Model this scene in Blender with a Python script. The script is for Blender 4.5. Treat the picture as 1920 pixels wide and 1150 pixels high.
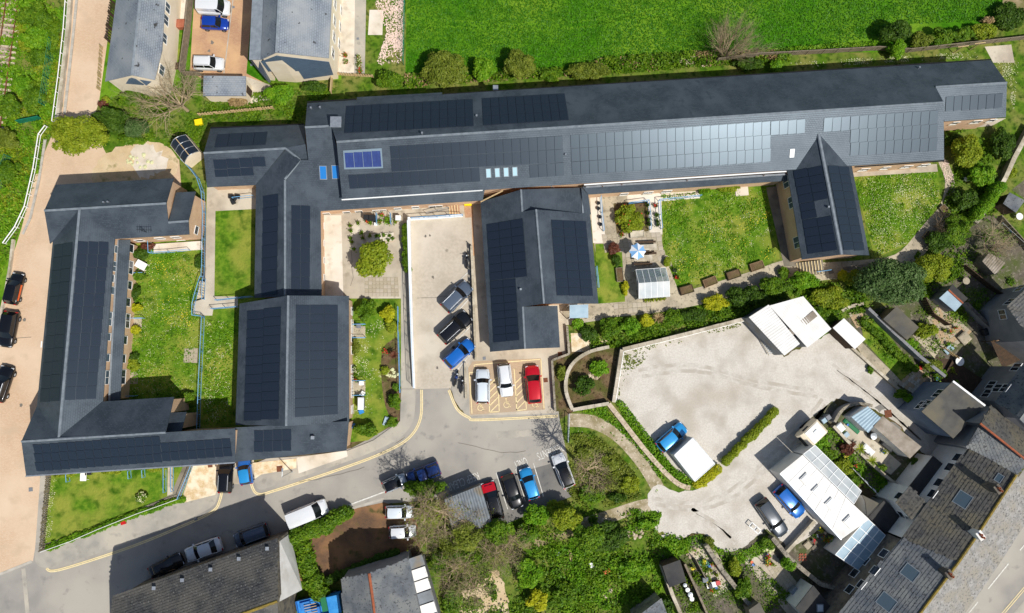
import bpy, bmesh, math, random
import numpy as np
from mathutils import Vector, Matrix
from mathutils.bvhtree import BVHTree
from mathutils.geometry import tessellate_polygon

for _o in list(bpy.data.objects): bpy.data.objects.remove(_o)
S = bpy.context.scene
COL = S.collection
random.seed(7); RNG = np.random.default_rng(7)

# ---------------------------------------------------------------- camera
FPX, HC = 1350.0, 88.0           # focal length in photo pixels, flying height in metres
NAD = (900.0, 690.0)             # photo pixel straight below the drone
_d = Vector(((NAD[0]-960)/FPX, -(NAD[1]-575)/FPX, -1)).normalized()
QC = _d.rotation_difference(Vector((0, 0, -1)))
RC = QC.to_matrix()
CAM = Vector((0, 0, HC))
cd = bpy.data.cameras.new('camera'); cam = bpy.data.objects.new('camera', cd); COL.objects.link(cam)
cam.location = CAM; cam.rotation_mode = 'QUATERNION'; cam.rotation_quaternion = QC
cd.sensor_width = 36; cd.lens = 36*FPX/1920; cd.clip_start = 1; cd.clip_end = 4000
S.camera = cam

# ---------------------------------------------------------------- sky and sun
SUN = Vector((0.50, -0.52, 1.0)).normalized()      # towards the sun
el = math.asin(SUN.z); az = math.atan2(SUN.x, SUN.y)
W = bpy.data.worlds.new('World'); S.world = W; W.use_nodes = True
nt = W.node_tree; nt.nodes.clear()
sk = nt.nodes.new('ShaderNodeTexSky'); sk.sky_type = 'NISHITA'; sk.sun_disc = False
sk.sun_elevation = el; sk.sun_rotation = az; sk.air_density = 1.0; sk.dust_density = 1.5; sk.ozone_density = 1.0
bg = nt.nodes.new('ShaderNodeBackground'); bg.inputs[1].default_value = 0.09
ow = nt.nodes.new('ShaderNodeOutputWorld')
nt.links.new(sk.outputs[0], bg.inputs[0]); nt.links.new(bg.outputs[0], ow.inputs[0])
sl = bpy.data.lights.new('sun', 'SUN'); sl.energy = 4.4; sl.angle = math.radians(0.53); sl.color = (1, 0.965, 0.915)
so = bpy.data.objects.new('sun', sl); COL.objects.link(so)
so.rotation_mode = 'QUATERNION'; so.rotation_quaternion = (-SUN).to_track_quat('-Z', 'Y')
so.location = (60, -60, 120)
vs = S.view_settings; vs.view_transform = 'Standard'; vs.look = 'None'; vs.gamma = 1; vs.exposure = 0.0
S.render.engine = 'CYCLES'

# ---------------------------------------------------------------- pixel -> place
def ray(px, py):
    return (RC @ Vector(((px-960)/FPX, -(py-575)/FPX, -1))).normalized()
def U(px, py, z=0.0):
    d = ray(px, py); return CAM + d*((z-HC)/d.z)
def UU(pts, z=0.0):
    return [U(p[0], p[1], p[2] if len(p) > 2 else z) for p in pts]

# ---------------------------------------------------------------- materials
MATS = {}
def srgb(r, g, b):
    f = lambda c: (c/255/12.92) if c <= 10 else ((c/255+0.055)/1.055)**2.4
    return (f(r), f(g), f(b), 1)
def mat(name, c1, c2=None, scale=1.0, c3=None, scale3=0.1, rough=0.85, bump=0.0, bscale=20.0, metal=0.0,
        lo=0.35, hi=0.65, lo3=0.42, hi3=0.62, detail=6, coat=0.0, spec=0.3, alpha=None, c4=None, scale4=6.0, lo4=0.55, hi4=0.7, trans=0.0):
    m = bpy.data.materials.new(name); m.use_nodes = True; n = m.node_tree; b = n.nodes['Principled BSDF']
    b.inputs['Roughness'].default_value = rough; b.inputs['Metallic'].default_value = metal
    b.inputs['Specular IOR Level'].default_value = spec; b.inputs['Coat Weight'].default_value = coat
    b.inputs['Coat Roughness'].default_value = 0.05
    if trans: b.inputs['Transmission Weight'].default_value = trans
    tc = n.nodes.new('ShaderNodeTexCoord')
    def nz(s, lo, hi, dt):
        t = n.nodes.new('ShaderNodeTexNoise'); t.inputs['Scale'].default_value = s; t.inputs['Detail'].default_value = dt
        n.links.new(tc.outputs['Object'], t.inputs['Vector'])
        r = n.nodes.new('ShaderNodeMapRange'); r.inputs[1].default_value = lo; r.inputs[2].default_value = hi
        n.links.new(t.outputs['Fac'], r.inputs[0]); return r.outputs[0]
    def mix(f, a, bb):
        x = n.nodes.new('ShaderNodeMix'); x.data_type = 'RGBA'
        n.links.new(f, x.inputs[0])
        for s, v in ((6, a), (7, bb)):
            if isinstance(v, tuple): x.inputs[s].default_value = v
            else: n.links.new(v, x.inputs[s])
        return x.outputs[2]
    out = c1
    if c2: out = mix(nz(scale, lo, hi, detail), out, c2)
    if c3: out = mix(nz(scale3, lo3, hi3, 3), out, c3)
    if c4: out = mix(nz(scale4, lo4, hi4, 4), out, c4)
    if isinstance(out, tuple): b.inputs['Base Color'].default_value = out
    else: n.links.new(out, b.inputs['Base Color'])
    if bump:
        t = n.nodes.new('ShaderNodeTexNoise'); t.inputs['Scale'].default_value = bscale; t.inputs['Detail'].default_value = 5
        n.links.new(tc.outputs['Object'], t.inputs['Vector'])
        bp = n.nodes.new('ShaderNodeBump'); bp.inputs['Strength'].default_value = bump; bp.inputs['Distance'].default_value = 0.1
        n.links.new(t.outputs['Fac'], bp.inputs['Height']); n.links.new(bp.outputs[0], b.inputs['Normal'])
    MATS[name] = m; return m
def mat_brick(name, c1, c2, mortar, bw, bh, msize=0.012, rough=0.7, bump=0.4, c3=None, scale3=0.3, lo3=.4, hi3=.65, offset=0.5, spec=0.35, c4=None, scale4=3, lo4=.56, hi4=.68):
    """courses of slates, bricks or paving blocks, laid out in metres by the UV map"""
    m = bpy.data.materials.new(name); m.use_nodes = True; n = m.node_tree; b = n.nodes['Principled BSDF']
    b.inputs['Roughness'].default_value = rough; b.inputs['Specular IOR Level'].default_value = spec
    uv = n.nodes.new('ShaderNodeUVMap'); uv.uv_map = 'UVMap'
    t = n.nodes.new('ShaderNodeTexBrick'); t.offset = offset
    t.inputs['Color1'].default_value = c1; t.inputs['Color2'].default_value = c2; t.inputs['Mortar'].default_value = mortar
    t.inputs['Scale'].default_value = 1; t.inputs['Mortar Size'].default_value = msize; t.inputs['Mortar Smooth'].default_value = 0.3
    t.inputs['Brick Width'].default_value = bw; t.inputs['Row Height'].default_value = bh; t.inputs['Bias'].default_value = 0
    n.links.new(uv.outputs[0], t.inputs['Vector'])
    out = t.outputs['Color']
    tc = n.nodes.new('ShaderNodeTexCoord')
    for c, sc, lo, hi in ((c3, scale3, lo3, hi3), (c4, scale4, lo4, hi4)):
        if not c: continue
        z = n.nodes.new('ShaderNodeTexNoise'); z.inputs['Scale'].default_value = sc; z.inputs['Detail'].default_value = 7
        n.links.new(tc.outputs['Object'], z.inputs['Vector'])
        r = n.nodes.new('ShaderNodeMapRange'); r.inputs[1].default_value = lo; r.inputs[2].default_value = hi
        n.links.new(z.outputs['Fac'], r.inputs[0])
        x = n.nodes.new('ShaderNodeMix'); x.data_type = 'RGBA'
        n.links.new(r.outputs[0], x.inputs[0]); n.links.new(out, x.inputs[6]); x.inputs[7].default_value = c; out = x.outputs[2]
    n.links.new(out, b.inputs['Base Color'])
    bp = n.nodes.new('ShaderNodeBump'); bp.inputs['Strength'].default_value = bump; bp.inputs['Distance'].default_value = 0.02; bp.invert = True
    n.links.new(t.outputs['Fac'], bp.inputs['Height']); n.links.new(bp.outputs[0], b.inputs['Normal'])
    MATS[name] = m; return m
def mat_leaf(name, ca, cb, cc, trans=0.35, spec=0.25):
    m = bpy.data.materials.new(name); m.use_nodes = True; n = m.node_tree; n.nodes.clear()
    o = n.nodes.new('ShaderNodeOutputMaterial'); g = n.nodes.new('ShaderNodeNewGeometry'); tc = n.nodes.new('ShaderNodeTexCoord')
    r = n.nodes.new('ShaderNodeValToRGB'); r.color_ramp.elements[0].color = ca; r.color_ramp.elements[1].color = cc
    e = r.color_ramp.elements.new(0.5); e.color = cb
    z = n.nodes.new('ShaderNodeTexNoise'); z.inputs['Scale'].default_value = 0.9; z.inputs['Detail'].default_value = 3
    n.links.new(tc.outputs['Object'], z.inputs['Vector'])
    a = n.nodes.new('ShaderNodeMath'); a.operation = 'MULTIPLY_ADD'; a.inputs[1].default_value = 0.55
    n.links.new(g.outputs['Random Per Island'], a.inputs[0])
    mr = n.nodes.new('ShaderNodeMapRange'); mr.inputs[1].default_value = 0.3; mr.inputs[2].default_value = 0.7; mr.inputs[4].default_value = 0.5
    n.links.new(z.outputs['Fac'], mr.inputs[0]); n.links.new(mr.outputs[0], a.inputs[2])
    n.links.new(a.outputs[0], r.inputs[0])
    p = n.nodes.new('ShaderNodeBsdfPrincipled'); p.inputs['Roughness'].default_value = 0.55; p.inputs['Specular IOR Level'].default_value = spec
    t = n.nodes.new('ShaderNodeBsdfTranslucent'); mx = n.nodes.new('ShaderNodeMixShader'); mx.inputs[0].default_value = trans
    n.links.new(r.outputs[0], p.inputs['Base Color']); n.links.new(r.outputs[0], t.inputs['Color'])
    n.links.new(p.outputs[0], mx.inputs[1]); n.links.new(t.outputs[0], mx.inputs[2]); n.links.new(mx.outputs[0], o.inputs[0])
    MATS[name] = m; return m

# ground
mat('field_pale', srgb(98, 142, 30), srgb(84, 130, 20), 2, rough=.9, bump=.8, bscale=4, spec=.1)
mat('field_grass', srgb(53, 108, 8), srgb(76, 130, 16), 2.6, srgb(112, 146, 36), 0.06, c4=srgb(42, 90, 6), scale4=.7, lo4=.48, hi4=.72, rough=0.9, bump=1.0, bscale=4, spec=.1, lo=.3, hi=.7)
mat('lawn_grass', srgb(70, 110, 20), srgb(106, 136, 36), 2.2, srgb(134, 142, 56), 0.3, c4=srgb(52, 88, 12), scale4=0.8, lo4=.52, hi4=.72, rough=0.9, bump=0.8, bscale=5, spec=.1)
mat('rough_grass', srgb(62, 98, 16), srgb(98, 124, 34), 1.2, srgb(122, 124, 62), 0.35, c4=srgb(44, 70, 14), scale4=1.7, lo4=.5, hi4=.7, rough=0.9, bump=1.0, bscale=3, spec=.1)
mat('soil', srgb(96, 78, 56), srgb(124, 104, 78), 1.5, srgb(86, 88, 44), 0.6, c4=srgb(60, 46, 34), scale4=2.5, rough=0.95, bump=0.8, bscale=6, spec=.1)
mat('gravel', srgb(196, 189, 177), srgb(210, 204, 193), 5, srgb(160, 147, 126), 0.11, c4=srgb(176, 168, 154), scale4=0.38, lo4=.46, hi4=.74, lo3=.56, hi3=.82, rough=0.95, bump=0.45, bscale=10, spec=.1)
mat('gravel_worn', srgb(204, 198, 187), srgb(190, 183, 171), 3, srgb(178, 170, 156), .8, rough=.95, bump=.3, bscale=12, spec=.1)
mat('pale_gravel', srgb(222, 200, 162), srgb(205, 178, 134), 5, srgb(236, 222, 194), 1.2, rough=0.95, bump=0.5, bscale=25, spec=.1)
mat('sand', srgb(204, 180, 142), srgb(188, 164, 128), 1.6, srgb(214, 194, 160), 0.4, c4=srgb(160, 146, 104), scale4=.8, lo4=.58, hi4=.7, rough=0.95, bump=0.5, bscale=8, spec=.1)
mat('dirt', srgb(176, 158, 128), srgb(150, 132, 100), 1.6, srgb(118, 112, 72), 0.5, rough=0.95, bump=0.6, bscale=8, spec=.1)
mat('path_dirt', srgb(190, 177, 153), srgb(168, 154, 128), 1.8, srgb(146, 134, 102), 0.6, c4=srgb(202, 190, 168), scale4=3, rough=0.95, bump=0.6, bscale=9, spec=.1)
mat('yard_mix', srgb(112, 104, 90), srgb(92, 86, 76), 1.6, srgb(84, 92, 52), 0.5, c4=srgb(134, 126, 110), scale4=2.5, rough=0.95, bump=0.6, bscale=8, spec=.1)
mat('milky_sheet', srgb(186, 192, 192), srgb(168, 175, 176), 1.0, srgb(198, 200, 196), .5, rough=.3)
mat('track_ballast', srgb(128, 104, 82), srgb(96, 72, 56), 3.5, srgb(176, 164, 148), 0.5, rough=0.95, bump=0.9, bscale=9, spec=.1)
mat('asphalt', srgb(158, 153, 144), srgb(145, 141, 134), 0.5, srgb(172, 166, 154), 0.09, c4=srgb(132, 129, 124), scale4=.8, lo4=.6, hi4=.78, rough=0.92, bump=0.15, bscale=30, spec=.15)
mat('asphalt_dark', srgb(120, 117, 112), srgb(104, 103, 101), 0.6, srgb(132, 129, 122), 0.13, c4=srgb(92, 91, 90), scale4=1.2, lo4=.6, hi4=.78, rough=0.92, bump=0.15, bscale=30, spec=.15)
mat('pavement', srgb(170, 164, 152), srgb(152, 148, 139), 0.8, srgb(184, 176, 160), 0.25, c4=srgb(146, 141, 131), scale4=1, lo4=.58, hi4=.75, rough=0.92, bump=0.15, bscale=20, spec=.15)
mat('concrete', srgb(186, 174, 154), srgb(166, 155, 137), 0.8, srgb(200, 190, 170), 0.22, c4=srgb(156, 145, 127), scale4=.9, lo4=.57, hi4=.74, rough=0.92, bump=0.15, bscale=20, spec=.15)
mat('concrete_pale', srgb(214, 203, 184), srgb(196, 184, 164), 0.9, srgb(224, 215, 200), 0.25, c4=srgb(184, 172, 152), scale4=.9, lo4=.57, hi4=.74, rough=0.92, bump=0.15, bscale=20, spec=.15)
mat('ramp_concrete', srgb(192, 181, 163), srgb(180, 169, 151), 3, srgb(200, 190, 173), 0.15, c4=srgb(172, 162, 144), scale4=.35, lo4=.5, hi4=.75, rough=0.92, bump=0.12, bscale=24, spec=.15)
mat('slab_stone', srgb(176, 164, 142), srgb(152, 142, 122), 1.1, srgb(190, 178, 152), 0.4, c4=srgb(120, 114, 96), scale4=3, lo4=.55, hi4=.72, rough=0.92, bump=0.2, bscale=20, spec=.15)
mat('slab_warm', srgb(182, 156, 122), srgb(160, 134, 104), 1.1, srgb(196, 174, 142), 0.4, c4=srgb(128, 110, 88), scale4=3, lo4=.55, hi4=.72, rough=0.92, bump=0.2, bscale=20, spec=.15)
mat('slab_dark', srgb(122, 116, 102), srgb(104, 98, 88), 1.1, srgb(140, 132, 116), 0.4, rough=0.92, bump=0.2, bscale=20, spec=.15)  # darker grey-brown slabs
mat('kerb_stone', srgb(188, 182, 170), srgb(166, 160, 148), 1.2, rough=0.9, bump=0.1, bscale=20, spec=.15)
mat_brick('block_paving', srgb(208, 182, 152), srgb(198, 168, 138), srgb(180, 154, 126), 0.2, 0.1, 0.008, rough=.9, bump=.2, c3=srgb(214, 190, 162), scale3=.14, c4=srgb(192, 168, 140), scale4=.5, lo4=.55, hi4=.75, spec=.15)
mat_brick('block_red', srgb(190, 154, 122), srgb(178, 138, 108), srgb(150, 116, 92), 0.2, 0.1, 0.008, rough=.9, bump=.2, c3=srgb(206, 168, 126), scale3=.3, spec=.15)
mat_brick('block_bay', srgb(192, 168, 138), srgb(178, 154, 126), srgb(158, 136, 112), 0.2, 0.1, 0.008, rough=.9, bump=.2, c3=srgb(176, 156, 132), scale3=.5, spec=.15)
mat_brick('block_brown', srgb(112, 88, 68), srgb(98, 78, 62), srgb(76, 60, 48), 0.2, 0.1, 0.008, rough=.92, bump=.2, c3=srgb(150, 112, 78), scale3=.4, c4=srgb(90, 82, 50), scale4=.8, spec=.15)
# roofs
mat_brick('slate_new', srgb(66, 74, 81), srgb(55, 62, 69), srgb(38, 44, 50), 0.32, 0.22, 0.014, rough=.42, bump=.5, c3=srgb(73, 81, 88), scale3=.4, c4=srgb(56, 63, 70), scale4=1.2, lo4=.56, hi4=.72, spec=.4)
MATS['slate_new'].node_tree.nodes['Principled BSDF'].inputs['Specular Tint'].default_value = (.74, .88, 1, 1)
mat_brick('slate_grey', srgb(134, 142, 150), srgb(118, 126, 136), srgb(84, 92, 100), 0.34, 0.25, 0.02, rough=.7, bump=.6, c3=srgb(150, 154, 156), scale3=.3, c4=srgb(62, 62, 62), scale4=1.6, lo4=.66, hi4=.7, spec=.3)
mat('slate_moss', srgb(98, 96, 91), srgb(78, 77, 75), 1.3, srgb(106, 100, 84), 0.35, c4=srgb(58, 58, 58), scale4=3, lo4=.52, hi4=.66, rough=.75, bump=.3, bscale=14)
mat('slate_rough', srgb(80, 80, 79), srgb(58, 59, 60), 2.2, srgb(96, 93, 87), 0.4, c4=srgb(126, 125, 121), scale4=6, lo4=.6, hi4=.7, rough=.85, bump=.4, bscale=14)
mat('slate_pale_sunlit', srgb(158, 155, 150), srgb(130, 128, 124), 1.6, srgb(146, 140, 128), 0.5, c4=srgb(98, 96, 92), scale4=4, lo4=.55, hi4=.66, rough=.8, bump=.3, bscale=14)  # pale slates; on terrace street slopes the paleness stands in for sunlight
mat('slate_bluegrey', srgb(104, 108, 112), srgb(84, 90, 96), 1.6, srgb(120, 122, 120), 0.5, c4=srgb(70, 72, 74), scale4=4, lo4=.56, hi4=.66, rough=.75, bump=.3, bscale=14)
mat('felt_roof', srgb(92, 90, 84), srgb(78, 77, 74), 0.9, srgb(108, 102, 86), 0.3, rough=.9, bump=.2, bscale=30)
mat('felt_dark', srgb(62, 62, 62), srgb(50, 50, 52), 0.9, srgb(74, 72, 68), 0.3, rough=.85, bump=.2, bscale=30)
mat('asbestos', srgb(168, 158, 144), srgb(142, 132, 118), 1.2, srgb(120, 110, 92), 0.5, rough=.9, bump=.2, bscale=20)
mat('sheet_white', srgb(236, 234, 228), srgb(222, 219, 212), 0.8, srgb(200, 196, 186), 0.3, lo3=.55, hi3=.8, rough=.55)
mat('sheet_grey', srgb(118, 126, 132), srgb(98, 104, 108), 0.9, srgb(122, 110, 90), 0.5, lo3=.52, hi3=.7, rough=.5)
mat('sheet_blue', srgb(168, 190, 200), srgb(150, 172, 184), 0.9, rough=.45)
mat('lead', srgb(138, 146, 152), srgb(120, 128, 134), 2, rough=.5)
mat('ridge_tile', srgb(128, 136, 142), srgb(108, 116, 122), 2, rough=.5)
mat('ridge_terracotta', srgb(168, 92, 58), srgb(136, 80, 56), 3, rough=.8)
mat('moss_tile', srgb(150, 128, 54), srgb(112, 98, 52), 3, rough=.9)
m = mat('solar_glass', srgb(32, 40, 51), srgb(36, 44, 55), 0.6, rough=.31, spec=.44); m.node_tree.nodes['Principled BSDF'].inputs['Specular Tint'].default_value = (.7, .87, 1, 1)
m = mat('solar_blue', srgb(42, 58, 112), srgb(50, 68, 124), 3, rough=.25, spec=.5)
mat('solar_frame', srgb(118, 136, 148), rough=.4, metal=.3)
# walls
mat_brick('brick_pink', srgb(206, 168, 134), srgb(192, 152, 120), srgb(196, 178, 152), 0.225, 0.075, 0.01, rough=.9, bump=.3, c3=srgb(214, 182, 148), scale3=.5, spec=.15)
mat('render_cream', srgb(238, 224, 198), srgb(228, 212, 184), 0.7, rough=.9, bump=.05, bscale=20)
mat('render_white', srgb(232, 230, 224), srgb(214, 211, 203), 0.6, srgb(190, 184, 172), 0.4, lo3=.58, hi3=.8, rough=.85)
mat('render_grey', srgb(138, 138, 138), srgb(122, 123, 125), 0.8, rough=.9)
mat('render_shaded', srgb(112, 126, 142), srgb(98, 112, 128), 0.8, rough=.85)  # blue grey tone puts shade into the extension walls
mat('render_pale', srgb(204, 196, 180), srgb(186, 178, 162), 0.5, srgb(168, 158, 140), 0.5, rough=.9)
mat_brick('slate_hung', srgb(92, 112, 132), srgb(84, 102, 122), srgb(66, 80, 96), 0.3, 0.22, 0.01, rough=.5, bump=.3)
mat('stone', srgb(150, 142, 126), srgb(118, 110, 98), 2.5, srgb(168, 158, 138), 0.7, c4=srgb(88, 84, 74), scale4=5, lo4=.55, hi4=.68, rough=.95, bump=.6, bscale=8)
mat('stone_dark', srgb(104, 98, 90), srgb(76, 72, 68), 2.5, srgb(124, 116, 100), 0.7, rough=.95, bump=.6, bscale=8)
mat('coping', srgb(206, 196, 176), srgb(182, 172, 152), 1.5, srgb(160, 150, 128), 0.6, rough=.9, bump=.2, bscale=20)
# smaller things
mat('timber', srgb(150, 122, 92), srgb(122, 98, 74), 3, rough=.85)
mat('timber_grey', srgb(142, 130, 110), srgb(116, 106, 90), 3, rough=.9)
mat('timber_pale', srgb(206, 180, 136), srgb(182, 156, 116), 3, rough=.85)
mat('timber_dark', srgb(84, 66, 50), srgb(66, 54, 42), 3, rough=.9)
mat('timber_red', srgb(150, 84, 62), srgb(170, 104, 78), 2, rough=.85)
mat('white_paint', srgb(238, 238, 234), rough=.45)
mat('blue_paint', srgb(124, 178, 218), srgb(104, 160, 204), 2, rough=.45)
mat('line_white', srgb(226, 224, 216), srgb(196, 192, 182), 3, srgb(170, 166, 156), 8, lo3=.56, hi3=.75, rough=.8)
mat('line_yellow', srgb(234, 216, 168), srgb(222, 202, 152), 3, srgb(196, 180, 142), 8, lo3=.58, hi3=.78, rough=.8)
mat('black_metal', srgb(34, 34, 36), rough=.45, metal=.3)
mat('galvanised', srgb(176, 182, 186), srgb(156, 162, 168), 3, rough=.4, metal=.6)
mat('rust', srgb(128, 78, 52), srgb(98, 62, 44), 4, rough=.85)
mat('plastic_yellow', srgb(238, 214, 24), rough=.45)
mat('plastic_red', srgb(196, 30, 30), srgb(170, 26, 28), 3, rough=.45)
mat('plastic_blue', srgb(58, 128, 200), srgb(48, 112, 186), 3, rough=.45)
mat('plastic_orange', srgb(214, 102, 48), rough=.5)
mat('plastic_green', srgb(30, 112, 70), rough=.5)
mat('plastic_dark', srgb(40, 42, 44), rough=.5)
mat('plastic_grey', srgb(120, 124, 128), rough=.5)
mat('terracotta', srgb(178, 104, 70), srgb(150, 88, 62), 3, rough=.85)
mat('tarp_blue', srgb(40, 124, 196), srgb(64, 150, 214), 1.5, rough=.4)
mat('green_mesh', srgb(30, 124, 96), srgb(24, 104, 80), 2, rough=.5)
mat('window_glass', srgb(40, 48, 56), rough=.06, spec=.6)
mat('sky_glass', srgb(76, 92, 102), rough=.08, spec=.6)
mat('sky_pale', srgb(168, 200, 210), rough=.12, spec=.6)
mat('skylight_blue', srgb(40, 120, 190), rough=.12, spec=.6)
mat('blind_white', srgb(222, 226, 226), rough=.3)
mat('conserv_glass', srgb(168, 190, 200), srgb(150, 174, 188), 1.2, rough=.12, spec=.6)
mat('fabric_white', srgb(226, 230, 232), rough=.8)
mat('fabric_blue', srgb(120, 168, 212), rough=.8)
m = mat('clear_glass', srgb(196, 212, 216), rough=.08, trans=.8, spec=.5)
mat('bark', srgb(116, 100, 78), srgb(92, 80, 64), 4, rough=.95)
mat('bark_pale', srgb(178, 160, 128), srgb(150, 132, 104), 4, rough=.95)
mat('rubble', srgb(206, 190, 166), srgb(170, 152, 128), 3, rough=.95)
mat('petal_white', srgb(206, 206, 160), rough=.8)
mat('petal_pink', srgb(232, 206, 190), rough=.8)
mat('petal_yellow', srgb(236, 214, 60), rough=.8)
mat('petal_red', srgb(206, 40, 44), rough=.8)
mat_leaf('leaf_mid', srgb(58, 92, 10), srgb(92, 130, 18), srgb(136, 162, 36))
mat_leaf('leaf_bright', srgb(70, 122, 10), srgb(108, 156, 22), srgb(150, 182, 42))
mat_leaf('leaf_field', srgb(48, 104, 6), srgb(66, 122, 12), srgb(88, 138, 22), trans=.2)
mat_leaf('leaf_dark', srgb(42, 70, 12), srgb(68, 100, 20), srgb(98, 126, 36))
mat_leaf('leaf_olive', srgb(84, 100, 26), srgb(116, 132, 38), srgb(150, 156, 60))
mat_leaf('leaf_yellow', srgb(136, 148, 18), srgb(178, 180, 26), srgb(212, 206, 44))
mat_leaf('leaf_lime', srgb(98, 126, 18), srgb(138, 154, 30), srgb(172, 180, 50))
mat_leaf('leaf_blue', srgb(54, 84, 34), srgb(82, 110, 54), srgb(118, 140, 84))
mat_leaf('leaf_red', srgb(84, 52, 40), srgb(112, 66, 50), srgb(136, 88, 62))
mat_leaf('leaf_twig', srgb(118, 96, 60), srgb(146, 122, 82), srgb(172, 150, 104), trans=.1)

# ---------------------------------------------------------------- objects and meshes
def tag(o, label, cat, group=None):
    o['label'] = label; o['category'] = cat
    if group: o['group'] = group
    return o
def thing(name, label, cat, loc, group=None, rz=0.0):
    o = bpy.data.objects.new(name, None); COL.objects.link(o); o.location = loc; o.rotation_euler = (0, 0, rz)
    o.empty_display_size = 0.3
    return tag(o, label, cat, group)
def M(x): return MATS[x] if isinstance(x, str) else x
class MB:
    def __init__(s): s.v = []; s.f = []; s.m = []
    def add(s, vs, fs, mi=0):
        k = len(s.v); s.v += [Vector(v) for v in vs]; s.f += [tuple(i+k for i in f) for f in fs]; s.m += [mi]*len(fs); return s
    def poly(s, pts, mi=0): return s.add(pts, [tuple(range(len(pts)))], mi)
    def prism(s, bot, top, mi=0, cap=True, bottom=True, skip=()):
        n = len(bot); fs = [(i, (i+1) % n, n+(i+1) % n, n+i) for i in range(n) if i not in skip]
        if cap: fs.append(tuple(range(n, 2*n)))
        if bottom: fs.append(tuple(range(n-1, -1, -1)))
        return s.add(list(bot)+list(top), fs, mi)
    def box(s, c, sx, sy, sz, rz=0, mi=0):          # c: centre of the base
        co, si = math.cos(rz), math.sin(rz); c = Vector(c)
        q = [Vector((x*co-y*si, x*si+y*co, 0)) for x, y in ((-sx/2, -sy/2), (sx/2, -sy/2), (sx/2, sy/2), (-sx/2, sy/2))]
        return s.prism([c+p for p in q], [c+p+Vector((0, 0, sz)) for p in q], mi)
    def bar(s, p, q, w, h, mi=0):                   # box along p->q, its base centred on the line, height h
        p, q = Vector(p), Vector(q); d = (q-p); d.z = 0
        if d.length < 1e-6: return s
        d.normalize(); n = Vector((-d.y, d.x, 0))*(w/2); up = Vector((0, 0, h))
        return s.prism([p-n, q-n, q+n, p+n], [p-n+up, q-n+up, q+n+up, p+n+up], mi)
    def tube(s, p, q, r0, r1=None, n=6, mi=0):
        p, q = Vector(p), Vector(q); r1 = r0 if r1 is None else r1
        d = (q-p)
        if d.length < 1e-6: return s
        d.normalize(); a = d.orthogonal().normalized(); b = d.cross(a)
        ring = lambda c, r: [c+(a*math.cos(2*math.pi*i/n)+b*math.sin(2*math.pi*i/n))*r for i in range(n)]
        return s.prism(ring(p, r0), ring(q, r1), mi)
    def lathe(s, c, prof, n=10, mi=0):
        c = Vector(c); k = len(s.v)
        for r, z in prof:
            for i in range(n): s.v.append(c+Vector((r*math.cos(2*math.pi*i/n), r*math.sin(2*math.pi*i/n), z)))
        for j in range(len(prof)-1):
            for i in range(n):
                s.f.append((k+j*n+i, k+j*n+(i+1) % n, k+(j+1)*n+(i+1) % n, k+(j+1)*n+i)); s.m.append(mi)
        s.f.append(tuple(k+(len(prof)-1)*n+i for i in range(n))); s.m.append(mi)
        return s
    def mesh(s, name, mats, origin=(0, 0, 0), smooth=False, uv=True):
        me = bpy.data.meshes.new(name); o = Vector(origin)
        me.from_pydata([v-o for v in s.v], [], s.f)
        for x in (mats if isinstance(mats, (list, tuple)) else [mats]): me.materials.append(M(x))
        me.polygons.foreach_set('material_index', s.m)
        if smooth: me.polygons.foreach_set('use_smooth', [True]*len(s.f))
        if uv:
            l = me.uv_layers.new(name='UVMap'); dat = [0.0]*(2*len(me.loops))
            for p in me.polygons:
                nn = p.normal
                u = Vector((1, 0, 0)) if abs(nn.z) > .9995 else Vector((-nn.y, nn.x, 0)).normalized()
                w = nn.cross(u)
                for li in p.loop_indices:
                    c = me.vertices[me.loops[li].vertex_index].co+o
                    dat[2*li] = c.dot(u); dat[2*li+1] = c.dot(w)
            l.data.foreach_set('uv', dat)
        me.update(); return me
    def build(s, name, mats, parent=None, smooth=False, uv=True, origin=None):
        if origin is None:
            if parent is not None: origin = wloc(parent)
            else: origin = base_of(s.v)
        me = s.mesh(name, mats, origin, smooth, uv)
        o = bpy.data.objects.new(name, me); COL.objects.link(o)
        if parent is not None:
            o.parent = parent
            pr = wloc(parent); o.location = Vector(origin)-pr
        else: o.location = origin
        return o
def base_of(vs):
    n = len(vs); return Vector((sum(v.x for v in vs)/n, sum(v.y for v in vs)/n, min(v.z for v in vs)))
def wloc(o):
    l = o.location.copy()
    while o.parent: o = o.parent; l = l+o.location
    return l
def link(name, me, parent, loc=(0, 0, 0)):
    o = bpy.data.objects.new(name, me); COL.objects.link(o)
    if parent: o.parent = parent
    o.location = loc; return o
def structure(o): o['kind'] = 'structure'; return o
def stuff(o): o['kind'] = 'stuff'; return o

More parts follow.
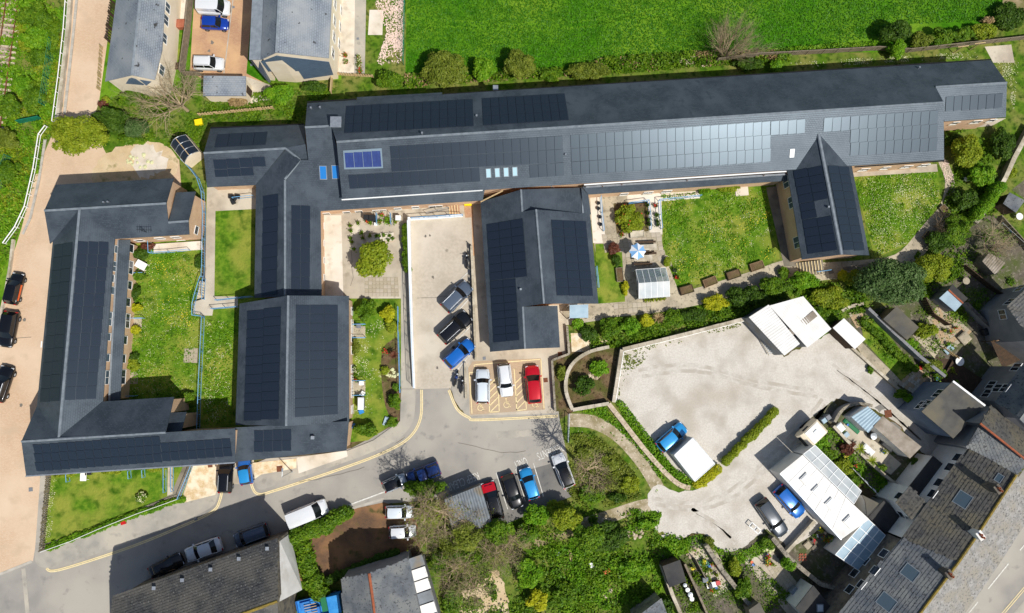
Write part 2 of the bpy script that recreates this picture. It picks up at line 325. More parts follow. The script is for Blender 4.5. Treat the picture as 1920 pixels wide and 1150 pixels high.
LAYER = 0
def sheet(name, pts, m, lay, z=0.0):
    """a flat piece of ground; lay x 4 mm above the ground sheet"""
    b = MB(); zz = z+0.004*lay; b.poly([U(p[0], p[1], z)+Vector((0, 0, 0.004*lay)) for p in pts])
    v = b.v
    area = sum(v[i].x*v[(i+1) % len(v)].y-v[(i+1) % len(v)].x*v[i].y for i in range(len(v)))
    if area < 0: b.f = [tuple(reversed(b.f[0]))]
    return structure(b.build(name, m, origin=(0, 0, 0)))
def raised(name, pts, m, h, z=0.0, lay=0, side=None):
    v = [U(p[0], p[1], z+h) for p in pts]
    area = sum(v[i].x*v[(i+1) % len(v)].y-v[(i+1) % len(v)].x*v[i].y for i in range(len(v)))
    if area < 0: v.reverse()
    b = MB(); bot = [Vector((p.x, p.y, -0.05)) for p in v]; top = [p+Vector((0, 0, 0.004*lay)) for p in v]
    n = len(v)
    b.add(bot+top, [(i, (i+1) % n, n+(i+1) % n, n+i) for i in range(n)], 1 if side else 0)
    b.f.append(tuple(range(n, 2*n))); b.m.append(0)
    return structure(b.build(name, [m, side] if side else m, origin=(0, 0, 0)))
def ragged(pts, amp=4, step=9, seed=1, closed=True):
    rs = random.Random(seed); out = []
    n = len(pts)
    for i in range(n if closed else n-1):
        a, b = pts[i], pts[(i+1) % n]; L = math.hypot(b[0]-a[0], b[1]-a[1]); k = max(1, int(L/step))
        for j in range(k):
            t = j/k; out.append((a[0]+(b[0]-a[0])*t+rs.uniform(-amp, amp), a[1]+(b[1]-a[1])*t+rs.uniform(-amp, amp)))
    return out
def smooth_px(pts, n=4, closed=False):
    """Catmull-Rom through pixel points"""
    out = []; N = len(pts)
    rng = range(N) if closed else range(N-1)
    g = lambda i: Vector((pts[i % N][0], pts[i % N][1])) if closed else Vector(pts[max(0, min(N-1, i))][:2])
    for i in rng:
        a, b, c, d = g(i-1), g(i), g(i+1), g(i+2)
        for k in range(n):
            t = k/n
            q = 0.5*((2*b)+(c-a)*t+(2*a-5*b+4*c-d)*t*t+(3*b-a-3*c+d)*t**3); out.append((q.x, q.y))
    if not closed: out.append(tuple(pts[-1][:2]))
    return out
def strip(pts, width, z, m, name, lay, taper=None):
    """a ribbon on the ground along pixel points, width in metres"""
    P = [U(p[0], p[1], z)+Vector((0, 0, .004*lay)) for p in pts]; b = MB(); L = []; R = []
    for i, p in enumerate(P):
        d = P[min(i+1, len(P)-1)]-P[max(i-1, 0)]; d.z = 0; d.normalize(); n = Vector((-d.y, d.x, 0))*width/2
        L.append(p+n); R.append(p-n)
    n = len(P); b.add(L+R, [(i, n+i, n+i+1, i+1) for i in range(n-1)])
    return b
def line(name, pts, width, m, lay=14, z=0.0):
    return structure(strip(pts, width, z, m, name, lay).build(name, m, origin=(0, 0, 0)))

# ---------------------------------------------------------------- buildings
def plan_inset(pts, dist):
    n = len(pts); ar = sum(pts[i].x*pts[(i+1) % n].y-pts[(i+1) % n].x*pts[i].y for i in range(n))
    sg = 1 if ar > 0 else -1; out = []
    for i in range(n):
        a, b, c = pts[i-1], pts[i], pts[(i+1) % n]
        d1 = Vector((b.x-a.x, b.y-a.y)); d2 = Vector((c.x-b.x, c.y-b.y))
        if d1.length < 1e-6 or d2.length < 1e-6: out.append(Vector((b.x, b.y))); continue
        d1.normalize(); d2.normalize()
        n1 = Vector((-d1.y, d1.x))*sg*dist[i-1]; n2 = Vector((-d2.y, d2.x))*sg*dist[i]
        p1 = Vector((a.x, a.y))+n1; p2 = Vector((b.x, b.y))+n2
        cr = d1.x*d2.y-d1.y*d2.x
        if abs(cr) < 0.08: q = Vector((b.x, b.y))+(n1+n2)/2
        else:
            t = ((p2.x-p1.x)*d2.y-(p2.y-p1.y)*d2.x)/cr; q = p1+d1*t
            if (q-Vector((b.x, b.y))).length > 1.5: q = Vector((b.x, b.y))+(n1+n2)/2
        out.append(q)
    return out
def planar(r):
    """roof outline in space: every corner slid along its sight line on to one common plane"""
    p = UU(r)
    if len(p) < 4: return p
    A = np.array([[v.x, v.y, 1] for v in p]); z = np.array([v.z for v in p])
    (a, b, c), *_ = np.linalg.lstsq(A, z, rcond=None); out = []
    for v in p:
        d = (v-CAM); t = (a*CAM.x+b*CAM.y+c-CAM.z)/(d.z-a*d.x-b*d.y); out.append(CAM+d*t)
    return out
class Building:
    def __init__(s, name, label, cat, roofs, wallmat, roofmat, overhang=0.28, group=None, z0=-0.3, thick=0.12, shared=(), slopename='roof_slope', drop=0.0):
        P = [planar(r) for r in roofs]
        allp = [v for r in P for v in r]
        c = base_of(allp); c.z = 0
        s.root = thing(name, label, cat, c, group); s.slopes = []; bv = []; bf = []
        keys = {}
        kk = lambda a, b: tuple(sorted(((round(a[0]), round(a[1])), (round(b[0]), round(b[1])))))
        for r in roofs:
            for i in range(len(r)):
                k = kk(r[i], r[(i+1) % len(r)]); keys[k] = keys.get(k, 0)+1
        wb = MB()
        rm = roofmat if isinstance(roofmat, list) else [roofmat]*len(roofs)
        for ri, (r, p) in enumerate(zip(roofs, P)):
            n = len(p); ar = sum(p[i].x*p[(i+1) % n].y-p[(i+1) % n].x*p[i].y for i in range(n))
            rr = list(r)
            if ar < 0: p = p[::-1]; rr = rr[::-1]
            b = MB(); dn = Vector((0, 0, -thick))
            b.prism([v+dn for v in p], p)
            s.slopes.append(b.build(slopename, rm[ri], s.root))
            sh = [keys[kk(rr[i], rr[(i+1) % n])] > 1 for i in range(n)]
            q = plan_inset(p, [0.0 if h else overhang for h in sh])
            # plane of the slope for the wall tops
            tri = tessellate_polygon([p]); nn = Vector((0, 0, 0))
            for t in tri:
                x = (p[t[1]]-p[t[0]]).cross(p[t[2]]-p[t[0]]); nn += x if x.z > 0 else -x
            nn.normalize(); cc = sum(p, Vector())/n
            zt = [cc.z-(nn.x*(v.x-cc.x)+nn.y*(v.y-cc.y))/nn.z-thick*0.7-drop for v in q]
            top = [Vector((v.x, v.y, min(z, p[i].z+0.3))) for i, (v, z) in enumerate(zip(q, zt))]
            bot = [Vector((v.x, v.y, z0)) for v in q]
            wb.prism(bot, top, 0, True, False, skip=[i for i in range(n) if sh[i]])
            k = len(bv); bv += p; bf += [tuple(k+i for i in t) for t in tri]
            k = len(bv); bv += bot+top
            for i in range(n):
                if not sh[i]: j = (i+1) % n; bf += [(k+i, k+j, k+n+j), (k+i, k+n+j, k+n+i)]
        s.wall = wb.build('wall', wallmat, s.root)
        s.bvh = BVHTree.FromPolygons(bv, bf)
    def hit(s, px, py):
        d = ray(px, py); r = s.bvh.ray_cast(CAM, d)
        if r[0] is None: return U(px, py, 3), Vector((0, 0, 1))
        n = r[1]
        return r[0], (-n if n.dot(d) > 0 else n)
    def nearest_slope(s, p):
        best = None
        for o in s.slopes:
            me = o.data; l = p-wloc(o); ok, loc, nn, ix = o.closest_point_on_mesh(l)
            dd = (loc-l).length
            if best is None or dd < best[0]: best = (dd, o)
        return best[1]
    def panels(s, quad, cols, rows, me, gap=0.022, lift=0.05, th=0.045, name='solar_panel'):
        c0 = [sum(q[i] for q in quad)/4 for i in (0, 1)]
        par = s.nearest_slope(s.hit(*c0)[0]); pl = wloc(par)
        C = [[None]*(cols+1) for _ in range(rows+1)]
        tl, tr, br, bl = [Vector(q) for q in quad]
        # corners of the array on the slope, then a plane grid between them
        T = [s.hit(*q)[0] for q in quad]
        nn = ((T[1]-T[3]).cross(T[0]-T[2])).normalized()
        if nn.z < 0: nn = -nn
        for j in range(rows+1):
            for i in range(cols+1):
                u, v = i/cols, j/rows
                C[j][i] = T[0]*(1-u)*(1-v)+T[1]*u*(1-v)+T[2]*u*v+T[3]*(1-u)*v
        for j in range(rows):
            for i in range(cols):
                a, b, c, d = C[j][i], C[j][i+1], C[j+1][i+1], C[j+1][i]
                ux = ((b-a)+(c-d))/2; uy = ((a-d)+(b-c))/2; ce = (a+b+c+d)/4+nn*lift-pl
                fx = 1-gap*2/max(ux.length, .2); fy = 1-gap*2/max(uy.length, .2)
                m4 = Matrix(((ux.x*fx, uy.x*fy, nn.x*th, ce.x), (ux.y*fx, uy.y*fy, nn.y*th, ce.y), (ux.z*fx, uy.z*fy, nn.z*th, ce.z), (0, 0, 0, 1)))
                o = bpy.data.objects.new(name, me); COL.objects.link(o); o.parent = par; o.matrix_local = m4
    def window(s, px, py, w, h, pane='window_glass', frame='white_paint', name='window', th=0.06, sill=False):
        """window, door or rooflight set on whatever wall or slope that pixel shows"""
        p, n = s.hit(px, py)
        if name == 'window' and abs(n.z) > .3:
            for dx, dy in ((0, 2), (3, 0), (-3, 0), (0, 4), (5, 0), (-5, 0), (0, 7), (8, 0), (-8, 0)):
                p, n = s.hit(px+dx, py+dy)
                if abs(n.z) < .3: break
            else: return None
        if abs(n.z) > .9: u = Vector((1, 0, 0))
        else: u = Vector((-n.y, n.x, 0)).normalized()
        v = n.cross(u).normalized()
        def slabq(ww, hh, l0, l1):
            q = [p+u*x*ww/2+v*y*hh/2 for x, y in ((-1, -1), (1, -1), (1, 1), (-1, 1))]
            return [x+n*l0 for x in q], [x+n*l1 for x in q]
        par = s.root if abs(n.z) < .3 else s.nearest_slope(p)
        b = MB(); e = 0.07 if abs(n.z) > .3 else .05
        for cx, cy, ww, hh in ((0, (h-e)/2, w, e), (0, -(h-e)/2, w, e), ((w-e)/2, 0, e, h-2*e), (-(w-e)/2, 0, e, h-2*e)):
            q = [p+u*(cx+x*ww/2)+v*(cy+y*hh/2) for x, y in ((-1, -1), (1, -1), (1, 1), (-1, 1))]
            b.prism([x-n*.02 for x in q], [x+n*th for x in q])
        if w > 1.1 and name == 'window':
            q = [p+u*(x*e/2)+v*(y*(h/2-e)) for x, y in ((-1, -1), (1, -1), (1, 1), (-1, 1))]
            b.prism([x-n*.02 for x in q], [x+n*th for x in q])
        o = b.build(name, frame, par)
        if par is not s.root:
            b2 = MB(); lo, hi = slabq(w-2*e, h-2*e, -.01, th*.6); b2.prism(lo, hi); b2.build(name+'_pane', pane, par)
        else:
            b2 = MB(); lo, hi = slabq(w-2*e, h-2*e, -.01, th*.4); b2.prism(lo, hi); b2.build('pane', pane, o)
        if sill:
            q = [p+u*(x*(w/2+.08))+v*(-h/2-.05+y*.05) for x, y in ((-1, -1), (1, -1), (1, 1), (-1, 1))]
            MB().prism([x-n*.02 for x in q], [x+n*.14 for x in q]).build('sill', 'coping', o)
        return o
    def ridge(s, p, q, m='ridge_tile', w=0.28, name='ridge_cap'):
        a, b = U(*p), U(*q); bb = MB(); d = b-a; L = d.length; d.normalize(); side = Vector((-d.y, d.x, 0)).normalized(); up = side.cross(d)
        if up.z < 0: up = -up
        prof = [(-w/2, -.06), (-w/4, .05), (w/4, .05), (w/2, -.06)]
        A = [a+side*x+up*(z+.03) for x, z in prof]; B = [b+side*x+up*(z+.03) for x, z in prof]
        bb.prism(A, B); return bb.build(name, m, s.root)
    def strip_on(s, pts, w, h, m, name, lift=0.0):
        """gutter, flashing or trim along 3-D points (px,py,z)"""
        b = MB(); P = UU(pts)
        for i in range(len(P)-1):
            a, c = P[i], P[i+1]; d = (c-a).normalized(); n = Vector((-d.y, d.x, 0)).normalized()*w/2; up = Vector((0, 0, h))
            l = Vector((0, 0, lift)); b.prism([a-n+l, c-n+l, c+n+l, a+n+l], [a-n+up+l, c-n+up+l, c+n+up+l, a+n+up+l])
        return b.build(name, m, s.root)
_pm = MB(); _pm.box((0, 0, -0.5), 1, 1, 1)
PANEL = _pm.mesh('solar_panel', 'solar_glass', uv=False)
PANEL_BLUE = _pm.mesh('solar_panel_blue', 'solar_blue', uv=False)
# ================================================================ the ground
b = MB(); g = 900; b.poly([(-g, -g, 0), (g, -g, 0), (g, g, 0), (-g, g, 0)])
structure(b.build('ground', 'field_grass', origin=(0, 0, 0)))
sheet('site_ground', [(330, 330), (640, 250), (1300, 200), (1900, 200), (2300, 300), (2300, 1600), (500, 1600), (500, 1000), (330, 980)], 'soil', 1)
sheet('embankment_grass', [(-300, -300), (128, -300), (126, 0), (104, 236), (72, 330), (30, 450), (0, 520), (-300, 560)], 'rough_grass', 1)
sheet('rough_grass', smooth_px([(110, 235), (200, 190), (280, 150), (360, 170), (480, 150), (640, 150), (760, 150), (900, 150), (1100, 140), (1340, 110), (1480, 100), (1700, 95), (1840, 60), (1960, 20), (2060, 100), (2000, 330), (1900, 560), (1760, 620), (1560, 640), (1180, 640), (1060, 640), (400, 420), (330, 350), (180, 300)], 3, True), 'rough_grass', 2)
sheet('rough_ground', [(520, 1000), (660, 945), (840, 900), (1080, 770), (1160, 740), (1320, 900), (1240, 1010), (1420, 1000), (1420, 1400), (500, 1400)], 'rough_grass', 2)
sheet('verge', [(640, 0), (762, 0), (760, 150), (640, 150)], 'rough_grass', 3)
# railway
sheet('track_bed', [(-60, -60), (38, -60), (10, 180), (-60, 520)], 'track_ballast', 3)
# block paved drive on the left
sheet('drive', [(138, -200), (216, -200), (204, 60), (186, 190), (172, 235), (200, 290), (300, 268), (336, 300), (340, 350), (250, 420), (130, 500), (110, 900), (75, 885), (78, 960), (62, 1052), (0, 1078), (-260, 1160), (-260, 560), (0, 580), (18, 500), (40, 430), (66, 330), (98, 252), (118, 200)], 'block_paving', 4)
sheet('sand_yard', ragged(smooth_px([(185, 300), (240, 272), (306, 270), (336, 310), (290, 350), (180, 352)], 3, True), 3), 'sand', 5)
sheet('gravel_heap', ragged(smooth_px([(248, 282), (262, 270), (296, 282), (318, 316), (262, 334), (250, 310)], 3, True), 5, 6), 'concrete_pale', 6)
sheet('car_park', [(376, -200), (480, -200), (474, 0), (462, 138), (500, 158), (470, 200), (380, 148), (356, 136)], 'block_red', 4)
sheet('car_park_yard', [(456, 142), (508, 160), (512, 186), (460, 196)], 'concrete', 5)
line('drain_strip', [(437, 0), (420, 138)], .12, 'kerb_stone', 6)
sheet('terrace_paving', [(622, -200), (690, -200), (684, 138), (634, 138)], 'concrete_pale', 4)
sheet('slate_path', [(668, -200), (690, -200), (684, 138), (664, 138)], 'pavement', 5)
# asphalt road
road = [(-260, 1165), (0, 1078), (60, 1052)] + smooth_px([(62, 1056), (80, 1070), (110, 1066), (240, 1024), (330, 988), (392, 958), (408, 936), (412, 905)], 4) + \
       [(470, 900)] + smooth_px([(474, 905), (484, 922), (520, 914), (650, 870), (720, 842), (762, 818), (782, 782), (784, 728)], 4) + \
       [(842, 728)] + smooth_px([(844, 730), (858, 765), (880, 780), (900, 783), (1046, 776)], 3) + [(1052, 800), (1066, 868), (1072, 930), (1010, 950), (940, 985), (850, 1000), (838, 935), (720, 945), (660, 960), (540, 1000), (220, 1130), (200, 1300), (-260, 1500)]
sheet('road_bed', [(44, 1052), (66, 990), (340, 930), (480, 880), (660, 840), (752, 790), (752, 726), (790, 720), (790, 800), (650, 890), (480, 940), (400, 970), (90, 1090), (40, 1080)], 'asphalt', 3)
sheet('road_bed', [(840, 722), (874, 690), (884, 770), (1046, 764), (1050, 790), (880, 792)], 'pavement', 3)
sheet('road', road, 'asphalt', 4)
sheet('parked_bays', [(905, 905), (1060, 862), (1075, 930), (1010, 955), (935, 990)], 'asphalt_dark', 5)
sheet('street', [(1560, 1400), (1728, 1150), (1830, 1010), (1920, 880), (2060, 700), (2300, 800), (2050, 1200), (1950, 1400)], 'asphalt', 4)
sheet('brown_yard', [(545, 1000), (655, 956), (720, 942), (780, 960), (790, 1040), (640, 1085), (560, 1090)], 'block_brown', 6)
line('road_line', [(644, 951), (722, 922)], .16, 'line_white', 12)
line('road_edge', [(652, 956), (720, 935)], .3, 'kerb_stone', 8)
# pavements with kerbs
def pavement(name, pts, m='pavement', h=.11):
    return raised(name, pts, m, h, side='kerb_stone')
pavement('pavement_west', [(76, 888), (92, 888), (84, 1000), (78, 1026), (340, 935), (360, 866), (400, 866)] + smooth_px([(411, 905), (407, 934), (392, 954), (330, 983), (240, 1019), (112, 1060), (82, 1064), (66, 1052), (68, 1000)], 4))
pavement('pavement_mid', smooth_px([(476, 900), (486, 918), (520, 909), (650, 866), (720, 838), (758, 814), (776, 782), (779, 730)], 4) + [(752, 730), (750, 790), (700, 826), (650, 846), (560, 856), (500, 860), (476, 870)])
sheet('gravel_drive', [(362, 868), (412, 866), (410, 905), (404, 928), (340, 944)], 'pale_gravel', 6, .12)
sheet('gravel_drive', [(474, 868), (556, 860), (556, 878), (490, 890), (478, 898)], 'pale_gravel', 6, .12)
sheet('forecourt', [(556, 858), (650, 845), (652, 856), (560, 888)], 'concrete_pale', 6, .12)
sheet('forecourt', [(408, 866), (476, 862), (476, 908), (410, 908)], 'concrete', 7)
for pts in ([(88, 1064), (112, 1067), (240, 1026), (330, 990), (395, 960), (411, 938), (416, 908)], [(472, 906), (484, 925), (520, 917), (650, 874), (722, 846), (766, 820), (787, 784), (789, 731)], [(843, 731), (858, 766), (880, 782), (900, 786), (1046, 779)]):
    P = smooth_px(pts, 6)
    line('double_yellow_line', P, .13, 'line_yellow', 12)
    off = []
    for i, p in enumerate(P):
        a, c = P[max(0, i-1)], P[min(len(P)-1, i+1)]; dx, dy = c[0]-a[0], c[1]-a[1]; l = math.hypot(dx, dy) or 1
        off.append((p[0]-dy/l*2.9, p[1]+dx/l*2.9))
    line('double_yellow_line', off, .13, 'line_yellow', 12)
line('resurfacing_strip', [(44, 1066), (52, 1150)], .45, 'pavement', 8)
line('resurfacing_edge', [(-60, 1098), (0, 1077), (60, 1053)], .3, 'kerb_stone', 9)
for a, c in (((1890.5, 1057), (1852.5, 1104)), ((1833, 1129), (1812, 1155)), ((1922, 1020), (1912, 1032))): line('centre_dash', [a, c], .14, 'line_white', 10)
for o in (0, 5): line('double_yellow_line', [(1925+o, 1095), (1874+o, 1155)], .1, 'line_yellow', 10)
sheet('street_pavement', [(1900, 1150), (1960, 1080), (2050, 1130), (1980, 1250)], 'pavement', 9)
# L-block garden, terrace on its right side
sheet('west_lawn', [(236, 448), (380, 452), (374, 810), (225, 812)], 'lawn_grass', 6)
sheet('west_garden_path', [(205, 452), (246, 450), (240, 600), (228, 760), (200, 770)], 'concrete', 7)
TZ = 0.55
raised('terrace', [(386, 340), (484, 334), (588, 400), (588, 552), (588, 812), (374, 812), (377, 600), (386, 590), (386, 380)], 'lawn_grass', TZ, side='stone')
sheet('upper_path', [(388, 352), (484, 344), (482, 392), (404, 396), (402, 556), (446, 556), (446, 577), (400, 580), (398, 592), (384, 592), (362, 588), (364, 566), (384, 560)], 'concrete', 3, TZ)
sheet('south_garden', [(92, 888), (362, 868), (340, 938), (80, 1032)], 'lawn_grass', 6, .11)
sheet('south_garden_path', [(84, 1020), (200, 982), (320, 928), (346, 868), (362, 868), (336, 938), (78, 1030)], 'slab_dark', 8, .11)
# central courts
sheet('courtyard', [(600, 392), (768, 388), (770, 735), (752, 735), (752, 560), (660, 562), (656, 600), (600, 560)], 'concrete', 6)
sheet('ramp_head_paving', [(745, 390), (870, 382), (870, 410), (766, 416), (750, 420)], 'concrete', 9)
sheet('courtyard_strip', [(604, 404), (640, 404), (644, 560), (606, 560)], 'concrete_pale', 7)
sheet('east_path', [(752, 400), (770, 400), (778, 735), (752, 735)], 'pavement', 8)
sheet('flat_garden', [(650, 560), (752, 560), (752, 735), (744, 790), (690, 826), (652, 830)], 'lawn_grass', 9)
sheet('flower_bed', smooth_px([(716, 660), (732, 640), (748, 644), (750, 770), (728, 776), (716, 720)], 3, True), 'soil', 10)
raised('car_ramp', [(770, 414, 0), (884, 408, 0), (892, 660, 0), (846, 728, 0), (778, 730, 0)], 'ramp_concrete', .02, lay=6)
sheet('flat_path', [(866, 380), (905, 372), (1060, 560), (1120, 560), (1130, 600), (1062, 610), (1062, 680), (1040, 775), (880, 780), (872, 660), (886, 650)], 'concrete', 6)
sheet('disabled_bays', [(878, 690), (886, 678), (1014, 672), (1022, 768), (882, 778)], 'block_bay', 8)
sheet('brick_path', [(868, 382), (886, 380), (890, 480), (884, 480)], 'block_red', 8)
# garden court between the two short wings
sheet('court_lawn', [(1236, 362), (1440, 345), (1462, 486), (1380, 512), (1270, 545), (1240, 480)], 'lawn_grass', 6)
sheet('court_paving', [(1100, 362), (1238, 352), (1242, 470), (1272, 545), (1300, 560), (1220, 586), (1150, 580), (1130, 590), (1116, 470)], 'slab_stone', 7)
sheet('court_strip', [(1106, 366), (1126, 364), (1136, 456), (1112, 456)], 'concrete_pale', 9)
sheet('court_ramp', [(1176, 366), (1312, 358), (1312, 372), (1240, 378), (1242, 440), (1218, 440), (1216, 380), (1176, 384)], 'concrete_pale', 9)
sheet('court_bed', [(1150, 382), (1214, 378), (1216, 434), (1156, 438)], 'soil', 9)
sheet('side_lawn', [(1116, 458), (1165, 456), (1172, 566), (1120, 570)], 'lawn_grass', 9)
sheet('garden_path', smooth_px([(1062, 572), (1150, 566), (1220, 562), (1300, 542), (1400, 512), (1470, 488), (1500, 494), (1640, 486), (1690, 470), (1720, 430), (1760, 390), (1772, 340), (1758, 300), (1774, 300), (1790, 345), (1782, 400), (1730, 480), (1660, 510), (1560, 524), (1490, 532), (1420, 545), (1310, 572), (1220, 588), (1130, 596), (1062, 598)], 3, True), 'slab_stone', 8)
sheet('gable_paving', [(1436, 352), (1486, 346), (1500, 500), (1470, 500)], 'slab_dark', 9)
sheet('flower_meadow', [(1598, 330), (1758, 318), (1764, 382), (1700, 460), (1640, 484)], 'lawn_grass', 9)
sheet('pot_path', [(1596, 318), (1756, 308), (1758, 322), (1600, 332)], 'concrete', 10)
sheet('east_end_path', [(1772, 228), (1886, 222), (1860, 236), (1772, 246)], 'concrete', 9)
sheet('hard_standing', [(1846, 88), (1896, 84), (1902, 118), (1862, 118)], 'concrete', 6)
sheet('field_gate_mud', smooth_px([(1880, 0), (1930, 0), (1930, 26), (1896, 24)], 3, True), 'dirt', 4)
sheet('round_gravel', [(1070, 625), (1100, 625), (1140, 640), (1104, 660), (1072, 660)], 'pale_gravel', 7)
# gravel yard and lanes
yard = [(1163, 655), (1398, 598), (1470, 668), (1560, 625), (1640, 690), (1760, 796), (1860, 900), (1800, 920), (1740, 860)] + smooth_px([(1690, 800), (1640, 770), (1590, 752), (1562, 752), (1548, 776), (1520, 830)], 3) + [(1470, 880), (1560, 960), (1545, 985), (1480, 1030), (1440, 990)] + smooth_px([(1400, 1020), (1370, 1034), (1345, 1028), (1318, 1000), (1286, 1004), (1256, 1024), (1232, 1018), (1246, 1000), (1228, 996), (1228, 984), (1240, 966), (1222, 956), (1214, 940), (1220, 918), (1234, 908), (1256, 916), (1286, 922), (1330, 905), (1352, 882)], 3) + [(1300, 905), (1262, 880), (1225, 832), (1152, 748)]
sheet('gravel_yard', ragged(yard, 2.4, 8, 4), 'gravel', 5)
sheet('bank_path', smooth_px([(985, 1020), (1020, 1004), (1080, 992), (1076, 1004), (1030, 1020), (990, 1030)], 3, True), 'dirt', 7)
sheet('sand_patch', ragged(smooth_px([(850, 1120), (880, 1090), (930, 1070), (950, 1110), (940, 1160), (860, 1170)], 3, True), 5, 7), 'sand', 7)
# back gardens on the right
sheet('back_gardens', [(1580, 600), (1700, 560), (1790, 440), (1930, 330), (2100, 500), (2060, 760), (1900, 900), (1760, 790), (1640, 690)], 'yard_mix', 3)
sheet('long_garden', [(1612, 600), (1640, 596), (1716, 690), (1690, 716), (1620, 640)], 'lawn_grass', 6)
sheet('long_garden_path', [(1600, 640), (1614, 640), (1690, 714), (1676, 728), (1630, 690)], 'slab_stone', 6)
sheet('stone_patio', [(1700, 618), (1720, 612), (1764, 652), (1752, 672)], 'slab_stone', 6)
sheet('deck', [(1752, 668), (1790, 676), (1850, 716), (1830, 752), (1790, 720)], 'timber_dark', 6)
sheet('allotment_grass', [(1860, 330), (1930, 380), (1930, 470), (1880, 410), (1850, 400)], 'rough_grass', 6)
sheet('yard_garden', [(1500, 800), (1560, 752), (1690, 850), (1760, 900), (1700, 960), (1600, 890)], 'yard_mix', 6)
sheet('yard_patio', [(1585, 788), (1620, 810), (1690, 870), (1670, 890), (1600, 850), (1572, 820)], 'concrete', 7)
sheet('rear_yards', [(1240, 1040), (1300, 1004), (1440, 990), (1560, 960), (1700, 960), (1740, 950), (1560, 1180), (1260, 1220)], 'yard_mix', 4)
sheet('rear_lane', [(1392, 1050), (1410, 1036), (1530, 1150), (1500, 1180)], 'concrete', 6)
sheet('rear_patio', [(1418, 1040), (1446, 1032), (1500, 1100), (1480, 1112)], 'slab_stone', 6)
sheet('rear_strip_lawn', [(1238, 1120), (1256, 1114), (1272, 1150), (1250, 1160)], 'lawn_grass', 6)
sheet('barrel_yard', [(1290, 1030), (1330, 1012), (1380, 1100), (1340, 1120)], 'concrete', 6)
structure(strip(smooth_px([(1064, 788), (1112, 792), (1160, 818), (1205, 868), (1236, 920)], 5), 1.6, 0, 'path_dirt', '', 4).build('dirt_path', 'path_dirt', origin=(0, 0, 0)))
structure(strip(smooth_px([(1090, 985), (1150, 966), (1200, 950), (1240, 944)], 5), 1.5, 0, 'path_dirt', '', 4).build('dirt_path', 'path_dirt', origin=(0, 0, 0)))
for pts in ([(764, 34), (860, 40), (1000, 46), (1110, 38), (1200, 22), (1260, 4)], [(764, 44), (860, 51), (1000, 57), (1120, 48), (1215, 31), (1290, 6)]): structure(strip(smooth_px(pts, 6), .3, 0, 'field_pale', '', 1).build('tractor_mark', 'field_pale', origin=(0, 0, 0)))
# repairs, stains and cracks
for q, m in (([(930, 810), (1000, 806), (1002, 818), (932, 824)], 'pavement'), ([(1640, 764), (1652, 758), (1660, 766), (1648, 774)], 'asphalt_dark'), ([(1672, 790), (1690, 802), (1684, 812), (1666, 800)], 'asphalt_dark')): sheet('repair_patch', ragged(q, 1.2, 6), m, 7)
mat('oil_stain', srgb(112, 106, 97), srgb(128, 121, 110), 4, rough=.8)
for x, y, r_ in ((838, 470, 3), (812, 520, 2.4), (848, 596, 3.2), (850, 652, 2.6), (820, 690, 2.2), (798, 443, 2), (806, 442, 1.8), (905, 768, 2.4), (1003, 764, 2.2), (950, 690, 2), (398, 80, 3), (392, 96, 2.4), (40, 760, 3), (46, 600, 2.6), (990, 940, 2.6)): sheet('oil_stain', ragged([(x+r_*math.cos(k*.785), y+r_*1.2*math.sin(k*.785)) for k in range(8)], r_*.4, 20, seed=int(x)), 'oil_stain', 11)
for pts in ([(782, 560), (830, 556), (876, 560)], [(560, 905), (640, 890), (700, 872)], [(860, 830), (940, 850), (1000, 846)], [(0, 640), (40, 634), (76, 632)], [(660, 470), (662, 520), (650, 556)]):
    rp = ragged(pts, 1.5, 14, seed=int(pts[0][0]), closed=False)
    structure(strip(rp, .05, .02 if 780 < pts[0][0] < 800 else 0, 'oil_stain', '', 12).build('crack', 'oil_stain', origin=(0, 0, 0)))
for pts in ([(1226, 940), (1300, 950), (1370, 928), (1440, 868), (1510, 800), (1552, 744)], [(1564, 690), (1640, 748), (1740, 838)], [(1300, 960), (1350, 990), (1380, 1020)], [(1200, 700), (1300, 690), (1420, 720), (1540, 740)]):
    for e in (-6, 6): structure(strip(ragged(smooth_px([(x+e*.6, y+e) for x, y in pts], 4), .8, 9, seed=int(pts[0][0]+e), closed=False), .45, 0, '', '', 6).build('tyre_track', 'gravel_worn', origin=(0, 0, 0)))
# ================================================================ the solar-roofed flats
MAINR = [
 [(576, 193.5, 4.8), (1858, 113, 4.8), (1888, 155, 6.7), (1754, 163, 6.75), (1769.5, 192, 7.8), (631, 266, 7.8), (621, 236, 6.7), (572, 238.5, 6.7)],
 [(631, 266, 7.8), (1769.5, 192, 7.8), (1770, 300, 4.8), (641.5, 373.6, 4.8)],
 [(1754, 163, 6.75), (1888, 155, 6.7), (1886, 220, 5.0), (1771, 228, 5.0)],
 [(572, 238.5, 6.7), (621, 236, 6.7), (654, 366, 3.85), (910, 351, 3.75), (905, 376, 3.2), (601, 396, 3.2), (534, 336, 4.55), (563, 300, 5.3), (578, 300, 5.3)],
 [(395, 241, 3.2), (571, 234, 3.2), (573, 270, 5.2), (535, 278, 5.2), (382, 287, 5.2)],
 [(535, 278, 5.2), (573, 270, 5.2), (578, 300, 5.0), (563, 300, 5.0)],
 [(382, 287, 5.2), (535, 278, 5.2), (480, 347, 3.2), (388, 351, 3.2)],
 [(480, 347, 3.2), (535, 278, 5.2), (563, 300, 5.3), (534, 336, 4.75), (534, 556, 5.0), (477, 559, 3.3)],
 [(534, 336, 4.75), (534, 556, 5.0), (603, 556, 3.3), (601, 396, 3.2)],
 [(1092, 350.5, 3.7), (1476, 326, 3.7), (1476, 339, 3.1), (1103, 365, 3.1)],
 [(669, 188, 4.78), (669, 182.5, 4.55), (829, 173.5, 4.55), (829, 178.5, 4.78)],
]
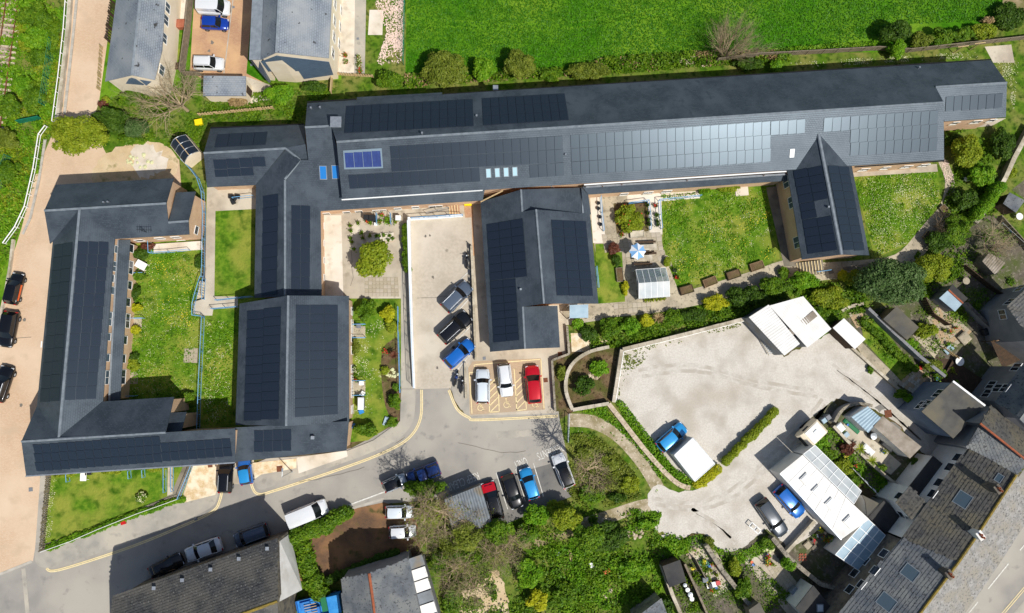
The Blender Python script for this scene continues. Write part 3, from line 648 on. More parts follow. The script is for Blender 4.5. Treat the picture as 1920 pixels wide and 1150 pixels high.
main = Building('long_flats', 'very long flats block with charcoal slate roof covered in solar panels', 'building', MAINR, 'brick_pink', 'slate_new')
for q, c, r in (
 (((649.2, 199.6), (886.6, 186.6), (888.4, 237), (645.3, 250.5)), 15, 3), (((903.5, 185.2), (1058.8, 176), (1066.6, 225.7), (906, 236)), 10, 3),
 (((730.8, 274), (1054.9, 254.7), (1056.5, 304.5), (734.5, 322.5)), 20, 2), (((653, 328), (898.5, 314), (901, 340.8), (655.7, 354.5)), 15, 1),
 (((992.2, 309.5), (1056.5, 305), (1058.8, 329.6), (993.5, 334)), 4, 1), (((1069, 253), (1443.6, 227.5), (1445, 303.5), (1072.5, 328.3)), 23, 3),
 (((1444.5, 227.5), (1508.7, 223.5), (1509.5, 249.9), (1445, 253.5)), 4, 1), (((1544.7, 221.2), (1593, 218), (1593.2, 244.6), (1543, 247.8)), 3, 1),
 (((1594, 218), (1758.6, 206.6), (1756.5, 283), (1594, 291.6)), 10, 3), (((1772, 181), (1879, 175.3), (1879, 202), (1773, 208.6)), 7, 1),
 (((407.8, 253), (502.3, 247.7), (498, 271.8), (401.8, 277.5)), 4, 1), (((400, 299.7), (496.6, 293), (498.7, 311.5), (402, 318)), 4, 1),
 (((402, 318.5), (474.5, 313.5), (476.5, 329), (404, 332.5)), 3, 1), (((494, 369), (522.6, 362.4), (519.5, 552), (490.3, 556)), 1, 8),
 (((546, 385), (582, 386), (580.7, 547), (545.4, 547)), 2, 6)): main.panels(q, c, r, PANEL)
main.panels(((646, 286.5), (713.7, 282.2), (715.8, 313), (647.8, 314.8)), 4, 1, PANEL_BLUE, gap=.03, th=.08)
bq = MB()
_T = [main.hit(*p)[0] for p in ((643.5, 283), (715.6, 278.5), (718.4, 315.8), (645.5, 318))]
bq.prism(_T, [v+Vector((0, 0, .06)) for v in _T]); bq.build('panel_frame', 'solar_frame', main.slopes[1])
for a, c in (((631, 266, 7.8), (1769.5, 192, 7.8)), ((572, 238.5, 6.7), (621, 236, 6.7)), ((1754, 163, 6.75), (1888, 155, 6.7)), ((382, 287, 5.2), (535, 278, 5.2)), ((534, 338, 4.75), (534, 555, 5)), ((563, 300, 5.3), (534, 336, 4.75)), ((535, 278, 5.2), (563, 300, 5.3))):
    main.ridge(a, c)
main.strip_on([(641, 375, 4.72), (905, 357, 4.72)], .14, .1, 'white_paint', 'gutter')
main.strip_on([(1095, 347, 4.72), (1474, 322, 4.72)], .14, .1, 'white_paint', 'gutter')
main.strip_on([(648, 374.5, 3.9), (900, 358, 3.9)], .22, .08, 'lead', 'flashing')
main.strip_on([(1098, 351, 3.78), (1474, 327, 3.78)], .22, .08, 'galvanised', 'flashing')
main.strip_on([(1602, 313.5, 4.72), (1770, 302, 4.72)], .14, .1, 'black_metal', 'gutter')
main.strip_on([(576, 192, 4.72), (668, 186.5, 4.72)], .12, .1, 'black_metal', 'gutter')
main.strip_on([(832, 177.5, 4.72), (1858, 112, 4.72)], .12, .1, 'black_metal', 'gutter')
main.strip_on([(395, 240, 3.1), (570, 233.5, 3.1)], .12, .1, 'black_metal', 'gutter')
for i, (x, y) in enumerate(((916, 325), (932.5, 324), (949, 323), (965.5, 322))): main.window(x, y, .62, 1.1, 'sky_pale', 'lead', 'rooflight')
for x, y in ((606, 324), (629, 323)): main.window(x, y, .85, 1.6, 'skylight_blue', 'lead', 'rooflight')
main.window(1485, 287.5, .55, 1.0, 'blind_white', 'white_paint', 'rooflight')
# windows in the sunny walls under the eaves
for x, y, w, h in ((612, 401, .9, 1), (650, 398.5, .9, 1), (673, 397, .9, 1), (712, 395.5, 1.7, 1.1), (746, 391.5, .9, 1), (779, 389, .9, 1), (817, 387.5, 1.7, 1.1), (608.5, 425, .8, 1), (608.5, 457, .8, 1), (608.5, 489, .8, 1), (608.5, 521, .8, 1),
                   (428, 358.5, .9, 1), (447, 357.5, .9, 1), (470, 357, 1.4, 1.4), (1170, 364, 1, 1), (1215, 361.5, 1.2, 1), (1250, 359, 1.2, 1), (1620, 318, 1.2, 1), (1660, 315, 1.0, 1), (1700, 312.5, 1.2, 1), (1740, 310, 1.2, 1),
                   (1790, 231, .9, .9), (1830, 228.5, 1.2, .9), (1862, 226, .9, .9)):
    main.window(x, y, w, h, sill=True)
for x, y in ((675, 378.7), (719, 376), (800, 370.5), (850, 367), (1130, 349.5), (1225, 343.3), (1302, 338.2), (1415, 330.6)):
    main.window(x, y, 1.3, .55, 'sky_glass')
for x, y in ((1129, 350), (1165, 347), (1287, 339.5), (1430, 330)):
    p, n = main.hit(x, y); MB().tube(p+n*.08+Vector((0, 0, .4)), p+n*.08-Vector((0, 0, .5)), .05).build('downpipe', 'rust', main.root)
# ventilation cowls, vents and the boiler box on the roofs
def lerp_px(a, c, t): return (a[0]+(c[0]-a[0])*t, a[1]+(c[1]-a[1])*t)
def cowl(B, px, py, w, h, m='galvanised', name='roof_vent'):
    p, n = B.hit(px, py); sl_ = B.nearest_slope(p)
    b = MB(); b.box(p-Vector((0, 0, .1)), w, w, h+.1); b.box(p+Vector((0, 0, h)), w*1.25, w*1.25, .08); b.build(name, m, sl_)
for x, y, w, h in ((632, 233, 1.0, .7), (584, 204, .16, .35), (601, 203, .16, .35), (893.5, 218, .16, .2), (1060, 291, .16, .25), (1722, 128, .14, .25), (792, 252, .16, .5), (929, 168, .5, .5)): cowl(main, x, y, w, h)
# television aerial and dish at the eave
def aerial(B, px, py, px2, py2, m='galvanised'):
    p, n = B.hit(px, py); b = MB(); t = p+Vector((0, 0, 1.6)); b.tube(p, t, .03)
    d = (U(px2, py2, t.z)-t); d.z = 0; d.normalize(); s_ = Vector((-d.y, d.x, 0))
    b.tube(t-d*.4, t+d*1.3, .025)
    for k in range(7): c = t+d*(-.3+k*.25); b.tube(c-s_*.32, c+s_*.32, .014, n=4)
    return b.build('aerial', m, B.root)
aerial(main, 1033, 352, 1040, 330)

# L shaped block on the left
LR = [
 [(104.4, 346.5, 4.6), (325.4, 334.3, 4.6), (311.8, 381.2, 6.75), (148.7, 392.2, 6.75), (83, 394.8, 6.75)],
 [(83, 394.8, 6.75), (148.7, 392.2, 6.75), (99, 452, 4.6), (93.4, 457, 4.5)],
 [(148.7, 392.2, 6.75), (311.8, 381.2, 6.75), (315.7, 417, 5.5), (353.5, 414.4, 5.5), (354.9, 439.7, 4.6), (215.3, 448.3, 4.6)],
 [(330, 361, 4.3), (366.6, 359.6, 4.3), (353.5, 414.4, 5.5), (315.7, 417, 5.5)],
 [(99, 452, 4.6), (148.7, 392.2, 6.75), (110, 820, 6.75), (69, 762, 4.6)],
 [(148.7, 392.2, 6.75), (215.3, 448.3, 4.6), (193, 753, 4.6), (110, 820, 6.75)],
 [(69, 762, 4.6), (110, 820, 6.75), (40, 828, 6.75)],
 [(193, 753, 4.6), (326, 744.5, 4.6), (319.6, 774, 5.7), (310.5, 811, 6.75), (110, 820, 6.75)],
 [(319.6, 774, 4.4), (349.7, 772.7, 4.4), (340, 809, 5.5), (310.5, 811, 5.5)],
 [(40, 828, 6.75), (110, 820, 6.75), (310.5, 811, 6.75), (441, 803.5, 6.6), (441, 866.5, 4.4), (48.7, 892, 4.4)],
 [(441, 802, 4.9), (654, 790, 4.9), (649.6, 844.7, 3.6), (441, 866.5, 3.6)],
 [(219, 450, 3.3), (244, 450, 2.7), (225, 753, 2.7), (203, 753, 3.3)],
]
Lb = Building('corner_flats', 'L shaped slate roofed flats beside the brick paved drive', 'building', LR, 'brick_pink', 'slate_new')
for q, c, r in ((((103, 460), (137, 454.3), (111.7, 751.8), (75, 755)), 2, 12), (((146.6, 452.7), (204.8, 453.5), (180, 748), (120.5, 751)), 3, 12),
                (((62.4, 833.5), (300, 817), (304, 866), (68, 883.7)), 15, 3), (((301, 830.4), (432, 821.3), (436, 855), (304, 865)), 8, 2),
                (((477, 807), (547, 804), (546, 845), (476, 848)), 4, 2)): Lb.panels(q, c, r, PANEL, th=.02 if c == 4 else .045)
for a, c in (((83, 394.8, 6.75), (311.8, 381.2, 6.75)), ((148.7, 392.2, 6.75), (110, 820, 6.75)), ((40, 828, 6.75), (310.5, 811, 6.75)), ((315.7, 417, 5.5), (353.5, 414.4, 5.5))): Lb.ridge(a, c)
Lb.strip_on([(221, 450, 3.38), (205, 753, 3.38)], .2, .08, 'lead', 'flashing')
Lb.strip_on([(48.7, 893, 4.32), (441, 867.5, 4.32)], .14, .1, 'galvanised', 'gutter')
for x, y, w in ((210, 520, .9), (208, 545, .9), (218, 468, .9), (206, 598, 1.6), (215, 500, 1.2), (203.5, 632, .9), (201.5, 671, .9), (200.5, 708, 1.6)):
    Lb.window(x, y, w, .9, 'sky_glass')
for x, y, w in ((246, 466, 1), (245, 502, 1.6), (243, 535, 1), (240, 567, 1), (239, 602, 1.7), (234, 638, 1), (231, 673, 1), (231, 707, 1.7), (262, 451, 1), (300, 447, 1), (330, 445, 1), (345, 452, 1), (368, 432, 1)):
    Lb.window(x, y, w, 1.05)
cowl(Lb, 196, 380, .14, .25); cowl(Lb, 204, 379.5, .14, .25); cowl(Lb, 588, 820, .3, .5); aerial(Lb, 275, 436, 305, 432, 'black_metal')
Lb.strip_on([(78, 652, 4.5), (79, 640, 4.5)], .1, .1, 'white_paint', 'gutter')

# big wide block in the middle
DR = [[(449, 569.6, 4.0), (540, 554.6, 6.9), (536, 799, 6.9), (441.6, 797, 4.0)], [(540, 554.6, 6.9), (654, 555, 4.0), (654.5, 792, 4.0), (536, 799, 6.9)]]
D = Building('wide_flats', 'broad gabled flats block with dark solar arrays on both slopes above small gardens', 'building', DR, 'brick_pink', 'slate_new')
D.panels(((464.4, 584.4), (527.9, 574.6), (523, 785.6), (457.5, 790.3)), 2, 12, PANEL); D.panels(((554.3, 571.8), (633.6, 571.8), (633.6, 777), (552.4, 782.8)), 3, 12, PANEL)
D.ridge((540, 554.6, 6.9), (536, 799, 6.9))
for y in (584, 612, 634, 657, 692, 716, 738, 768): D.window(659.5, y, 1.0 if y not in (612, 716) else 1.6, 1.0, sill=True)

# short wing beside the ramp
CR = [[(901, 379, 2.5), (976.6, 355.7, 4.8), (979, 397.4, 4.8), (1005, 393, 5.6), (1019.7, 569.6, 5.6), (980, 575.3, 4.4), (984, 654.4, 4.4), (918.7, 660, 2.5)],
      [(1005, 393, 5.6), (1092.7, 400, 3.0), (1106, 400, 2.5), (1122, 569.6, 2.5), (1019.7, 569.6, 5.6)],
      [(976.6, 355.7, 4.8), (1090, 352, 2.9), (1093, 400, 2.9), (979, 397.4, 4.8)],
      [(980, 575.3, 4.4), (1045.3, 573.5, 2.6), (1050, 651.8, 2.6), (984, 654.4, 4.4)],
      [(1090, 351.5, 3.4), (1103, 364, 2.9), (1108, 402, 2.6), (1094, 402, 2.9)]]
C = Building('ramp_wing', 'single storey slate roofed wing between the car ramp and the greenhouse garden', 'building', CR, 'brick_pink', 'slate_new')
for q, c, r in ((((912.6, 421), (980.5, 409.7), (988.8, 518.8), (919, 527)), 3, 7), (((919, 527.5), (967, 522.5), (974, 638), (925.8, 643)), 2, 8), (((1032.7, 412.3), (1098, 415), (1111.8, 555.7), (1043.5, 554.4)), 3, 9)): C.panels(q, c, r, PANEL)
for a, c in (((1005, 393, 5.6), (1019.7, 569.6, 5.6)), ((980, 575.3, 4.4), (984, 654.4, 4.4)), ((976.6, 355.7, 4.8), (979, 397.4, 4.8))): C.ridge(a, c)
C.strip_on([(901, 379, 2.56), (943, 358, 3.7)], .14, .1, 'timber_pale', 'verge_board'); C.strip_on([(1090, 352, 2.95), (1093, 400, 2.95)], .16, .1, 'lead', 'flashing')
cowl(C, 976, 543, .18, .25)
b = MB(); P = UU([(1068, 572, 2.3), (1103, 571, 2.3), (1103, 596, 2.0), (1068, 597, 2.0)]); b.prism([p-Vector((0, 0, .06)) for p in P], P)
po = thing('porch_canopy', 'flat glazed porch canopy on thin posts outside the ramp wing', 'canopy', Vector((P[2].x-.3, P[2].y, 0)))
b.build('canopy_sheet', 'conserv_glass', po)
for p in P: MB().tube((p.x*.998+.0, p.y, 0), (p.x*.998, p.y, p.z-.06), .05).build('post', 'white_paint', po)

# gabled wing on the right with a tall hip against the long block
ER = [[(1535, 251.5, 6.6), (1578.2, 477.6, 6.2), (1503.7, 486.8, 4.0), (1475.4, 316.3, 4.2)], [(1535, 251.5, 6.6), (1597.4, 312.4, 4.5), (1630, 478.8, 4.0), (1578.2, 477.6, 6.2)]]
E = Building('garden_wing', 'steep gabled slate wing standing between the court lawn and the flower meadow', 'building', ER, 'brick_pink', 'slate_new')
for q, c, r in ((((1487, 320), (1541, 311), (1553, 373), (1499, 382)), 2, 4), (((1499, 382.5), (1527, 377.8), (1532.6, 408), (1504.5, 412.5)), 1, 2), (((1504.5, 413), (1558.5, 405), (1570.6, 469), (1515, 476.7)), 2, 4), (((1551, 310), (1590.4, 313.3), (1620.8, 470.6), (1581.3, 469)), 2, 10)): E.panels(q, c, r, PANEL)
E.ridge((1535, 251.5, 6.6), (1578.2, 477.6, 6.2), w=.4)
for x, y, w in ((1474, 342, 1.4), (1484, 380, 1.4), (1494, 455, 1.4)): E.window(x, y, w, 1.5, 'sky_glass')
cowl(E, 1552, 389, .16, .25)

# ================================================================ the neighbours
GR = [[(475.7, -60, 6.4), (496, -60, 6.6), (488.7, 112, 6.6), (467, 112, 6.4)], [(497, -60, 6.7), (525, -60, 9.0), (517.4, 98.6, 9.0), (488.7, 112, 6.7)], [(525, -60, 9.0), (625, -60, 6.5), (616.6, 109, 6.5), (517.4, 98.6, 9.0)]]
Gb = Building('slate_hung_house', 'tall house with pale grey slate roof and blue grey slate hung gable', 'building', GR, 'render_cream', ['lead', 'slate_grey', 'slate_grey'], overhang=.2)
Gb.ridge((525, -60, 9), (517.4, 98.6, 9), 'lead')
def clad(B, pts, m, name, off=.05):
    H = [B.hit(x, y) for x, y in pts]; n = sum((h[1] for h in H), Vector()).normalized()
    b = MB(); b.prism([h[0]-n*.01 for h in H], [h[0]+n*off for h in H]); return b.build(name, m, B.root)
clad(Gb, [(474, 116), (489, 117), (503, 134), (560, 133), (570, 148), (625, 140), (617, 116), (519, 104), (489, 115)][2:], 'slate_hung', 'slate_cladding')
clad(Gb, [(470, 114), (487, 115), (508, 152), (505, 156)], 'slate_hung', 'slate_cladding')
for k, (x, y) in enumerate(((628, 8), (627, 40), (626, 70), (624, 100), (640, 22), (638, 52), (636, 84))): Gb.window(x, y, 1.2, 1.4, 'sky_glass')
IR = [[(226, -60, 4.8), (268, -60, 7.0), (246.6, 141, 7.0), (197, 152.6, 4.8)], [(268, -60, 7.0), (313, -60, 4.8), (304, 94, 4.8), (290, 150, 4.8), (246.6, 141, 7.0)]]
Ib = Building('grey_roofed_house', 'long house with worn grey slate roof beside the access road', 'building', IR, 'render_cream', 'slate_grey', overhang=.2)
clad(Ib, [(205, 154), (247, 146), (284, 153), (275, 160), (240, 157)], 'slate_hung', 'slate_cladding')
Ib.ridge((268, -60, 7), (246.6, 141, 7), 'lead')
for x, y in ((314, 15), (311, 38), (308, 72), (303, 132)): Ib.window(x, y, 1.2, 1.3, 'sky_glass')
JR = [[(381.7, 142, 2.9), (461, 143, 2.9), (461, 180, 2.3), (380.5, 180, 2.3)]]
Jb = Building('slate_outbuilding', 'low outbuilding with lichened slate roof beside the red brick car park', 'outbuilding', JR, 'render_cream', 'slate_grey', overhang=.12)
Jb.window(467, 172, .9, 1.9, 'timber_dark', 'timber_dark', 'door')
kt = thing('garden_shelter', 'small arched shelter with glazed dark roof beside the curved railing', 'shelter', U(346, 282))
A0, A1, B0, B1 = [U(*p, 2.0) for p in ((348, 253), (373, 284), (320, 273), (346, 306))]; arc = []
for i in range(7): w_ = i/6; dz = Vector((0, 0, .75*math.sin(math.pi*w_))); arc.append((A0.lerp(B0, w_)+dz, A1.lerp(B1, w_)+dz))
for i in range(6):
    for k in range(3):
        g_ = lambda e, u: arc[e][0].lerp(arc[e][1], u); q = [g_(i, (k+.03)/3), g_(i, (k+.97)/3), g_(i+1, (k+.97)/3), g_(i+1, (k+.03)/3)]
        nn = (q[1]-q[0]).cross(q[2]-q[0]).normalized()*.015; q = q if nn.z > 0 else q[::-1]; nn = nn if nn.z > 0 else -nn
        MB().prism([p-nn for p in q], [p+nn for p in q]).build('roof_pane', 'solar_glass', kt)
for k in range(4):
    rb = MB()
    for i in range(6): rb.tube(arc[i][0].lerp(arc[i][1], k/3), arc[i+1][0].lerp(arc[i+1][1], k/3), .05, n=5)
    rb.build('rib', 'galvanised', kt)
MB().tube(arc[3][0], arc[3][1], .05, n=5).build('ridge_bar', 'timber_pale', kt)
for e in (0, 1):
    ring_ = [a_[e] for a_ in arc]; gnd = [Vector((ring_[-1].x, ring_[-1].y, -.1)), Vector((ring_[0].x, ring_[0].y, -.1))]; off = (arc[0][1]-arc[0][0]).normalized()*.06*(1 if e else -1)
    MB().prism(ring_+gnd, [p+off for p in ring_+gnd]).build('end_wall', 'render_cream', kt)
for e in (0, 6): p, q = arc[e]; MB().bar(Vector((p.x, p.y, -.1)), Vector((q.x, q.y, -.1)), .08, 2.1).build('side_wall', 'render_cream', kt)
# slates as separate pieces over a slope
def slates(B, ri, w, h, m, seed=1, jitter=.02, clip=True):
    sl_ = B.slopes[ri]; me = sl_.data; o = wloc(sl_); rs = random.Random(seed)
    top = [p for p in me.polygons if p.normal.z > .3]; top = max(top, key=lambda p: p.area); n = top.normal.copy()
    pts = [me.vertices[i].co+o for i in top.vertices]
    u = Vector((-n.y, n.x, 0)).normalized(); v = n.cross(u)
    if v.z < 0: v = -v; u = -u
    c0 = pts[0]; uv = [((p-c0).dot(u), (p-c0).dot(v)) for p in pts]
    def inside(x, y):
        r = False; k = len(uv)
        for i in range(k):
            (x1, y1), (x2, y2) = uv[i], uv[i-1]
            if (y1 > y) != (y2 > y) and x < (x2-x1)*(y-y1)/(y2-y1)+x1: r = not r
        return r
    b = MB(); x0, x1 = min(a for a, _ in uv), max(a for a, _ in uv); y0, y1 = min(a for _, a in uv), max(a for _, a in uv)
    j = 0; y = y0
    while y < y1:
        x = x0-(w/2 if j % 2 else 0)-rs.random()*.05
        while x < x1:
            ww = w*rs.uniform(.85, 1.1)
            if inside(x+ww/2, y+h/2):
                l = .05+rs.uniform(-jitter, jitter)*.5; t = rs.uniform(-.01, .01); e = rs.uniform(0, .03)
                a = c0+u*(x+.008)+v*(y-e-.02); bb = c0+u*(x+ww-.008)+v*(y-e-.02); c = c0+u*(x+ww-.008)+v*(y+h); d = c0+u*(x+.008)+v*(y+h)
                b.add([a+n*(l+t), bb+n*(l-t), c+n*.014, d+n*.014, a, bb], [(0, 1, 2, 3), (4, 5, 1, 0)])
            x += ww
        y += h; j += 1
    s_ = b.build('slates', m, sl_, uv=False); stuff(s_); return s_
# big rough slate roof by the road at the bottom
BR_ = [[(210, 1119.6, 7.0), (520, 1010, 7.0), (520, 1128, 10.0), (200, 1242, 10.0)], [(520, 1128, 10.0), (528, 1240, 7.0), (205, 1360, 7.0), (200, 1242, 10.0)]]
Bb = Building('rough_slate_building', 'big roadside building with mottled rough slate roof and white gable', 'building', BR_, 'stone_dark', 'slate_rough', overhang=.35)
slates(Bb, 0, .36, .3, 'slate_rough', 3); clad(Bb, [(524, 1015), (544, 1000), (566, 1106), (524, 1128)], 'render_white', 'white_gable')
Bb.ridge((520, 1128, 10), (200, 1242, 10), 'moss_tile', .35)
for x, y in ((290, 1102), (343, 1087), (396, 1067), (449, 1047), (502, 1028)): cowl(Bb, x, y, .3, .18)
# slate building with terracotta ridge
MR_ = [[(639, 1086, 5.0), (692, 1075.5, 6.6), (709, 1160, 6.6), (712, 1220, 6.6), (655, 1230, 5.0)], [(692, 1075.5, 6.6), (764, 1048, 4.6), (800, 1200, 4.6), (712, 1220, 6.6), (709, 1160, 6.6)]]
Mb = Building('terracotta_ridge_building', 'slate roofed building with orange terracotta ridge next to blue lorry', 'building', MR_, 'render_grey', 'slate_bluegrey', overhang=.12)
slates(Mb, 0, .3, .24, 'slate_bluegrey', 4); slates(Mb, 1, .3, .24, 'slate_bluegrey', 5)
Mb.ridge((692, 1075.5, 6.62), (712, 1220, 6.62), 'ridge_terracotta', .32)
wf = thing('sheet_roof_store', 'narrow store roofed with pale corrugated sheets along the slate building', 'outbuilding', U(795, 1100))
for k in range(6):
    y0, y1 = 1042+k*22, 1062+k*22; x0 = 764+k*5.6; P = UU([(x0, y0+7, 3.0), (x0+27, y0-2, 2.7), (x0+33, y1-3, 2.7), (x0+5, y1+7, 3.0)])
    MB().prism([p-Vector((0, 0, .05)) for p in P], P).build('roof_sheet', 'sheet_white' if k % 3 else 'sheet_grey', wf)
P = UU([(766, 1056, 2.9), (792, 1048, 2.6), (824, 1160, 2.6), (798, 1168, 2.9)]); MB().prism([Vector((p.x, p.y, -.1)) for p in P], [p-Vector((0, 0, .1)) for p in P]).build('wall', 'render_grey', wf)
# corrugated iron shed roofs: one ribbed sheet per shed slope
def corrugated(name, quad, m, parent, pitch=.3, amp=.03, along=True):
    if m == 'sheet_white': amp = .012
    a, b_, c, d = UU(quad); n = max(4, int((b_-a).length/pitch)*4); bb = MB(); T = []; Bo = []
    for i in range(n+1):
        t = i/n; z = Vector((0, 0, amp*math.sin(t*n/4*2*math.pi))); T.append(a.lerp(b_, t)+z); Bo.append(d.lerp(c, t)+z)
    bb.add(T+Bo, [(i, n+1+i, n+2+i, i+1) for i in range(n)])
    k = len(bb.v); dn = Vector((0, 0, -.06))
    bb.add([v+dn for v in T+Bo], [(i, i+1, n+2+i, n+1+i) for i in range(n)])
    bb.add([T[0], T[-1], T[-1]+dn, T[0]+dn, Bo[0], Bo[-1], Bo[-1]+dn, Bo[0]+dn], [(0, 1, 2, 3), (7, 6, 5, 4), (0, 3, 7, 4), (1, 5, 6, 2)])
    return bb.build(name, m, parent)
def shed(name, label, quads, mats, wallm, cat='shed', group=None, inset=.08, ribbed=True, pitch=.3, drop=.08):
    allp = [p for q in quads for p in q]; base = base_of([U(p[0], p[1], p[2]) for p in allp]); base.z = 0
    t = thing(name, label, cat, base, group)
    for q, m in zip(quads, mats):
        if ribbed: corrugated('roof_sheet', q, m, t, pitch)
        else:
            P = UU(q); n = (P[1]-P[0]).cross(P[2]-P[0])
            if n.z < 0: P.reverse()
            MB().prism([p-Vector((0, 0, .06)) for p in P], P).build('roof_sheet', m, t)
        P = UU(q); n = (P[1]-P[0]).cross(P[2]-P[0])
        if n.z < 0: P.reverse()
        qi = plan_inset(P, [inset]*4)
        MB().prism([Vector((v.x, v.y, -.1)) for v in qi], [Vector((v.x, v.y, p.z-drop)) for v, p in zip(qi, P)]).build('wall', wallm, t)
    return t
shed('corrugated_garage', 'rusting corrugated iron garage with cars parked alongside', [[(833, 937, 2.9), (901, 910, 2.9), (923, 983, 2.6), (852, 1010, 2.6)]], ['sheet_grey'], 'sheet_grey')
shed('white_barn', 'large white corrugated barn with two roof halves at the edge of the yard', [[(1441, 571.5, 4.0), (1500, 645, 4.0), (1471, 667, 3.2), (1404, 595, 3.2)], [(1442.5, 573.5, 4.0), (1506, 555.7, 3.2), (1559, 617, 3.2), (1514, 652, 4.0)]], ['sheet_white', 'sheet_white'], 'sheet_grey')
P = UU([(1480, 622, 3.86), (1527, 590, 3.4), (1531, 596, 3.4), (1486, 630, 3.86)])
corrugated('patched_sheet', [(1479, 618, 3.92), (1525, 583, 3.36), (1533, 593, 3.36), (1487, 629, 3.92)], 'asbestos', bpy.data.objects['white_barn'])
shed('white_store', 'small white flat roofed store beside the long narrow garden', [[(1582.5, 597, 2.5), (1623, 636, 2.5), (1603, 655, 2.3), (1561.5, 615, 2.3)]], ['sheet_white'], 'timber_dark', ribbed=False)
shed('felt_shed', 'grey felt roofed shed behind the long narrow garden wall', [[(1681, 575, 2.4), (1723, 614, 2.4), (1701, 638, 2.1), (1656, 598.6, 2.1)]], ['felt_roof'], 'timber_grey', ribbed=False)
shed('blue_grey_shed', 'small two sloped shed with orange ridge on stone patio', [[(1778, 544, 2.7), (1805, 569, 2.7), (1790.6, 584.5, 2.1), (1761, 559.5, 2.1)], [(1778, 544, 2.7), (1805, 569, 2.7), (1815, 560, 2.1), (1786, 533, 2.1)]], ['sheet_blue', 'felt_dark'], 'render_grey', ribbed=False)
_t = bpy.data.objects['blue_grey_shed']; MB().bar(U(1778, 544, 2.7), U(1805, 569, 2.7), .2, .1).build('ridge_cap', 'ridge_terracotta', _t)
shed('dark_felt_shed', 'dark slate roofed shed under the tall conifer hedge', [[(1893, 361, 2.5), (1922, 376, 2.5), (1905, 399, 2.1), (1881, 382, 2.1)]], ['slate_bluegrey'], 'timber_dark', ribbed=False)
shed('tumbledown_shed', 'tumbledown shed with streaked white sheet roof among bare branches', [[(1855, 473.7, 2.2), (1885.6, 493.5, 2.0), (1866, 516, 1.8), (1841.5, 490, 2.0)]], ['asbestos'], 'timber_grey')
shed('blue_roofed_shed', 'shed with pale blue sheet roof where the lane bends', [[(1627, 762, 2.8), (1652, 784, 2.8), (1628, 812, 2.3), (1596, 782, 2.3)]], ['sheet_blue'], 'render_white')
shed('asbestos_garage', 'long garage with weathered flat asbestos roof beside the lane', [[(1655, 780, 2.8), (1728, 838, 2.8), (1706, 860, 2.6), (1638, 800, 2.6)]], ['asbestos'], 'render_white', ribbed=False)
shed('black_felt_shed', 'black felt roofed shed beside water barrels', [[(1242, 1062, 2.5), (1275, 1050, 2.5), (1287, 1090, 2.2), (1255, 1102, 2.2)]], ['felt_dark'], 'timber_dark', ribbed=False)
shed('stone_lean_to', 'slate lean-to roof at the bottom of the wild garden', [[(1190, 1160, 3.2), (1240, 1122, 3.2), (1262, 1180, 2.6), (1200, 1200, 2.6)]], ['slate_bluegrey'], 'stone', ribbed=False)
shed('corner_shed', 'small grey felted shed roof behind the rear garden wall', [[(1404, 1144, 2.4), (1424, 1130, 2.4), (1440, 1160, 2.1), (1412, 1170, 2.1)]], ['felt_roof'], 'timber_grey', ribbed=False)
# white flat roofed building with conservatories
WR = [[(1505, 853, 3.4), (1600, 946, 3.4), (1630, 974, 3.4), (1577, 1012, 3.4), (1462, 888, 3.4)]]
Wb = Building('white_workshop', 'long white flat roofed workshop with four rooflights beside parked cars', 'building', WR, 'render_white', 'sheet_white', overhang=.05)
for x, y in ((1511, 899), (1533, 921), (1558, 945), (1592, 978)):
    p, n = Wb.hit(x, y); d = (U(1577, 1012, 3.4)-U(1462, 888, 3.4)); a = math.atan2(d.y, d.x)
    b = MB(); b.box(p, 1.15, 1.15, .2, a); b.build('rooflight_kerb', 'sheet_white', Wb.slopes[0]); MB().box(p+Vector((0, 0, .2)), .95, .95, .06, a).build('rooflight_dome', 'blind_white', Wb.slopes[0])
for k in range(1, 7):
    a_, c_ = lerp_px((1505, 853), (1600, 946), k/7), lerp_px((1462, 888), (1577, 1012), k/7)
    MB().bar(U(*a_, 3.4), U(*c_, 3.4), .09, .03).build('roof_seam', 'sheet_white', Wb.slopes[0])
Wb.strip_on([(1462, 888, 3.36), (1577, 1012, 3.36)], .14, .1, 'galvanised', 'gutter')
def glazed(name, label, quad, cols, rows, z_wall, m='conserv_glass', frame='white_paint', bars=.07):
    P = UU(quad); base = base_of(P); base.z = 0; t = thing(name, label, 'conservatory', base)
    T = [Vector(p) for p in P]
    g = lambda u, v: T[0]*(1-u)*(1-v)+T[1]*u*(1-v)+T[2]*u*v+T[3]*(1-u)*v
    for j in range(rows):
        for i in range(cols):
            e = .012; q = [g((i+e)/cols, (j+e)/rows), g((i+1-e)/cols, (j+e)/rows), g((i+1-e)/cols, (j+1-e)/rows), g((i+e)/cols, (j+1-e)/rows)]
            n = (q[1]-q[0]).cross(q[2]-q[0])
            if n.z < 0: q.reverse()
            MB().prism([p-Vector((0, 0, .03)) for p in q], q).build('pane', m, t)
    up = Vector((0, 0, .0))
    for i in range(cols+1): MB().bar(g(i/cols, 0)-Vector((0, 0, .04)), g(i/cols, 1)-Vector((0, 0, .04)), bars, .09).build('glazing_bar', frame, t)
    for j in range(rows+1): MB().bar(g(0, j/rows)-Vector((0, 0, .05)), g(1, j/rows)-Vector((0, 0, .05)), bars, .09).build('glazing_bar', frame, t)
    n = (T[1]-T[0]).cross(T[2]-T[0])
    if n.z < 0: T.reverse()
    qi = plan_inset(T, [.06]*4)
    MB().prism([Vector((v.x, v.y, -.1)) for v in qi], [Vector((v.x, v.y, p.z-.12)) for v, p in zip(qi, T)]).build('wall', 'render_white', t)
    return t
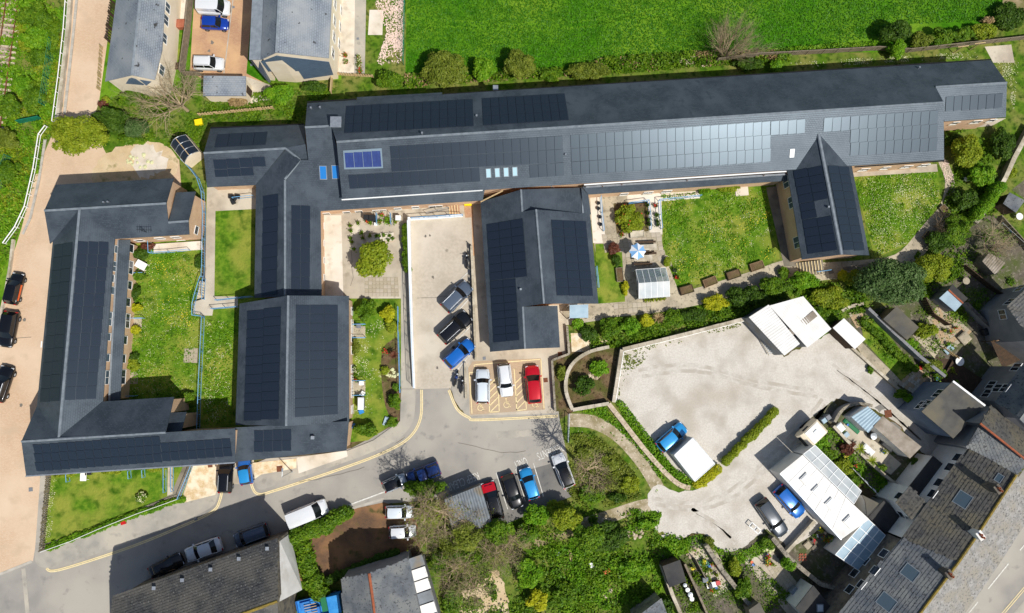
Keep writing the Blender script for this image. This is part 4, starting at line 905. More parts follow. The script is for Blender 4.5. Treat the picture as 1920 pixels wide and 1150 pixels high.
glazed('glass_lean_to', 'milky glazed lean-to roof along the white workshop', [(1528, 835, 3.1), (1615, 921, 3.1), (1601, 945, 3.42), (1506, 852, 3.42)], 6, 2, 2.5, 'milky_sheet')
glazed('blue_conservatory', 'blue tinted glass conservatory roof behind the stone terrace house', [(1626, 972, 3.2), (1660, 1004, 2.8), (1610, 1070, 2.8), (1566, 1040, 3.2)], 3, 4, 2.4, 'conserv_glass')
# terraced houses: rear slopes face the gardens, front slopes the street in sun-paled slate
def terrace_house(name, label, e0, e1, r0, r1, f0, f1, wallm, rm, rm2, ze=5.6, zr=8.4, seed=1, sw=.45, sh=.36):
    B = Building(name, label, 'house', [[(*e0, ze), (*r0, zr), (*r1, zr), (*e1, ze)], [(*r0, zr), (*f0, ze), (*f1, ze), (*r1, zr)]], wallm, [rm, rm2], overhang=.1)
    slates(B, 0, sw, sh, rm, seed); slates(B, 1, sw*.8, sh*.8, rm2, seed+1)
    B.ridge((*r0, zr+.03), (*r1, zr+.03), 'moss_tile', .35)
    return B
def lerp2(a, c, t): return (a[0]+(c[0]-a[0])*t, a[1]+(c[1]-a[1])*t)
# row A lower: eave (1575,1150)-(1691,1010), ridge (1726,1150)-(1831,1010)
e = [(1500, 1241), (1691, 1010), (1737, 946), (1817.5, 839.6)]
r = [(1656, 1243), (1798, 1054), (1831, 1006), (1906, 891)]
fr = [(1740, 1240), (1826, 1126), (1869, 1062), (1944, 948)]
T1 = terrace_house('stone_terrace_house', 'terraced house with grey slates and two rooflights above a stone rear wall', e[0], e[1], r[0], r[1], fr[0], fr[1], 'stone_dark', 'slate_bluegrey', 'slate_pale_sunlit', seed=11)
T2 = terrace_house('brown_slate_terrace_house', 'terraced house with plain brown mossy slates and no rooflight', e[1], e[2], r[1], r[2], fr[1], fr[2], 'render_white', 'slate_moss', 'slate_pale_sunlit', seed=13)
T3 = terrace_house('white_terrace_house', 'white terraced house with mossy slates, a large rooflight and small one', e[2], e[3], r[2], r[3], fr[2], fr[3], 'render_white', 'slate_moss', 'slate_pale_sunlit', seed=15)
for B, x, y, w, h in ((T1, 1706, 1074, 1.5, 1.6), (T1, 1662, 1129, 1.6, 1.7), (T3, 1805, 937, 1.7, 1.5), (T3, 1873, 897, 1.0, .7)): B.window(x, y, w, h, 'sky_glass', 'lead', 'rooflight', .1)
def chimney(B, px, py, z, w=.9, d=.6, h=1.1, m='render_grey', pots=2, rot=-.95):
    p = U(px, py, z); st = MB().box(p-Vector((0, 0, .9)), w, d, h+.9, rot).build('chimney_stack', m, B.root)
    MB().box(p+Vector((0, 0, h)), w+.12, d+.12, .12, rot).build('chimney_cap', m, st)
    for k in range(pots):
        q = p+Vector((math.cos(rot)*(k-(pots-1)/2)*.38, math.sin(rot)*(k-(pots-1)/2)*.38, h+.12))
        MB().lathe(q, [(.13, 0), (.11, .35), (.13, .4), (.09, .4), (.08, .2)], 8).build('chimney_pot', 'terracotta', st)
chimney(T1, 1768, 1072, 8.0, m='stone_dark'); chimney(T2, 1825, 1000, 8.2, m='render_white'); chimney(T3, 1858, 914, 8.1, m='stone_dark')
for B, pts in ((T1, [(1602, 1075), (1622, 1052), (1593, 1105), (1615, 1096), (1640, 1070), (1657, 1038)]), (T3, [(1795, 858), (1780, 876), (1760, 905), (1748, 926)])):
    for x, y in pts: B.window(x, y, 1.1, 1.3, 'window_glass')
# rear wings and the upper terrace
R1 = Building('rear_slate_wing', 'small slate roofed rear wing with pale cross stain behind the white workshop', 'building', [[(1680, 942, 4.6), (1706, 912, 4.6), (1735, 942, 5.4), (1708, 974, 5.4)]], 'render_white', 'slate_moss', overhang=.08)
slates(R1, 0, .4, .34, 'slate_moss', 21)
for x, y in ((1685, 930), (1695, 978), (1690, 965)): R1.window(x, y, 1.0, 1.1)
F1 = Building('flat_roofed_annexe', 'black flat roofed annexe against the white terraced house', 'building', [[(1703, 915, 3.2), (1750, 855, 3.2), (1775, 876, 3.2), (1733, 940, 3.2)]], 'render_white', 'felt_dark', overhang=.05)
F2 = Building('grey_flat_annexe', 'grey felt roofed square annexe beside the workshop end', 'building', [[(1622, 940, 2.9), (1616, 928, 2.9), (1648, 944, 2.9), (1626, 968, 2.9)]], 'render_white', 'felt_roof', overhang=.05)
F3 = Building('dark_yard_annexe', 'black roofed low annexe in the shaded yard between workshop and terrace', 'building', [[(1628, 970, 2.6), (1658, 938, 2.6), (1690, 966, 2.6), (1662, 1000, 2.6)]], 'render_grey', 'felt_dark', overhang=.05)
F4 = Building('white_rear_extension', 'rear extension with white side wall, dark roof and box rooflight', 'building', [[(1525, 1098, 3.3), (1568, 1150, 3.0), (1540, 1190, 3.0), (1492, 1140, 3.3)]], 'render_white', 'felt_dark', overhang=.06)
F4.window(1537, 1140, .8, .9, 'blind_white', 'lead', 'rooflight', .15)
X1 = Building('felt_roofed_extension', 'rear extension with walls coloured for shade, big flat felt roof and windows to its patio', 'building', [[(1786, 716, 5.6), (1845.5, 761.5, 5.6), (1787.6, 822.5, 5.2), (1728, 772, 5.2)]], 'render_shaded', 'felt_roof', overhang=.1)
X1.strip_on([(1786, 715, 5.62), (1846, 761, 5.62)], .22, .12, 'white_paint', 'fascia')
for x, y in ((1726, 760), (1736, 758), (1758, 738)): X1.window(x, y, 1.3, 1.2, 'window_glass')
U1 = Building('orange_ridge_house', 'terraced house with orange ridge tiles behind the felt roofed extension', 'house', [[(1812, 838, 5.6), (1846, 800, 5.6), (1838, 794, 8.0), (1926, 864, 8.0), (1908, 890, 7.2)], [(1838, 794, 8.0), (1860, 762, 5.6), (1950, 836, 5.6), (1926, 864, 8.0)]], 'render_grey', ['slate_bluegrey', 'slate_moss'], overhang=.02)
slates(U1, 0, .42, .34, 'slate_bluegrey', 31); slates(U1, 1, .42, .34, 'slate_moss', 32)
U1.ridge((1838, 794, 8.03), (1926, 864, 8.03), 'ridge_terracotta', .26)
U2 = Building('upper_terrace_house', 'pale walled terraced house with light slates overlooking the timber deck', 'house', [[(1868, 752, 5.6), (1920, 684, 5.6), (1960, 720, 8.2), (1912, 786, 8.2)], [(1960, 720, 8.2), (2010, 766, 5.6), (1960, 836, 5.6), (1912, 786, 8.2)]], 'render_grey', 'slate_bluegrey', overhang=.08)  # grey render: shade put into the colour of pale walls
slates(U2, 0, .42, .34, 'slate_bluegrey', 33)
for x, y in ((1858, 722), (1870, 728), (1884, 728), (1850, 738), (1905, 682)): U2.window(x, y, 1.2, 1.3, 'window_glass')
U3 = Building('dormer_house', 'house at the top of the terrace with pale slates and dark gable windows', 'house', [[(1888, 576, 5.2), (1940, 530, 5.2), (1990, 590, 8.0), (1940, 640, 8.0)], [(1990, 590, 8.0), (2040, 650, 5.2), (1990, 700, 5.2), (1940, 640, 8.0)]], 'render_grey', 'slate_pale_sunlit', overhang=.1)  # walls in grey render, with shade mixed into their colour
slates(U3, 0, .42, .34, 'slate_pale_sunlit', 35)
for x, y in ((1893, 566), (1912, 541), (1880, 590)): U3.window(x, y, 1.2, 1.2, 'window_glass')
# ================================================================ vehicles
PAINT = {}
def paint(name, col, rough=.25, metal=.2):
    if name not in PAINT: PAINT[name] = mat('paint_'+name, srgb(*col), rough=rough, metal=metal, coat=.7, spec=.5)
    return PAINT[name]
for n_, c_ in (('black', (16, 17, 20)), ('white', (232, 234, 234)), ('silver', (176, 186, 192)), ('blue', (24, 104, 190)), ('sky', (44, 150, 214)), ('navy', (22, 52, 110)), ('red', (196, 16, 34)), ('graphite', (66, 74, 82)), ('orange', (226, 96, 24)), ('pearl', (226, 234, 238)), ('royal', (20, 62, 160)), ('slate', (88, 100, 116))): paint(n_, c_)
mat('auto_glass', srgb(20, 24, 28), rough=.05, spec=.7); mat('tyre', srgb(26, 26, 27), rough=.9); mat('rim', srgb(150, 154, 158), rough=.35, metal=.7)
mat('headlamp', srgb(220, 226, 230), rough=.1, spec=.7); mat('taillamp', srgb(168, 20, 20), rough=.2); mat('trim_black', srgb(24, 24, 26), rough=.6)
WH = {}
def wheel_meshes(r, w):
    k = (r, w)
    if k not in WH:
        b = MB(); n = 16
        prof = [(r*.62, -w/2), (r*.93, -w/2), (r, -w*.3), (r, w*.3), (r*.93, w/2), (r*.62, w/2)]
        for rr, y in prof:
            for i in range(n): b.v.append(Vector((rr*math.cos(2*math.pi*i/n), y, rr*math.sin(2*math.pi*i/n))))
        for j in range(5):
            for i in range(n): b.f.append((j*n+i, j*n+(i+1) % n, (j+1)*n+(i+1) % n, (j+1)*n+i)); b.m.append(0)
        t = b.mesh('tyre', 'tyre', smooth=True, uv=False)
        b = MB(); b.tube((0, -w*.42, 0), (0, w*.42, 0), r*.62, n=12)
        for i in range(5):
            a = 2*math.pi*i/5; b.bar((0, w*.43, 0), (r*.55*math.cos(a), w*.43, 0), .06, .02)
        WH[k] = (t, b.mesh('rim', 'rim', uv=False))
    return WH[k]
KIND = {  # W, H, windscreen base/top, roof end, tail base (fractions from the nose), profile of the belt line
 'hatch': dict(W=1.76, H=1.48, ws=(.25, .42), rr=(.88, .975), belt=[(0, .52, .74), (.03, .68, .88), (.1, .80, .95), (.25, .93, .99), (.5, .96, 1), (.8, .98, 1), (.94, .96, .96), (.985, .84, .9), (1, .62, .82)]),
 'estate': dict(W=1.82, H=1.5, ws=(.27, .41), rr=(.92, .985), belt=[(0, .52, .74), (.03, .68, .88), (.1, .78, .95), (.27, .92, .99), (.5, .95, 1), (.8, .97, 1), (.95, .96, .96), (.99, .86, .9), (1, .62, .84)], rails=True),
 'suv': dict(W=1.86, H=1.66, ws=(.25, .39), rr=(.9, .98), belt=[(0, .6, .78), (.03, .8, .9), (.1, .93, .96), (.25, 1.04, .99), (.5, 1.08, 1), (.8, 1.1, 1), (.95, 1.06, .97), (.99, .95, .92), (1, .7, .86)], rails=True),
 'mpv': dict(W=1.84, H=1.72, ws=(.2, .38), rr=(.95, .99), belt=[(0, .58, .78), (.03, .76, .9), (.1, .9, .96), (.2, 1.02, .99), (.5, 1.04, 1), (.8, 1.06, 1), (.96, 1.04, .97), (.99, .95, .93), (1, .7, .88)], rails=True),
 'van': dict(W=1.95, H=1.95, ws=(.16, .3), rr=(.97, .99), belt=[(0, .6, .78), (.03, .8, .9), (.1, .98, .96), (.17, 1.1, .99), (.5, 1.14, 1), (.8, 1.14, 1), (.97, 1.14, .98), (.99, 1.1, .95), (1, .8, .92)], panel=True),
 'saloon': dict(W=1.82, H=1.42, ws=(.27, .43), rr=(.74, .87), belt=[(0, .5, .74), (.03, .66, .88), (.1, .76, .95), (.27, .9, .99), (.5, .93, 1), (.8, .96, 1), (.94, .93, .95), (.985, .82, .88), (1, .6, .78)]),
 'pickup': dict(W=1.86, H=1.74, ws=(.25, .37), rr=(.58, .63), belt=[(0, .62, .8), (.03, .82, .92), (.1, .98, .97), (.25, 1.06, .99), (.5, 1.08, 1), (.66, 1.08, 1), (.9, 1.08, 1), (.985, 1.06, .96), (1, .7, .92)], bed=True),
}
CARS_G = 'parked cars'
def car(label, kind, body, f, r, roof=None, bonnet=None, cat='car', name='parked_car', glassroof=False, z=0.0, stripe=None):
    k = KIND[kind]; a, b_ = U(f[0], f[1], z+.75), U(r[0], r[1], z+.75)
    d = a-b_; L = d.length; c = (a+b_)/2; Wd, H = k['W'], k['H']
    if L > 5.4 and kind != 'van': L = 5.0
    sc = max(.86, min(1.04, L/4.3)); Wd *= sc if kind != 'van' else 1
    root = thing(name, label, cat, (c.x, c.y, z), CARS_G, math.atan2(d.y, d.x))
    pm = PAINT[body]; rm = PAINT[roof or body]; hw = Wd/2
    X = lambda t: L/2-t*L
    def put(nm, mb, m, smooth=False, par=None):
        return link(nm, mb.mesh(nm, m, smooth=smooth, uv=False), par or root)
    # body shell
    mb = MB(); st = [(t, z_, w) for t, z_, w in k['belt']]; rings = []; zb = .2
    fine = []
    for i in range(len(st)-1):
        fine.append(st[i])
        if st[i+1][0]-st[i][0] > .14: fine.append(tuple((st[i][q]+st[i+1][q])/2 for q in range(3)))
    fine.append(st[-1])
    for t, zt, wf in fine:
        w = hw*wf; zz = zb+(.12 if t < .05 or t > .96 else 0)
        half = [(0, zz), (w*.82, zz), (w*.98, zz+.16), (w, (zz+zt)/2), (w*.975, zt-.1), (w*.88, zt-.015), (w*.5, zt+.03), (0, zt+.045)]
        ring = half+[(-y, q) for y, q in half[-2:0:-1]]
        rings.append([Vector((X(t), y, q)) for y, q in ring])
    n = len(rings[0])
    for g in rings: mb.v += g
    for i in range(len(rings)-1):
        for j in range(n):
            mb.f.append((i*n+j, (i+1)*n+j, (i+1)*n+(j+1) % n, i*n+(j+1) % n)); mb.m.append(0)
    mb.f.append(tuple(range(n))); mb.m.append(0); mb.f.append(tuple((len(rings)-1)*n+j for j in reversed(range(n)))); mb.m.append(0)
    bo = put('body', mb, [pm], True)
    zbelt = lambda t: np.interp(t, [q[0] for q in st], [q[1] for q in st])
    w0, w1 = k['ws']; r1, r0 = k['rr']; hb, ht = hw*.9, hw*(.72 if kind != 'van' else .84)
    zA, zD = zbelt(w0)-.01, zbelt(r0)-.02
    def grid(t0, z0, h0, t1, z1, h1, bulge, nm, m, lift=0.0):
        mb = MB(); nx, ny = 6, 4
        for j in range(ny+1):
            v = j/ny; h = h0+(h1-h0)*v
            for i in range(nx+1):
                u = -1+2*i/nx
                mb.v.append(Vector((X(t0+(t1-t0)*v)+bulge*(1-u*u)*(1-.4*v)-bulge*.5, u*h, z0+(z1-z0)*v+lift+.03*(1-u*u)*v)))
        for j in range(ny):
            for i in range(nx):
                q = j*(nx+1)+i; mb.f.append((q, q+1, q+nx+2, q+nx+1)); mb.m.append(0)
        return put(nm, mb, m, True)
    grid(w0, zA, hb, w1, H-.03, ht, .16, 'windscreen', 'auto_glass')
    grid(r0, zD, hb*.97, r1, H-.03, ht*.98, -.1, 'rear_window', 'auto_glass' if not k.get('panel') else pm)
    # roof panel with crown
    mb = MB(); nx, ny = 6, 6
    for j in range(ny+1):
        v = j/ny; t = w1+(r1-w1)*v
        for i in range(nx+1):
            u = -1+2*i/nx
            e = .08*(1-u*u)*(1 if j == 0 else 0)-.05*(1-u*u)*(1 if j == ny else 0)
            mb.v.append(Vector((X(t)+e, u*(ht+.02), H-.03+.05*(1-u**4)+.04*math.sin(math.pi*min(1, v*1.1))-(.03 if j in (0, ny) else 0))))
    for j in range(ny):
        for i in range(nx): q = j*(nx+1)+i; mb.f.append((q, q+1, q+nx+2, q+nx+1)); mb.m.append(0)
    put('roof', mb, 'auto_glass' if glassroof else rm, True)
    for s in (-1, 1):
        A = Vector((X(w0+.02), s*hb, zA)); Bq = Vector((X(w1), s*ht, H-.03)); Cq = Vector((X(r1), s*ht*.99, H-.03)); Dq = Vector((X(r0-.005), s*hb*.97, zD))
        mid0, mid1 = A.lerp(Dq, .48), Bq.lerp(Cq, .40)
        if k.get('panel'):
            mb = MB(); mb.poly([A, mid0.lerp(A, .5), Bq.lerp(mid1, .35), Bq]); put('side_window', mb, 'auto_glass')
            mb = MB(); mb.poly([mid0.lerp(A, .5), Dq, Cq, Bq.lerp(mid1, .35)]); put('side_panel', mb, pm)
        else:
            mb = MB(); mb.poly([A, mid0, mid1, Bq]); mb.poly([mid0, Dq, Cq, mid1]); put('side_window', mb, 'auto_glass')
        mb = MB()
        for p, q in ((A, Bq), (mid0, mid1), (Dq, Cq), (Bq, Cq)): mb.tube(p+Vector((0, s*.012, 0)), q+Vector((0, s*.012, 0)), .035, n=5)
        put('pillar', mb, pm)
        mb = MB(); m0 = Vector((X(w0+.05), s*(hw*.96), zA+.04)); mb.box(m0+Vector((0, s*.1, 0)), .16, .22, .14); put('wing_mirror', mb, pm if kind != 'van' else 'trim_black')
        mb = MB(); mb.box((X(.045), s*hw*.66, zbelt(.05)-.15), .22, hw*.34, .12); put('headlight', mb, 'headlamp')
        mb = MB(); mb.box((X(.978), s*hw*.74, zbelt(.95)-.22), .14, hw*.3, .16); put('tail_light', mb, 'taillamp')
        if k.get('rails'):
            mb = MB(); mb.tube((X(w1+.04), s*(ht-.06), H+.05), (X(r1-.03), s*(ht-.06), H+.05), .025, n=5); put('roof_rail', mb, 'rim' if body in ('black', 'graphite', 'slate', 'white') else 'trim_black')
    if bonnet:
        mb = MB(); T = [.05, .12, .19, w0-.005]
        for t in T:
            for u in (-1, -.5, 0, .5, 1): mb.v.append(Vector((X(t), u*hw*.84*(1 if t > .06 else .93), zbelt(t)+.022+.03*(1-abs(u)))))
        for j in range(3):
            for i in range(4): mb.f.append((j*5+i, j*5+i+1, j*5+i+6, j*5+i+5)); mb.m.append(0)
        put('bonnet', mb, PAINT[bonnet], True)
    else:
        mb = MB()
        for s in (-1, 1): mb.tube((X(.06), s*hw*.62, zbelt(.06)+.025), (X(w0-.01), s*hw*.78, zbelt(w0)+.005), .012, n=4)
        put('bonnet_crease', mb, 'trim_black')
    if stripe:
        mb = MB()
        for s in (-1, 1): mb.box((X(.6), s*(hw*.97), .62), L*.5, .05, .26)
        put('side_stripe', mb, PAINT[stripe])
    if k.get('bed'):
        mb = MB(); mb.box((X(.82), 0, 1.085), L*.29, Wd*.78, .02); put('load_bed_cover', mb, 'trim_black')
    mb = MB(); mb.box((X(0)+.005, 0, .42), .03, hw*1.0, .16); put('grille', mb, 'trim_black')
    tw = .32*sc+(.03 if kind in ('suv', 'pickup', 'van') else 0); tm, rmh = wheel_meshes(round(tw, 2), .21)
    for t in (.19, .81):
        for s in (-1, 1):
            o = link('wheel', tm, root, (X(t), s*(hw-.1), round(tw, 2))); o.rotation_euler = (0, 0, 0 if s > 0 else math.pi)
            link('rim', rmh, o)
    return root
car('black hatchback with orange flank stripe parked on the paved drive', 'hatch', 'black', (34, 512), (19, 571), stripe='orange')
car('plain black hatchback on the paved drive, in the middle of the three', 'hatch', 'black', (8, 651), (22, 584))
car('black estate on the paved drive nearest the road junction', 'estate', 'black', (14, 687), (-8, 753))
car('white panel van in the red brick car park', 'van', 'white', (431, 15), (372, 12), cat='van', name='parked_van')
car('royal blue hatchback beside the white van in the red brick car park', 'hatch', 'royal', (428, 45), (377, 43))
car('white sports utility car alone at the end of the red brick car park', 'suv', 'white', (420, 120), (363, 119))
car('grey blue estate car in the topmost slanted bay of the ramp', 'estate', 'slate', (880, 533), (833, 580), z=.03)
car('black estate car with roof rails in the middle slanted bay', 'estate', 'black', (879, 590), (827, 638), z=.03)
car('bright blue hatchback in the slanted bay beside the motorcycles', 'hatch', 'blue', (885, 641), (837, 685), z=.03)
car('off white estate car in the disabled bay next to the motorcycles', 'estate', 'pearl', (905, 692), (905, 757))
car('white estate car in the middle disabled bay', 'estate', 'white', (951, 744), (944, 682))
car('red hatchback in a disabled bay beside the shrub border', 'hatch', 'red', (997, 685), (1003, 757))
car('black estate car on the pale gravel drive under the eaves', 'estate', 'black', (424, 862), (421, 925))
car('sky blue hatchback on the forecourt beside the black estate', 'hatch', 'blue', (456, 860), (463, 909), roof='sky')
car('black car in deep shade under the rough slate eaves', 'saloon', 'black', (341, 1047), (281, 1077))
car('white coupe with dark rear glass on the shaded road', 'saloon', 'white', (347, 1044), (415, 1019))
car('grey blue people carrier on the shaded road', 'mpv', 'slate', (439, 1015), (503, 992))
car('white van at the roadside beside the ivy hedge', 'van', 'white', (613, 948), (541, 977), cat='van', name='parked_van')
car('small silver car with black roof at the roadside behind the pickup', 'hatch', 'silver', (761, 897), (719, 915), roof='black')
car('navy blue pickup truck at the roadside', 'pickup', 'navy', (764, 900), (824, 877), cat='pickup truck', name='pickup_truck')
car('white hatchback in the brown brick yard, closer to the road', 'hatch', 'pearl', (776, 960), (722, 961))
car('white hatchback in the brown brick yard, further from the road', 'hatch', 'white', (780, 996), (729, 999))
car('black estate car with red bonnet beside the corrugated garage', 'estate', 'black', (913, 903), (933, 974), bonnet='red')
car('black hatchback between the red bonneted estate and the light blue car', 'hatch', 'black', (971, 954), (950, 890))
car('light blue hatchback in the bay lettered only', 'hatch', 'sky', (983, 878), (1002, 936))
car('white hatchback with black roof in the bay lettered residents', 'hatch', 'white', (1044, 852), (1068, 914), roof='black')
car('bright blue car beside the white trailer in the gravel yard', 'hatch', 'sky', (1284, 799), (1235, 841))
car('electric blue hatchback beside the white workshop wall', 'hatch', 'blue', (1504, 967), (1458, 915))
car('black and silver estate car beside the rear yard wall', 'estate', 'graphite', (1473, 1007), (1423, 936))

def motorbike(label, f, r, col, z=0.0):
    a, b_ = U(*f, z+.6), U(*r, z+.6); d = a-b_; c = (a+b_)/2; L = 2.1
    t = thing('motorcycle', label, 'motorcycle', (c.x, c.y, z), 'motorcycles by the ramp', math.atan2(d.y, d.x))
    tm, rm = wheel_meshes(.31, .14)
    for x in (.72, -.72):
        o = link('wheel', tm, t, (x, 0, .31)); link('rim', rm, o)
    def put(nm, mb, m): return link(nm, mb.mesh(nm, m, uv=False), t)
    mb = MB(); mb.tube((.72, .07, .31), (.42, .07, .95), .035); mb.tube((.72, -.07, .31), (.42, -.07, .95), .035); mb.tube((.4, 0, .85), (-.1, 0, .4), .05); mb.tube((-.1, 0, .4), (-.72, .08, .31), .035); put('frame', mb, 'black_metal')
    mb = MB(); mb.box((.05, 0, .3), .5, .36, .34); put('engine', mb, 'plastic_grey')
    mb = MB(); mb.lathe((.18, 0, .68), [(.2, 0), (.22, .1), (.17, .22), (.06, .27)], 10); put('fuel_tank', mb, PAINT[col])
    mb = MB(); mb.box((-.4, 0, .72), .75, .3, .12); put('seat', mb, 'trim_black')
    mb = MB(); mb.tube((.38, -.4, 1.02), (.42, 0, .98), .025); mb.tube((.42, 0, .98), (.38, .4, 1.02), .025); put('handlebar', mb, 'black_metal')
    mb = MB(); mb.lathe((.55, 0, .8), [(.08, 0), (.1, .08), (.05, .16)], 8); put('headlight', mb, 'headlamp')
    mb = MB(); mb.tube((.05, -.18, .35), (-.75, -.2, .4), .05); put('exhaust', mb, 'rim')
    return t
motorbike('blue motorcycle parked beside the low wall of the disabled bays', (859, 695), (851, 725), 'navy'); motorbike('black motorcycle parked beside the low wall of the disabled bays', (868, 707), (864, 738), 'black')
motorbike('black motorcycle leaning along the ramp rail by itself', (875, 472), (875, 505), 'black', .03)

# caravan trailer and box trailer
P = UU([(1299, 821, 2.5), (1340.5, 870, 2.5), (1303, 903, 2.5), (1264, 854, 2.5)]); base = base_of(P); base.z = 0
t = thing('box_trailer', 'large white box trailer beside the bright blue car in the gravel yard', 'trailer', base)
bt = MB(); bt.prism([Vector((p.x, p.y, .45)) for p in P][::-1], [p-Vector((0, 0, .06)) for p in P][::-1]); bt.build('body', 'render_white', t)
MB().prism([p-Vector((0, 0, .06)) for p in P][::-1], P[::-1]).build('roof', 'sheet_white', t)
for i in range(4): MB().bar(P[i]-Vector((0, 0, .07)), P[(i+1) % 4]-Vector((0, 0, .07)), .08, .1).build('roof_edge', 'galvanised', t)
cc = sum(P, Vector())/4; dv = (P[1]-P[0]).normalized(); sv = (P[3]-P[0]).normalized()
for s in (-1, 1):
    for e in (-.5, .5):
        q = cc+dv*e+sv*(s*1.4); q.z = .35; w_ = MB(); w_.tube(q-sv*.1, q+sv*.1, .35, n=14); w_.build('wheel', 'tyre', t)
q = cc-dv*2.2; q.z = .4; MB().bar(q, q-dv*1.1, .1, .1).build('drawbar', 'black_metal', t)
base = U(1511, 811); t = thing('touring_caravan', 'small cream touring caravan with rounded front by the garden wall', 'caravan', base, rz=math.atan2(-(U(1524, 798).y-U(1496, 825).y), -(U(1524, 798).x-U(1496, 825).x)))
def loc(nm, mb, m, smooth=False): return link(nm, mb.mesh(nm, m, smooth=smooth, uv=False), t)
mb = MB(); prof = [(-1.5, .5), (1.1, .5), (1.5, .8), (1.6, 1.3), (1.35, 1.95), (1.0, 2.2), (-1.3, 2.25), (-1.55, 2.0), (-1.6, 1.0)]
mb.prism([Vector((x, -.95, z)) for x, z in prof][::-1], [Vector((x, .95, z)) for x, z in prof][::-1]); loc('body', mb, 'render_cream')
mb = MB(); mb.box((-.2, 0, 2.25), 2.1, 1.7, .05); loc('roof', mb, 'sheet_white')
mb = MB(); mb.box((-.3, 0, 2.3), .55, .55, .1); loc('roof_hatch', mb, 'blind_white')
mb = MB(); mb.add([(1.61, -.7, 1.3), (1.61, .7, 1.3), (1.4, .7, 1.88), (1.4, -.7, 1.88)], [(0, 1, 2, 3)]); loc('front_window', mb, 'auto_glass')
for s in (-1, 1):
    mb = MB(); mb.box((.2, s*.96, 1.3), .9, .02, .5); loc('side_window', mb, 'auto_glass')
    mb = MB(); mb.tube((0, s*.85, .33), (0, s*1.0, .33), .33, n=14); loc('wheel', mb, 'tyre')
mb = MB(); mb.bar((1.5, -.3, .45), (2.4, 0, .45), .07, .07); mb.bar((1.5, .3, .45), (2.4, 0, .45), .07, .07); loc('drawbar', mb, 'galvanised')
# blue tipper lorry
base = U(603, 1130); dv = U(632, 1124)-U(572, 1138); t = thing('blue_lorry', 'blue lorry with cluttered load bed between hedge and slate building', 'lorry', base, rz=math.atan2(dv.y, dv.x))
for nm, c, s, m in (('chassis', (0, 0, .5), (5.4, 1.9, .2), 'black_metal'), ('load_bed', (-.7, 0, .8), (3.6, 2.2, .15), 'tarp_blue'), ('cab', (1.9, 0, .7), (1.4, 2.0, 1.5), 'tarp_blue'), ('tool_box', (.75, .2, .95), (.7, 1.6, .9), 'plastic_green'), ('crate', (-.4, -.4, .95), (.9, .8, .6), 'plastic_blue'), ('crate', (-1.5, .4, .95), (1.1, .9, .5), 'plastic_blue')):
    mb = MB(); mb.box(c, *s); loc(nm, mb, m)
for s in (-1, 1): mb = MB(); mb.box((-.7, s*1.1, .95), 3.6, .06, .5); loc('side_board', mb, 'plastic_blue')
mb = MB(); mb.box((-2.5, 0, .95), .06, 2.2, .5); loc('tail_board', mb, 'plastic_blue')
mb = MB(); mb.add([(2.62, -.9, 1.4), (2.62, .9, 1.4), (2.45, .9, 2.1), (2.45, -.9, 2.1)], [(0, 1, 2, 3)]); loc('windscreen', mb, 'auto_glass')
for k in range(5): mb = MB(); mb.box((-.9+.0, -.7+k*.3, 1.6), 1.4, .06, .05); loc('rack_bar', mb, 'timber_pale')
mb = MB()
for x in (-1.5, -.3):
    for y in (-.7, .5): mb.box((x, y, .95), .05, .05, .66)
loc('rack_post', mb, 'black_metal')
tm, rm = wheel_meshes(.42, .24)
for x in (1.8, -1.6):
    for s in (-1, 1): o = link('wheel', tm, t, (x, s*.9, .42)); link('rim', rm, o)

# ---------------------------------------------------------------- road paint
def roadtext(txt, right, left, size_w, hgt, lay=13):
    """letters painted on the asphalt; the words run from pixel `right` to pixel `left`"""
    a, c = U(*right), U(*left); cu = bpy.data.curves.new('t', 'FONT'); cu.body = txt; cu.size = 1; cu.fill_mode = 'BOTH'
    to = bpy.data.objects.new('t', cu); COL.objects.link(to); dg = bpy.context.evaluated_depsgraph_get(); dg.update()
    me = bpy.data.meshes.new_from_object(to.evaluated_get(dg)); bpy.data.objects.remove(to)
    xs = [v.co.x for v in me.vertices]; ys = [v.co.y for v in me.vertices]; x0, x1 = min(xs), max(xs); y1 = max(ys)
    d = c-a; n = Vector((-d.y, d.x, 0)).normalized()
    for v in me.vertices:
        u = (v.co.x-x0)/(x1-x0); w = v.co.y/y1; p = a+d*u+n*hgt*w; v.co = (p.x, p.y, .004*lay)
    me.materials.clear(); me.materials.append(MATS['line_white'])
    o = bpy.data.objects.new('road_lettering', me); COL.objects.link(o); return structure(o)
roadtext('KEEP CLEAR', (895, 885), (837, 908), 1, .95); roadtext('ONLY', (985, 857), (962, 867), 1, 1.0); roadtext('RESIDENTS', (1053, 831), (1005, 850), 1, .95)
for a, c in (((1000, 869), (1019, 931)), ((967, 880), (985, 940)), ((930, 886), (952, 955)), ((1036, 856), (1060, 920))): line('bay_line', [a, c], .1, 'line_white', 12)
for a, c in (((884, 505), (842, 545)), ((884, 556), (838, 606)), ((888, 606), (840, 657)), ((890, 655), (845, 708))): line('slant_bay_line', [a, c], .1, 'line_white', 16, .02)
yl = lambda *p: line('bay_marking', list(p), .12, 'line_yellow', 12)
yl((880, 700), (885, 776)); yl((889, 684), (1014, 674)); yl((889, 684), (890, 698)); yl((880, 699), (896, 698)); yl((1014, 674), (1020, 766)); yl((916, 696), (918, 773)); yl((933, 694), (936, 772)); yl((918, 773), (936, 772)); yl((964, 692), (969, 770)); yl((981, 690), (987, 768)); yl((969, 770), (987, 768)); yl((964, 692), (962, 693))
